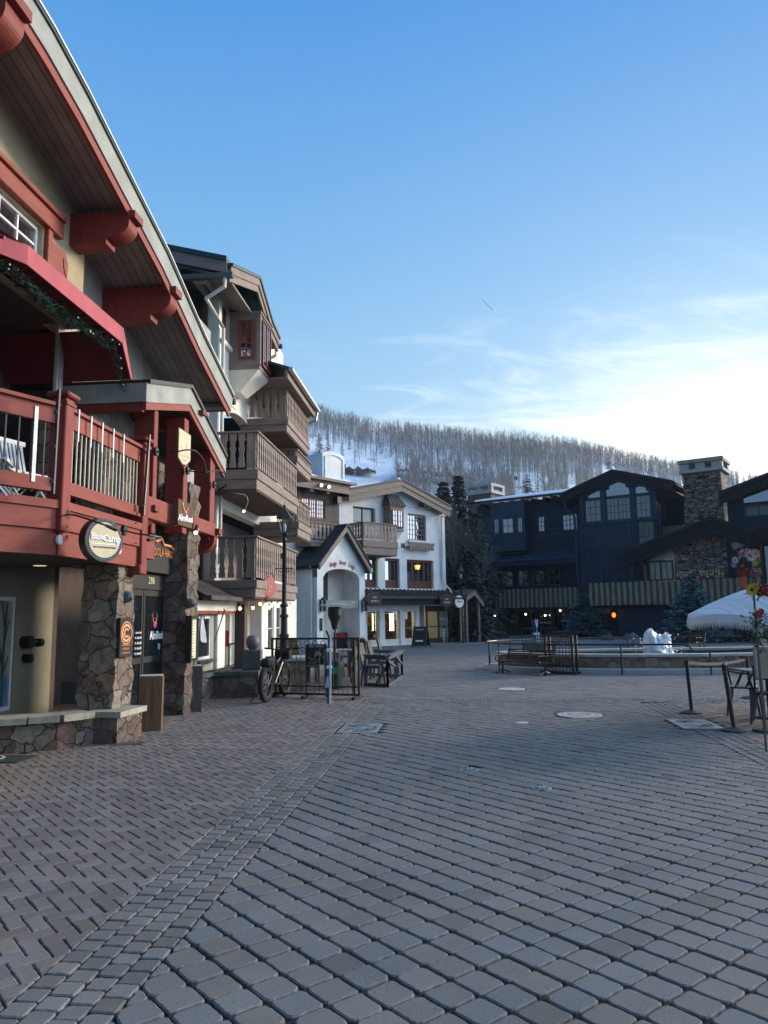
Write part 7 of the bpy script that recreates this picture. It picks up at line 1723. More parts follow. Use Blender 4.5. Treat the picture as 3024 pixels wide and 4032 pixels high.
# ---- benches
def bench(pl,pr,lab,back=1,hz=.78):
    a=math.atan2(pr.y-pl.y,pr.x-pl.x); L_=(pr-pl).length; o=thing('park_bench',lab,'bench',pl,a,'slatted benches beside the pool'); k=hz/.8
    b=MB()
    for j in range(6): b.box(.02,L_-.02,.02+j*.075,.02+j*.075+.055,.40*k,.425*k)
    b.build('seat',M['bench'],o); b=MB()
    for j in range(6): b.bar((.0,.50+.02*j,(.47+.062*j)*k),(L_,.50+.02*j,(.47+.062*j)*k),.018,.048*k)
    for x in (0,L_*.5,L_): b.bar((x,.49,.42*k),(x,.62,.81*k),.03,.04)
    b.build('backrest',M['bench'],o)
    for x in (.06,L_-.06):
        b=MB(); b.tube([(x,.22,0),(x,.22,.4*k)],.035,7); b.tube([(x,-.08,.02),(x,.05,.05),(x,.22,.1),(x,.4,.05),(x,.52,.02)],.022,6); b.build('leg',M['black'],o)
        b=MB(); pts=[(x-.0,.46,.40*k),(x,.05,.40*k),(x,-.05,.44*k),(x,-.09,.52*k),(x,-.04,.60*k),(x,.08,.63*k),(x,.4,.60*k)]; b.tube(pts,.018,6); b.build('armrest',M['black'],o)
    return o
pl=gnd(1962,2648);pr=gnd(2112,2660)
bench(pl+Vector((-.1,-.25,0)),pr+Vector((.1,-.25,0)),'dark slatted bench with curled iron arms in front of the pool',hz=.66)
p2=atY(2058,2560,22.9);p3=atY(2185,2560,22.7);p2.z=p3.z=0; bench(p2,p3,'dark slatted bench farther back, seen behind the nearer bench',hz=.72)
p2=atY(2690,2560,30);p3=atY(2752,2560,29.5);p2.z=p3.z=0; bench(p2,p3,'dark bench beyond the pool, right of the fountain',hz=.8)
# ---- pool
pc=Vector((9.3,23.2,0)); rx,ryf,ryb=5.85,2.75,.85
def RY(s): return ryf if s<0 else ryb
PO2=thing('round_pool','oval stone walled pool with pale rim and a low step around it','pool',pc)
def oval(mb,r0,r1,z0,z1,n=72,c=None):
    vs=[]
    for k in range(n):
        a=2*math.pi*k/n; ca,sa=math.cos(a),math.sin(a)
        for d,z in ((r0,z0),(r1,z0),(r1,z1),(r0,z1)): vs.append(((rx+d)*ca,(RY(sa)+d)*sa,z))
    mb.add(vs,[(4*k+j,4*((k+1)%n)+j,4*((k+1)%n)+(j+1)%4,4*k+(j+1)%4) for k in range(n) for j in range(4)])
b=MB(); oval(b,-.32,0,-.02,.44); b.build('stone_ring_wall',M['stonelt'],PO2)
b=MB(); oval(b,-.36,.05,.442,.51); b.build('pale_rim',M['concrete'],PO2)
b=MB(); oval(b,.001,.42,-.02,.13); b.build('step',M['concrete'],PO2)
b=MB(); n=72; b.add([((rx-.33)*math.cos(2*math.pi*k/n),(RY(math.sin(2*math.pi*k/n))-.33)*math.sin(2*math.pi*k/n),.36) for k in range(n)],[tuple(range(n))]); b.build('pool_water',M['water'],None,loc=pc,kind='structure')
# outer terrace with planting behind
fc=atY(2590,2576,21.9); 
o=thing('fountain_jet','white foaming fountain water bursting from a round plate in the pool','fountain',(fc.x,fc.y,.37)); b=MB(); b.lathe([(.62,0),(.62,.035),(.55,.05)],n=28); b.build('round_plate',M['plant'],o)
rs=random.Random(5); b=MB(); ht=atY(2590,2478,21.9).z-.40
n=26; rings=16
def jet(cx,cy,r,h,seed):
    cx*=.8; r*=.82
    q=random.Random(seed); V=[]
    for j in range(rings+1):
        t=j/rings
        for k in range(n):
            a=2*math.pi*k/n; f=(1-.45*t)*(1+.16*math.sin(a*3+t*7+seed)+.10*q.uniform(-1,1)); rr=r*f*(1 if t<.85 else 1-.6*(t-.85)/.15); V.append((cx+rr*math.cos(a),cy+rr*math.sin(a),h*t+q.uniform(-.02,.02)+(q.uniform(-.05,.07) if t>.8 else 0)))
    b.add(V,[(j*n+k,j*n+(k+1)%n,(j+1)*n+(k+1)%n,(j+1)*n+k) for j in range(rings) for k in range(n)]+[tuple(range(rings*n,rings*n+n))])
jet(-.22,0,.32,ht,1); jet(.16,.05,.34,ht*.80,2); jet(.33,-.05,.2,ht*.86,3); jet(0,-.1,.42,ht*.5,4); jet(-.33,.02,.16,ht*.9,6)
for k in range(140): 
    a=rs.random()*6.28; r_=rs.uniform(.2,.7); b.ball((r_*math.cos(a),r_*math.sin(a)*.7,rs.random()**2*ht*.8+.05),rs.uniform(.008,.025),4)
b.build('foaming_water',M['splash'],o,smooth=True)
b=MB()
for k in range(200): a=rs.random()*6.28; r_=rs.uniform(.6,2.6); x,y=r_*math.cos(a)*1.6,r_*.55*math.sin(a); b.quad((x,y,.0),(x+rs.uniform(.05,.3),y,.0),(x+rs.uniform(.05,.2),y+rs.uniform(.01,.06),.0),c=None)
b.build('surface_foam',M['splash'],o)
# railings around the pool
def rail(pts,h,lab,posts,z=0.0,r=.027,mid=False):
    o=thing('pool_railing',lab,'railing',(pts[0][0],pts[0][1],0),0,'tubular railings round the pool'); o0=Vector((pts[0][0],pts[0][1],0)); b=MB(); P=[Vector((p[0],p[1],p[2] if len(p)>2 else h))-o0 for p in pts]; b.tube(P,r,7); b.build('top_rail',M['black'],o)
    for p in posts: b=MB(); q=Vector((p[0],p[1],0))-o0; hh=p[2] if len(p)>2 else h; b.tube([q,q+Vector((0,0,hh))],.024,7); b.build('post',M['black'],o)
hR=.80
def ell(a,dx=.35,dy=.75): return (pc.x+(rx+dx)*math.cos(R(a)),pc.y+(RY(math.sin(R(a)))+(dy if math.sin(R(a))<0 else 1.5))*math.sin(R(a)))
fp_=[ell(a)+(hR,) for a in (174,180,186,192,200,210,220,230,238,246,252,256)]
fp_+=[(ell(257.5)[0],ell(257.5)[1],.78),(ell(258.5)[0],ell(258.5)[1],.64),(ell(260)[0],ell(260)[1],.60)]+[ell(a)+(.60+.004*(a-260),) for a in (265,272,280,290,300)]
rail(fp_,hR,'front tubular railing of the pool that dips before the fountain',[ell(a)+(hR,) for a in (186,196,241)]+[ell(262.5)+(.61,),ell(288)+(.71,)])
bp_=[ell(a)+(hR,) for a in (172,166,158,148,136,124,112,100,88,76,64)]
rail(bp_,hR,'rear tubular railing of the pool beyond the fountain',[ell(a)+(hR,) for a in (166,148,124,100,76)])
# small dark parasol shapes beyond pool
c=atY(2492,2500,36); o=thing('folded_patio_umbrella','low blue-grey pyramid canopy beyond the pool railing','canopy',(c.x,c.y,0)); zt_=atY(2492,2488,36).z; zb_=atY(2492,2519,36).z; b=MB(); b.add([(-.42,-.4,zb_),(.42,-.4,zb_),(.42,.4,zb_),(-.42,.4,zb_),(0,0,zt_)],[(0,1,4),(1,2,4),(2,3,4),(3,0,4),(3,2,1,0)]); b.build('canopy',M['greyblue'],o); b=MB(); b.tube([(0,0,0),(0,0,zb_)],.03,6); b.build('pole',M['black'],o)
# ---- stanchions
def stan(px,py,pyt,lab,lean=0.0):
    g=gnd(px,py); g.y+=.13; h=atY(px,pyt,g.y).z; o=thing('belt_stanchion',lab,'stanchion',g,0,'black belt stanchions by the patio'); b=MB(); b.lathe([(.18,0),(.18,.02),(.13,.035),(.05,.05),(.035,.06)],n=28); b.build('base',M['steel'] if 0 else M['greyblue'],o,smooth=True); b=MB(); b.lathe([(.182,-.0),(.182,.012)],n=28); b.build('base_rim',M['black'],o); b=MB(); b.tube([(0,0,.055),(-lean,0,h-.09)],.030,12); b.build('post',M['black'],o); b=MB(); b.tube([(-lean,0,h-.088),(-lean,0,h)],.036,12); b.build('belt_head',M['black'],o); return g+Vector((-lean,0,h-.05))
e1=stan(2737,2812,2597,'black belt stanchion standing alone on the left by the radial grate',.03); e2=stan(2908,2884,2618,'nearest black belt stanchion in front of the metal chair',.07)
g=atY(2955,2700,14.6); g.z=0; h=atY(2945,2586,14.6).z; o=thing('belt_stanchion','farthest black belt stanchion behind the bistro table','stanchion',g,0,'black belt stanchions by the patio'); b=MB(); b.lathe([(.18,0),(.18,.02),(.05,.05)],n=24); b.build('base',M['greyblue'],o); b=MB(); b.tube([(0,0,.05),(-.03,0,h-.09)],.03,10); b.build('post',M['black'],o); b=MB(); b.tube([(-.03,0,h-.088),(-.03,0,h)],.036,10); b.build('belt_head',M['black'],o); e3=g+Vector((-.03,0,h-.05))
def belt(a,b_,lab):
    o=thing('stanchion_belt',lab,'belt',a,0,'retractable belts of the stanchions'); b=MB(); n=10; P=[(b_-a)*(i/n)+Vector((0,0,-.05*math.sin(math.pi*i/n))) for i in range(n+1)]
    for p,q in zip(P,P[1:]): b.bar(p,q,.004,.05)
    b.build('webbing',M['black'],o)
belt(e1,e3,'black belt sagging between the left and the farthest stanchion'); belt(e3,e3+Vector((1.8,.5,0)),'black belt running from the farthest stanchion out of view')
# ---- metal chair with arms, bistro table, framed menu
def metalchair(x,y,rz,lab):
    o=thing('metal_armchair',lab,'chair',(x,y,0),rz,'dark metal armchairs on the right patio'); m='greyblue'
    b=MB(); b.bbox(-.20,.20,-.19,.19,.43,.455,.012); b.build('seat',M['black'],o)
    b=MB(); b.bar((-.19,.19,.455),(-.2,.25,.82),.03,.03); b.bar((.19,.19,.455),(.2,.25,.82),.03,.03); b.box(-.21,.21,.235,.265,.62,.83); b.build('backrest',M['black'],o)
    for sx_ in (-1,1):
        b=MB(); b.tube([(sx_*.2,.24,.72),(sx_*.25,.0,.68),(sx_*.25,-.17,.67)],.014,6); b.tube([(sx_*.25,-.15,.67),(sx_*.2,-.05,.45)],.011,5); b.tube([(sx_*.25,0,.68),(sx_*.2,.1,.45)],.011,5); b.build('armrest',M['black'],o)
        for sy in (-1,1): b=MB(); b.hexa([(sx_*.25-.015,sy*.24-.015,0),(sx_*.25+.015,sy*.24-.015,0),(sx_*.25+.015,sy*.24+.015,0),(sx_*.25-.015,sy*.24+.015,0)],[(sx_*.19-.05,sy*.18-.03,.429),(sx_*.19+.05,sy*.18-.03,.429),(sx_*.19+.05,sy*.18+.03,.429),(sx_*.19-.05,sy*.18+.03,.429)]); b.build('leg',M[m],o)
    return o
g=gnd(2935,2815); metalchair(g.x,g.y,R(60),'dark metal armchair facing right, directly behind the nearest stanchion')
g=gnd(3010,2850); metalchair(g.x+.1,g.y,R(-30),'dark metal armchair cut by the right edge, below the framed menu')
g=atY(2990,2660,12.0); o=thing('bistro_table','square bistro table with pale metal edge behind the armchairs','table',(g.x+.12,g.y,0)); b=MB(); b.bbox(-.35,.4,-.35,.35,.72,.745,.01); b.build('table_top',M['metal'],o); b=MB(); b.tube([(0,0,.03),(0,0,.719)],.035,8); b.build('column',M['black'],o); b=MB(); b.lathe([(.25,0),(.24,.03)],n=20); b.build('base',M['black'],o)
a=atY(2966,2548,10.6); bq=atY(2975,2672,10.6); o=thing('framed_menu_board','grey wooden frame holding a tan menu panel at the right edge, above the armchair','menu board',(a.x,a.y,0),R(10)); z1=a.z;z0=bq.z
b=MB(); b.box(0,.6,-.02,.02,z0,z0+.05); b.box(0,.6,-.02,.02,z1-.05,z1); b.box(0,.05,-.02,.02,z0+.05,z1-.05); b.box(.55,.6,-.02,.02,z0+.05,z1-.05); b.build('frame',M['greyboard'],o); b=MB(); b.box(.05,.55,-.005,.01,z0+.05,z1-.05); b.build('panel',mat('tan_menu_panel',(.28,.24,.16),.6,.1,3,.05,.001),o); b=MB(); b.tube([(.1,0.03,0),(.1,.03,z0+.02)],.025,7); b.tube([(.5,0.03,0),(.5,.03,z0+.02)],.025,7); b.bbox(-.02,.62,-.1,.15,0,.03,.005); b.build('stand',M['black'],o)
# ---- fringed umbrella
u=atY(3120,2475,11.8); Ru=(u.x-atY(2732,2475,11.8).x); ze=atY(2732,2432,11.8).z; zp=atY(3120,2285,11.8).z
o=thing('fringed_parasol','white striped parasol with long fringe at the right edge','parasol',(u.x,u.y,0)); n=8; rings=9
def umb(mb,sc_,dz,n=64):
    V=[]
    for j in range(rings+1):
        t=j/rings; rr=Ru*t*sc_+.01; z=ze+(zp-ze)*(1-t**1.55)+dz
        for k in range(n):
            a=2*math.pi*k/n; ph=(a*8/(2*math.pi))%1; sag=1-.035*t*4*ph*(1-ph); V.append((rr*sag*math.cos(a),rr*sag*math.sin(a),z-.03*t*t*4*ph*(1-ph)*0+.05*t*t*4*ph*(1-ph)))
    mb.add(V,[(j*n+k,j*n+(k+1)%n,(j+1)*n+(k+1)%n,(j+1)*n+k) for j in range(rings) for k in range(n)])
    return V
b=MB(); V=umb(b,1,0); b.build('canopy',M['fabw'],o,smooth=True)
vl=V[-64:]; b=MB()
b.add([(x*1.003,y*1.003,z+.005) for x,y,z in vl]+[(x*1.02,y*1.02,z-.12) for x,y,z in vl],[(k,(k+1)%64,64+(k+1)%64,64+k) for k in range(64)]); b.build('valance',M['cloth'] if 0 else M['whitepl'],o,smooth=True)
b=MB(); rs=random.Random(3)
for k in range(700):
    a=2*math.pi*k/700; i=int(k/700*64); p=Vector(vl[i%64]).lerp(Vector(vl[(i+1)%64]),(k/700*64)%1); q=Vector((p.x*1.022,p.y*1.022,p.z-.115)); w=Vector((-math.sin(a),math.cos(a),0))*.006; d=Vector((rs.uniform(-.01,.01),0,-rs.uniform(.07,.11))); b.quad(q-w,q+w,q+d+w*.3,q+d-w*.3)
b.build('fringe',M['whitepl'],o)
b=MB(); b.tube([(0,0,0),(0,0,zp-.02)],.025,8); b.build('pole',M['white'],o)
# ---- flower pole
pz=atY(2985,2560,9.2); pt=atY(2955,2180,9.2); o=thing('flower_pole','slim pole wound with artificial flowers and a sunflower at the right edge','flower pole',(pz.x,pz.y,0)); b=MB(); base=Vector((pz.x,pz.y,0)); b.tube([(0,0,0),(pz.x-pz.x,0,pz.z),(pt.x-pz.x,0,pt.z-.1)],.013,8); b.build('pole',M['plant'],o)
rs=random.Random(12)
def flower(px,py,r,c,cc=(.3,.2,.05),n=9,nm='flower',dy=0):
    q=atY(px,py,9.2-.06)-base; b=MB(); 
    for L_ in range(2):
        for k in range(n):
            a=2*math.pi*(k+.5*L_)/n; d=Vector((math.cos(a),-.25-.3*L_,math.sin(a))); s=Vector((-math.sin(a),0,math.cos(a)))*r*.28; e=q+d*r*(1-.25*L_); g=rs.uniform(.75,1.2); b.quad(q,q+d*r*.5+s,e,q+d*r*.5-s,c=tuple(x*g for x in c))
    b.ball(q+Vector((0,-.02,0)),r*.25,6,c=cc); b.build(nm,M['leaf'],o)
def foliage(px,py,r,n,c):
    q=atY(px,py,9.2)-base; b=MB()
    for k in range(n):
        d=Vector((rs.uniform(-1,1),rs.uniform(-1,1),rs.uniform(-1,1))).normalized(); p=q+d*r*rs.random(); s=Vector((rs.uniform(-1,1),rs.uniform(-1,1),rs.uniform(-1,1))).normalized()*.018; e=p+d*.06; g=rs.uniform(.5,1.5); b.quad(p-s,p+d*.02+s*1.5,e,p+s,c=tuple(x*g for x in c))
    b.build('leaves',M['leaf'],o)
pinkc,wh,dr,ye,orr=(.5,.12,.22),(.68,.58,.60),(.22,.02,.03),(.62,.42,.04),(.55,.12,.05)
for a_ in ((2948,2185,.075,wh),(2925,2178,.06,(.62,.35,.40)),(2940,2170,.05,pinkc),(2972,2180,.05,(.65,.4,.4)),(2893,2205,.05,(.6,.5,.62)),(2888,2225,.04,(.45,.25,.4)),(2955,2192,.07,wh),(2935,2242,.06,dr),(2925,2255,.06,(.35,.04,.05)),(2955,2255,.05,(.25,.05,.12)),(2980,2262,.05,(.3,.08,.16)),(2975,2210,.04,ye)): flower(*a_)
for a_ in ((2958,2322,.085,ye,(.05,.03,.02),14,'sunflower'),(2972,2312,.06,ye,(.05,.03,.02),12,'sunflower')): flower(*a_)
for a_ in ((3000,2320,.07,dr),(3015,2315,.07,(.3,.02,.03)),(2990,2335,.06,dr),(3018,2335,.06,dr),(2985,2420,.06,(.5,.05,.08)),(2995,2408,.05,(.55,.08,.12)),(2975,2405,.028,(.6,.7,.35)),(2998,2485,.03,(.55,.65,.2)),(3008,2528,.045,(.65,.7,.6)),(2998,2520,.03,(.5,.65,.3)),(2978,2305,.028,(.5,.6,.2))): flower(*a_)
foliage(2930,2215,.17,150,(.02,.07,.05)); foliage(2990,2325,.14,110,(.015,.05,.025)); foliage(2975,2470,.2,120,(.025,.07,.02)); foliage(2985,2440,.1,60,(.03,.06,.02)); foliage(2935,2235,.14,60,(.05,.10,.12)); foliage(3000,2540,.08,50,(.02,.06,.03))
b=MB(); q=atY(2925,2275,9.15)-base; b.hexa([(q.x-.03,q.y,q.z-.13),(q.x+.03,q.y,q.z-.13),(q.x+.03,q.y+.01,q.z-.13),(q.x-.03,q.y+.01,q.z-.13)],[(q.x-.045,q.y,q.z+.08),(q.x+.045,q.y,q.z+.08),(q.x+.045,q.y+.01,q.z+.08),(q.x-.045,q.y+.01,q.z+.08)]); b.build('orange_ribbon',mat('orange_red_ribbon',(.50,.09,.04),.6,.2,5,.1,.002),o)
# ---- patio: wicker chairs, tables, heater
def wicker(x,y,rz,lab,h=1.0):
    o=thing('wicker_dining_chair',lab,'chair',(x,y,0),rz,'grey wicker chairs on the centre patio')
    b=MB(); b.bbox(-.24,.24,-.24,.24,.40,.47,.015); b.build('seat',M['wicker'],o); b=MB(); b.hexa([(-.24,.19,.471),(.24,.19,.471),(.24,.24,.471),(-.24,.24,.471)],[(-.22,.32,h),(.22,.32,h),(.22,.37,h),(-.22,.37,h)]); b.build('backrest',M['wicker'],o)
    for sx_ in (-1,1):
        for sy in (-1,1): b=MB(); b.bar((sx_*.22,sy*.24,0),(sx_*.2,sy*.2,.40),.045,.045); b.build('leg',M['woodgrey'],o)
    return o
wlist=[(1215,2690,105,'grey wicker chair leaning back just right of the stone pier'),(1355,2688,-100,'grey wicker chair between the skis and the barrier end post'),(1470,2695,75,'front wicker chair inside the grey-blue gate, nearest'),(1500,2672,80,'second wicker chair from the front beside the grey-blue gate'),(1535,2655,85,'third wicker chair back beside the grey-blue gate'),(1420,2650,170,'wicker chair behind the barrier end post, back to the portico'),(1380,2640,-120,'wicker chair behind the table at the right of the heater'),(1175,2650,150,'wicker chair seen behind the lamp pier')]
for px,py,rz,lb in wlist: g=gnd(px,py); wicker(g.x,g.y,R(rz),lb)
def table(px,py,w,d,lab,rz=0): 
    g=gnd(px,py); o=thing('patio_table',lab,'table',(g.x,g.y,0),R(rz),'patio tables of the centre terrace'); b=MB(); b.bbox(-w/2,w/2,-d/2,d/2,.71,.75,.01); b.build('table_top',M['greyboard'],o)
    for sx_ in (-1,1):
        for sy in (-1,1): b=MB(); b.box(sx_*(w/2-.07)-.03,sx_*(w/2-.07)+.03,sy*(d/2-.07)-.03,sy*(d/2-.07)+.03,0,.709); b.build('leg',M['woodgrey'],o)
table(1270,2680,.9,.8,'grey patio table behind the left half of the barrier',8); table(1330,2665,.8,.8,'grey patio table behind the upright skis',5)
# heater
g=gnd(1318,2700); g=Vector((atY(1318,2500,17.6).x,17.6,0)); zt_=atY(1318,2372,17.6).z; o=thing('patio_heater','mushroom patio heater with polished reflector in front of the portico','patio heater',g)
b=MB(); b.lathe([(.24,0),(.24,.1),(.22,.62),(.05,.68)],n=18); b.build('gas_housing',M['black'],o); b=MB(); b.tube([(0,0,.68),(0,0,zt_-.55)],.03,8); b.build('column',M['black'],o); b=MB(); b.lathe([(.06,zt_-.62),(.10,zt_-.45),(.145,zt_-.35),(.16,zt_-.30),(.16,zt_-.12),(.12,zt_-.10)],n=18); b.build('burner',M['signblk'],o); b=MB(); b.lathe([(.42,zt_-.075),(.36,zt_-.06),(.12,zt_-.015),(.04,zt_)],n=32); b.build('reflector',M['metal'],o,smooth=True)
b=MB(); b.box(-.12,.15,-.245,-.235,.35,.50); b.build('green_label',mat('green_label',(.02,.25,.10),.5,.2,5,.02,.001),o)
# sign board on patio: mountain emblem
g=atY(1245,2600,15.8); o=thing('mountain_emblem_board','black board with pale mountain outline and mirrored lettering on the patio','sign board',(g.x,g.y,0)); z1=atY(1245,2536,15.8).z; z0=atY(1245,2618,15.8).z; w=.21
b=MB(); b.bbox(-w,w,0,.03,z0,z1,.005); b.build('panel',M['signblk'],o); b=MB(); zc=(z0+z1)/2-.03
for p,q in (((-.17,-.02),(-.08,-.09)),((-.08,-.09),(.04,.07)),((.04,.07),(.17,-.06)),((-.16,-.14),(-.02,-.14)),((-.02,-.14),(.07,-.05))): b.bar((p[0],-.004,zc+p[1]),(q[0],-.004,zc+q[1]),.008,.014)
b.prism([(-.05,zc+.0),(.0,zc+.09),(.07,zc+.1),(.12,zc+.02)],-.006,-.001); b.build('mountain_outline',M['greyboard'],o)
t=text('ELEVATION',.075,M['letter'],o,(0,-.004,z1-.045),ext=.002,sx=-.8)
for sx_ in (-1,1): b=MB(); b.box(sx_*w-.015,sx_*w+.015,.031,.05,0,z1-.02); b.build('leg',M['black'],o)
# small patio extras
o=thing('red_sled_rack','red and orange goods seen inside the portico entrance','display',Pf.w(PY(380,1700,.9)[0],.9,0),R(90-Pf.a)); b=MB(); b.bbox(-.45,.5,0,.3,.45,.8,.03); b.build('red_box',mat('bright_red_plastic',(.35,.03,.02),.5,.2,5,.05,.002),o); b=MB(); b.box(-.4,.45,.05,.25,0,.449); b.build('stand',M['black'],o)
# ---- grey-blue wooden gate enclosure
q0=gnd(1438,2700);q1=gnd(1527,2706);q2=gnd(1583,2668)
hh=atY(1530,2585,q1.y).z
o=thing('wooden_gate_enclosure','grey-blue wooden trestle fence with diagonal braces around the wicker chairs','fence',q1)
def fr(p,q,h,nbr):
    d=q-p; L_=d.length; b=MB(); z=lambda v,zz:(v.x-q1.x,v.y-q1.y,zz)
    b.bar(z(p,h-.03),z(q,h-.03),.06,.09); b.bar(z(p,.04),z(q,.04),.06,.07)
    for k in range(nbr+1): v=p+d*(k/nbr); b.bar(z(v,.0),z(v,h-.08),.06,.06)
    return b,z
b,z=fr(q0,q1,hh,1); b.bar(z(q1,hh-.35),z(q0+(q1-q0)*.55,hh-.08),.05,.05); b.bar(z(q0+(q1-q0)*.5,.06),z(q1,.5),.05,.05); b.build('front_frame',M['greyblue'],o)
b,z=fr(q1,q2,hh,2); b.bar(z(q1,hh-.1),z(q1+(q2-q1)*.5,hh*.55),.05,.05); b.bar(z(q2,hh*.5),z(q1+(q2-q1)*.55,hh-.08),.05,.05); b.build('side_frame',M['greyblue'],o)
b=MB(); top=[z(q0,hh+.02),z(q1,hh+.02),z(q2,hh+.02)]; b.bar(top[0],top[1],.16,.03); b.bar(top[1],top[2],.16,.03); b.build('top_board',M['greyblue'],o)
q3=q2+Vector((-.9,.8,0)); b,z=fr(q2,q3,hh,1); b.build('rear_frame',M['greyblue'],o)
# ---- skis leaning on the barrier
sk=atY(1296,2745,14.75); 
for k,(dx,m1,lb) in enumerate(((-.012,'ski','dark blue ski of the pair leaning on the long barrier, left one'),(.03,'skiw','paler thin ski of the pair leaning on the long barrier, right one'))):
    o=thing('ski',lb,'ski',(sk.x+dx,sk.y-.12,0),0,'pair of skis on the barrier'); zt_=atY(1300,2482,14.9).z; b=MB(); P=[(0,0,0),(0,.12,zt_*.5),(0,.22,zt_-.12),((-.05 if k==0 else .06),.20,zt_)]
    for p,q in zip(P,P[1:]): b.bar(p,q,.038,.012,upv=(0,1,0))
    b.build('blade',M[m1],o); b=MB(); b.bbox(-.035,.035,.02,.07,.66,.72,.01); b.build('heel_binding',M['skiw'],o); b=MB(); b.bbox(-.035,.035,.06,.1,.98,1.05,.01); b.build('toe_binding',M['skiw'],o)
b=MB(); b.hexa([(-.065,-.05,.32),(.06,-.05,.32),(.06,.0,.32),(-.065,.0,.32)],[(-.03,.03,.52),(.03,.03,.52),(.03,.06,.52),(-.03,.06,.52)]); o=thing('ski_brake_pair','white ski boots strapped low on the leaning skis','ski boots',(sk.x,sk.y-.2,0)); b.build('boot_shell',M['metal'],o)
# far skis near the teal door
g=gnd(2118,2520)
for k,(px,m1,lb) in enumerate(((2106,'ski','blue skis standing upright outside the dark lodge doors, left pair'),(2118,'skiw','white-tipped skis standing upright outside the dark lodge doors, right pair'))):
    c=atY(px,2515,40); zt_=atY(px,2440,40).z; o=thing('upright_skis',lb,'skis',(c.x,c.y,0),0,'skis standing outside the dark lodge'); b=MB()
    for s_ in (-1,1): b.bar((s_*.08,0,0),(-s_*.05,.2,zt_),.05,.03,upv=(0,1,0))
    b.build('blades',M[m1],o); b=MB(); b.bbox(-.1,.1,-.05,.1,.48,.6,.02); b.build('bindings',M['skiw'],o)
o=thing('ski_rack','low black ski rack in front of the dark lodge doors','ski rack',(g.x*0+atY(2125,2520,39).x,39,0)); b=MB(); 
for k in range(10): b.tube([(-.9+k*.2,0,0),(-.9+k*.2,0,.85)],.02,5)
b.box(-.92,.92,-.03,.03,.85,.9); b.box(-.92,.92,-.03,.03,.1,.14); b.build('rack',M['black'],o)
# ---- fat-tyre bicycle
gw=gnd(1046,2768); o=thing('fat_tyre_bicycle','black fat-tyre bicycle with front bag parked in front of the pier, seen end-on','bicycle',(gw.x,gw.y+.05,0),R(78))
def wheel(x,y,r,w,nm='wheel'):
    b=MB(); n=28; b.add([( x+(r-.055+.055*math.cos(t))*math.cos(a), y+w*math.sin(t), r+(r-.055+.055*math.cos(t))*math.sin(a)) for a in [2*math.pi*k/n for k in range(n)] for t in [2*math.pi*j/8 for j in range(8)]],[(k*8+j,((k+1)%n)*8+j,((k+1)%n)*8+(j+1)%8,k*8+(j+1)%8) for k in range(n) for j in range(8)]); wh=b.build(nm,M['tire'],o,smooth=True)
    b=MB(); b.add([( x+rr*math.cos(a), y+yy, r+rr*math.sin(a)) for a in [2*math.pi*k/n for k in range(n)] for rr,yy in ((r-.09,-.03),(r-.12,-.025),(r-.12,.025),(r-.09,.03))],[(k*4+j,((k+1)%n)*4+j,((k+1)%n)*4+(j+1)%4,k*4+(j+1)%4) for k in range(n) for j in range(4)]); b.build('rim',M['black'],wh)
    b=MB(); 
    for k in range(14): a=2*math.pi*k/14; b.tube([(x,y+(.02 if k%2 else -.02),r),(x+(r-.11)*math.cos(a),y,r+(r-.11)*math.sin(a))],.0025,3)
    b.tube([(x,y-.05,r),(x,y+.05,r)],.03,8); b.build('spokes',M['metal'],wh)
Rw=.36; wheel(0,0,Rw,.052); wheel(1.12,0,Rw,.052)
b=MB(); hd=(.88,0,.86); se=(.32,0,.62); bbk=(.46,0,.33)
b.tube([(0,.05,Rw),(.33,.02,.58)],.012,6); b.tube([(0,-.05,Rw),(.33,-.02,.58)],.012,6); b.tube([(0,.05,Rw),bbk],.014,6); b.tube([(0,-.05,Rw),bbk],.014,6); b.tube([bbk,(.26,0,.80)],.018,7); b.tube([(.30,0,.66),hd],.022,7); b.tube([bbk,(.92,0,.74)],.032,8); b.tube([(.92,0,.72),(.85,0,.96)],.025,7); b.build('frame',M['black'],o)
b=MB(); 
for s_ in (-1,1): b.tube([(1.12,s_*.07,Rw),(.98,s_*.07,.72),(.93,s_*.03,.76)],.016,6)
b.build('fork',M['black'],o)
b=MB(); b.tube([(.88,-.36,1.02),(.86,-.1,.99),(.86,.1,.99),(.88,.36,1.02)],.014,7); b.tube([(.85,0,.96),(.86,0,.99)],.02,6); b.build('handlebar',M['black'],o)
for s_ in (-1,1): b=MB(); b.tube([(.88,s_*.26,1.01),(.88,s_*.38,1.02)],.019,8); b.build('grip',M['tire'],o)
b=MB(); b.bbox(.10,.37,-.07,.07,.84,.88,.02); b.tube([(.26,0,.79),(.24,0,.85)],.015,6); b.build('saddle',M['black'],o)
b=MB(); b.tube([(.98,-.16,.9),(.98,.16,.9)],.10,12); b.bbox(.9,1.1,-.13,.13,.78,.98,.03); b.build('front_bag',M['black'],o); b=MB(); b.bbox(-.1,.2,-.12,.12,.68,.86,.05); b.build('rear_bag',M['black'],o)
b=MB(); b.tube([(.46,-.12,.33),(.46,.12,.33)],.02,7); b.tube([(.46,.12,.33),(.5,.13,.18)],.012,5); b.box(.45,.56,.13,.2,.16,.18); b.tube([(.46,-.12,.33),(.42,-.13,.48)],.012,5); b.lathe([(.09,-.004),(.09,.004)],0,0,0,14) if 0 else None; b.build('cranks',M['metal'],o)
b=MB(); b.tube([(.05,.06,.33),(-.12,.28,.02)],.012,5); b.build('kickstand',M['black'],o)
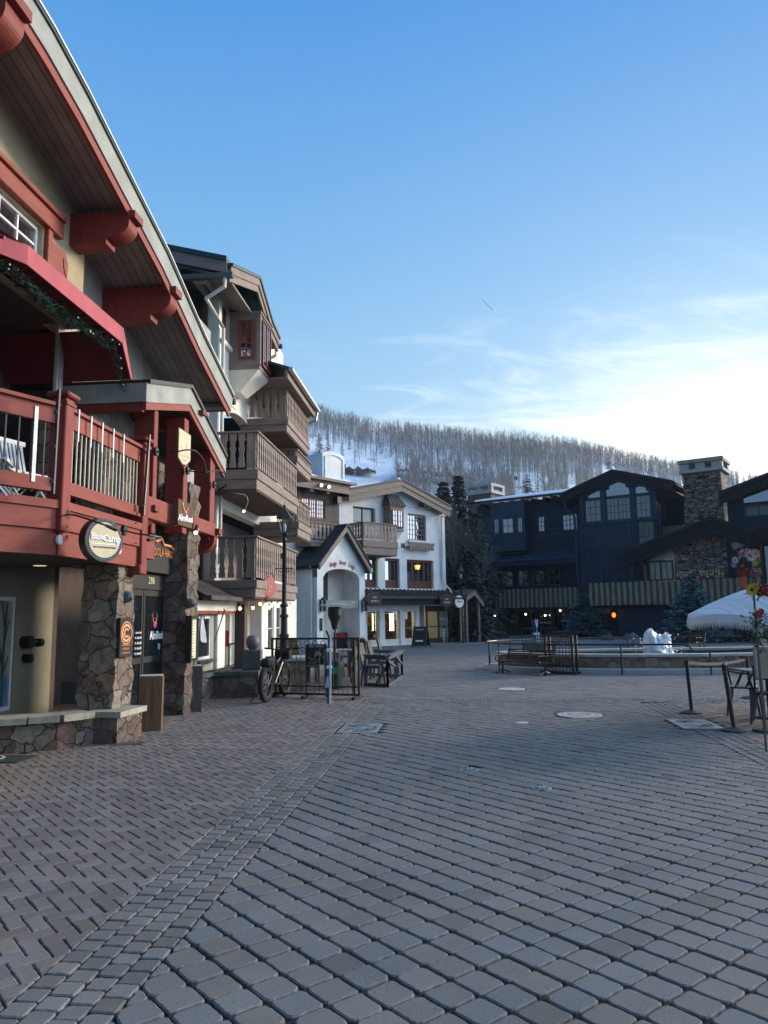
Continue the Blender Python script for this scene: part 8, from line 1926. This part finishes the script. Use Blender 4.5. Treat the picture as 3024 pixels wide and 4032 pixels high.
# ---------------------------------------------------------------- world and sun
W_=bpy.data.worlds.new('World'); sc.world=W_; W_.use_nodes=True; nt=W_.node_tree; bg=nt.nodes['Background']
SUN_AZ,SUN_EL=R(38),R(9); SKYK=9.0; SKY_STRENGTH=.1
sky=nt.nodes.new('ShaderNodeTexSky'); sky.sky_type='NISHITA'; sky.sun_disc=False; sky.sun_elevation=SUN_EL; sky.sun_rotation=SUN_AZ; sky.altitude=2400; sky.air_density=1.0; sky.dust_density=.6; sky.ozone_density=2.5
def wn(ty,**k):
    x=nt.nodes.new(ty)
    for a,b in k.items():
        if a in x.inputs: x.inputs[a].default_value=b
        else: setattr(x,a,b)
    return x
def wm(op,a,b=None,c=None):
    x=nt.nodes.new('ShaderNodeMath'); x.operation=op
    for i,v in enumerate((a,b,c)):
        if v is None: continue
        if isinstance(v,(int,float)): x.inputs[i].default_value=v
        else: nt.links.new(v,x.inputs[i])
    return x.outputs[0]
tc=wn('ShaderNodeTexCoord'); sx=wn('ShaderNodeSeparateXYZ'); nt.links.new(tc.outputs['Generated'],sx.inputs[0])
X_,Y_,Z_=sx.outputs
# clouds: streaky cirrus on a high flat layer, thicker low towards the sun
zz=wm('ADD',wm('MAXIMUM',Z_,0.0),.10)
cu=wm('DIVIDE',X_,zz); cv=wm('DIVIDE',Y_,zz)
cmb=wn('ShaderNodeCombineXYZ'); nt.links.new(cu,cmb.inputs[0]); nt.links.new(cv,cmb.inputs[1])
mp=wn('ShaderNodeMapping'); nt.links.new(cmb.outputs[0],mp.inputs[0]); mp.inputs['Rotation'].default_value=(0,0,R(-16)); mp.inputs['Scale'].default_value=(.9,2.0,1); mp.inputs['Location'].default_value=(3.1,1.7,0)
n1=wn('ShaderNodeTexNoise',Scale=1.7,Detail=12.0,Roughness=.66,Distortion=1.1); nt.links.new(mp.outputs[0],n1.inputs['Vector'])
# sun direction glow
sd=wn('ShaderNodeVectorMath',operation='DOT_PRODUCT'); nt.links.new(tc.outputs['Generated'],sd.inputs[0]); gl=R(25); ge=R(5)
sd.inputs[1].default_value=(math.sin(gl)*math.cos(ge),math.cos(gl)*math.cos(ge),math.sin(ge))
dot=sd.outputs['Value']
glow=wm('POWER',wm('MAXIMUM',dot,0.0),9.0)
low=wm('SUBTRACT',1.0,wm('MINIMUM',wm('MULTIPLY',wm('MAXIMUM',Z_,0.0),2.1),1.0))
cov=wm('ADD',wm('MULTIPLY',low,.34),wm('MULTIPLY',wm('POWER',wm('MAXIMUM',dot,0.0),14.0),.20))
hi=wm('MINIMUM',wm('MAXIMUM',wm('MULTIPLY',wm('SUBTRACT',.47,Z_),6.0),0.0),1.0)
hz=wm('MAXIMUM',wm('SUBTRACT',1.0,wm('MULTIPLY',wm('MAXIMUM',Z_,0.0),3.3)),0.0)
cl=wm('SUBTRACT',wm('ADD',n1.outputs[0],wm('ADD',cov,wm('MULTIPLY',hz,.18))),.655)
cl=wm('MINIMUM',wm('MAXIMUM',wm('MULTIPLY',cl,2.1),0.0),1.0)
cl=wm('MULTIPLY',cl,hi)
cl=wm('MULTIPLY',cl,wm('MINIMUM',wm('MAXIMUM',wm('MULTIPLY',wm('SUBTRACT',dot,.72),5.0),0.0),.75))
def wmix(f,a,b,mode='MIX'):
    x=nt.nodes.new('ShaderNodeMix'); x.data_type='RGBA'; x.blend_type=mode
    for i,v in ((0,f),(6,a),(7,b)):
        if isinstance(v,(int,float)): x.inputs[i].default_value=v
        elif isinstance(v,tuple): x.inputs[i].default_value=(*v,1)
        else: nt.links.new(v,x.inputs[i])
    return x.outputs[2]
rp=wn('ShaderNodeValToRGB'); e=rp.color_ramp.elements
stops=[(0,(.60,.80,.92)),(.10,(.50,.72,.87)),(.27,(.33,.60,.85)),(.42,(.20,.48,.82)),(.67,(.072,.31,.75)),(1,(.05,.24,.66))]
while len(e)<len(stops): e.new(.5)
for q,(t,c) in zip(e,stops): q.position=t; q.color=(*c,1)
nt.links.new(wm('MAXIMUM',Z_,0.0),rp.inputs[0])
sc10=wn('ShaderNodeVectorMath',operation='SCALE'); nt.links.new(rp.outputs[0],sc10.inputs[0]); sc10.inputs['Scale'].default_value=SKYK
ns=wn('ShaderNodeVectorMath',operation='SCALE'); nt.links.new(sky.outputs[0],ns.inputs[0]); ns.inputs['Scale'].default_value=.12
back=wm('MINIMUM',wm('MAXIMUM',wm('MULTIPLY',wm('ADD',wm('MULTIPLY',Y_,-1.0),.15),2.0),0.0),1.0)   # unseen sky behind the viewer, darkened so camera-facing walls stay dim
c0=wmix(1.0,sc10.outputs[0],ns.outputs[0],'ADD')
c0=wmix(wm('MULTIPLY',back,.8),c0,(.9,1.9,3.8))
side=wm('MINIMUM',wm('MAXIMUM',wm('MULTIPLY',wm('SUBTRACT',wm('SUBTRACT',X_,wm('MULTIPLY',wm('ABSOLUTE',Y_),.55)),.25),2.4),0.0),1.0)   # unseen extra sky brightness, added right of the view to light the lodge
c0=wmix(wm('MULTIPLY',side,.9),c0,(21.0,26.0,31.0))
add=wn('ShaderNodeVectorMath',operation='SCALE'); add.inputs[0].default_value=(1.0,.86,.62)
g2=wm('ADD',wm('MULTIPLY',wm('POWER',wm('MAXIMUM',dot,0.0),9.0),1.7),wm('MULTIPLY',wm('POWER',wm('MAXIMUM',dot,0.0),60.0),11.0))
nt.links.new(g2,add.inputs['Scale'])
c1=wmix(1.0,c0,add.outputs[0],'ADD')
cc=wmix(cl,c1,wmix(wm('MINIMUM',wm('MULTIPLY',glow,1.3),1.0),(8.8,10.0,10.3),(14.,13.6,11.8)))
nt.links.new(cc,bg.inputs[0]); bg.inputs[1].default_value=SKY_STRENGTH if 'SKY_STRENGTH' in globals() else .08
sl=bpy.data.lights.new('sun','SUN'); so=bpy.data.objects.new('sun',sl); col.objects.link(so)
sl.energy=4.2; sl.angle=R(14); sl.color=(1,.82,.62)
SAZ,SEL=R(62),R(16)
dv=Vector((math.sin(SAZ)*math.cos(SEL),math.cos(SAZ)*math.cos(SEL),math.sin(SEL))); so.rotation_euler=dv.to_track_quat('Z','Y').to_euler()
sc.view_settings.view_transform='Standard'; sc.view_settings.look='None'; sc.view_settings.exposure=.15; sc.view_settings.gamma=1; sc.view_settings.use_curve_mapping=False
sc.render.engine='CYCLES'
# ---------------------------------------------------------------- air
hz_=MB(); hz_.box(-750,1150,-40,1350,-1.2,HZTOP); hm=bpy.data.materials.new('thin_evening_haze'); hm.use_nodes=True; hn=hm.node_tree; hn.nodes.remove(hn.nodes['Principled BSDF']); pv=hn.nodes.new('ShaderNodeVolumePrincipled'); pv.inputs['Color'].default_value=(.82,.9,1,1); pv.inputs['Density'].default_value=.00022; pv.inputs['Anisotropy'].default_value=.25; hn.links.new(pv.outputs[0],hn.nodes['Material Output'].inputs['Volume'])
hz_.build('haze',hm,kind='stuff')
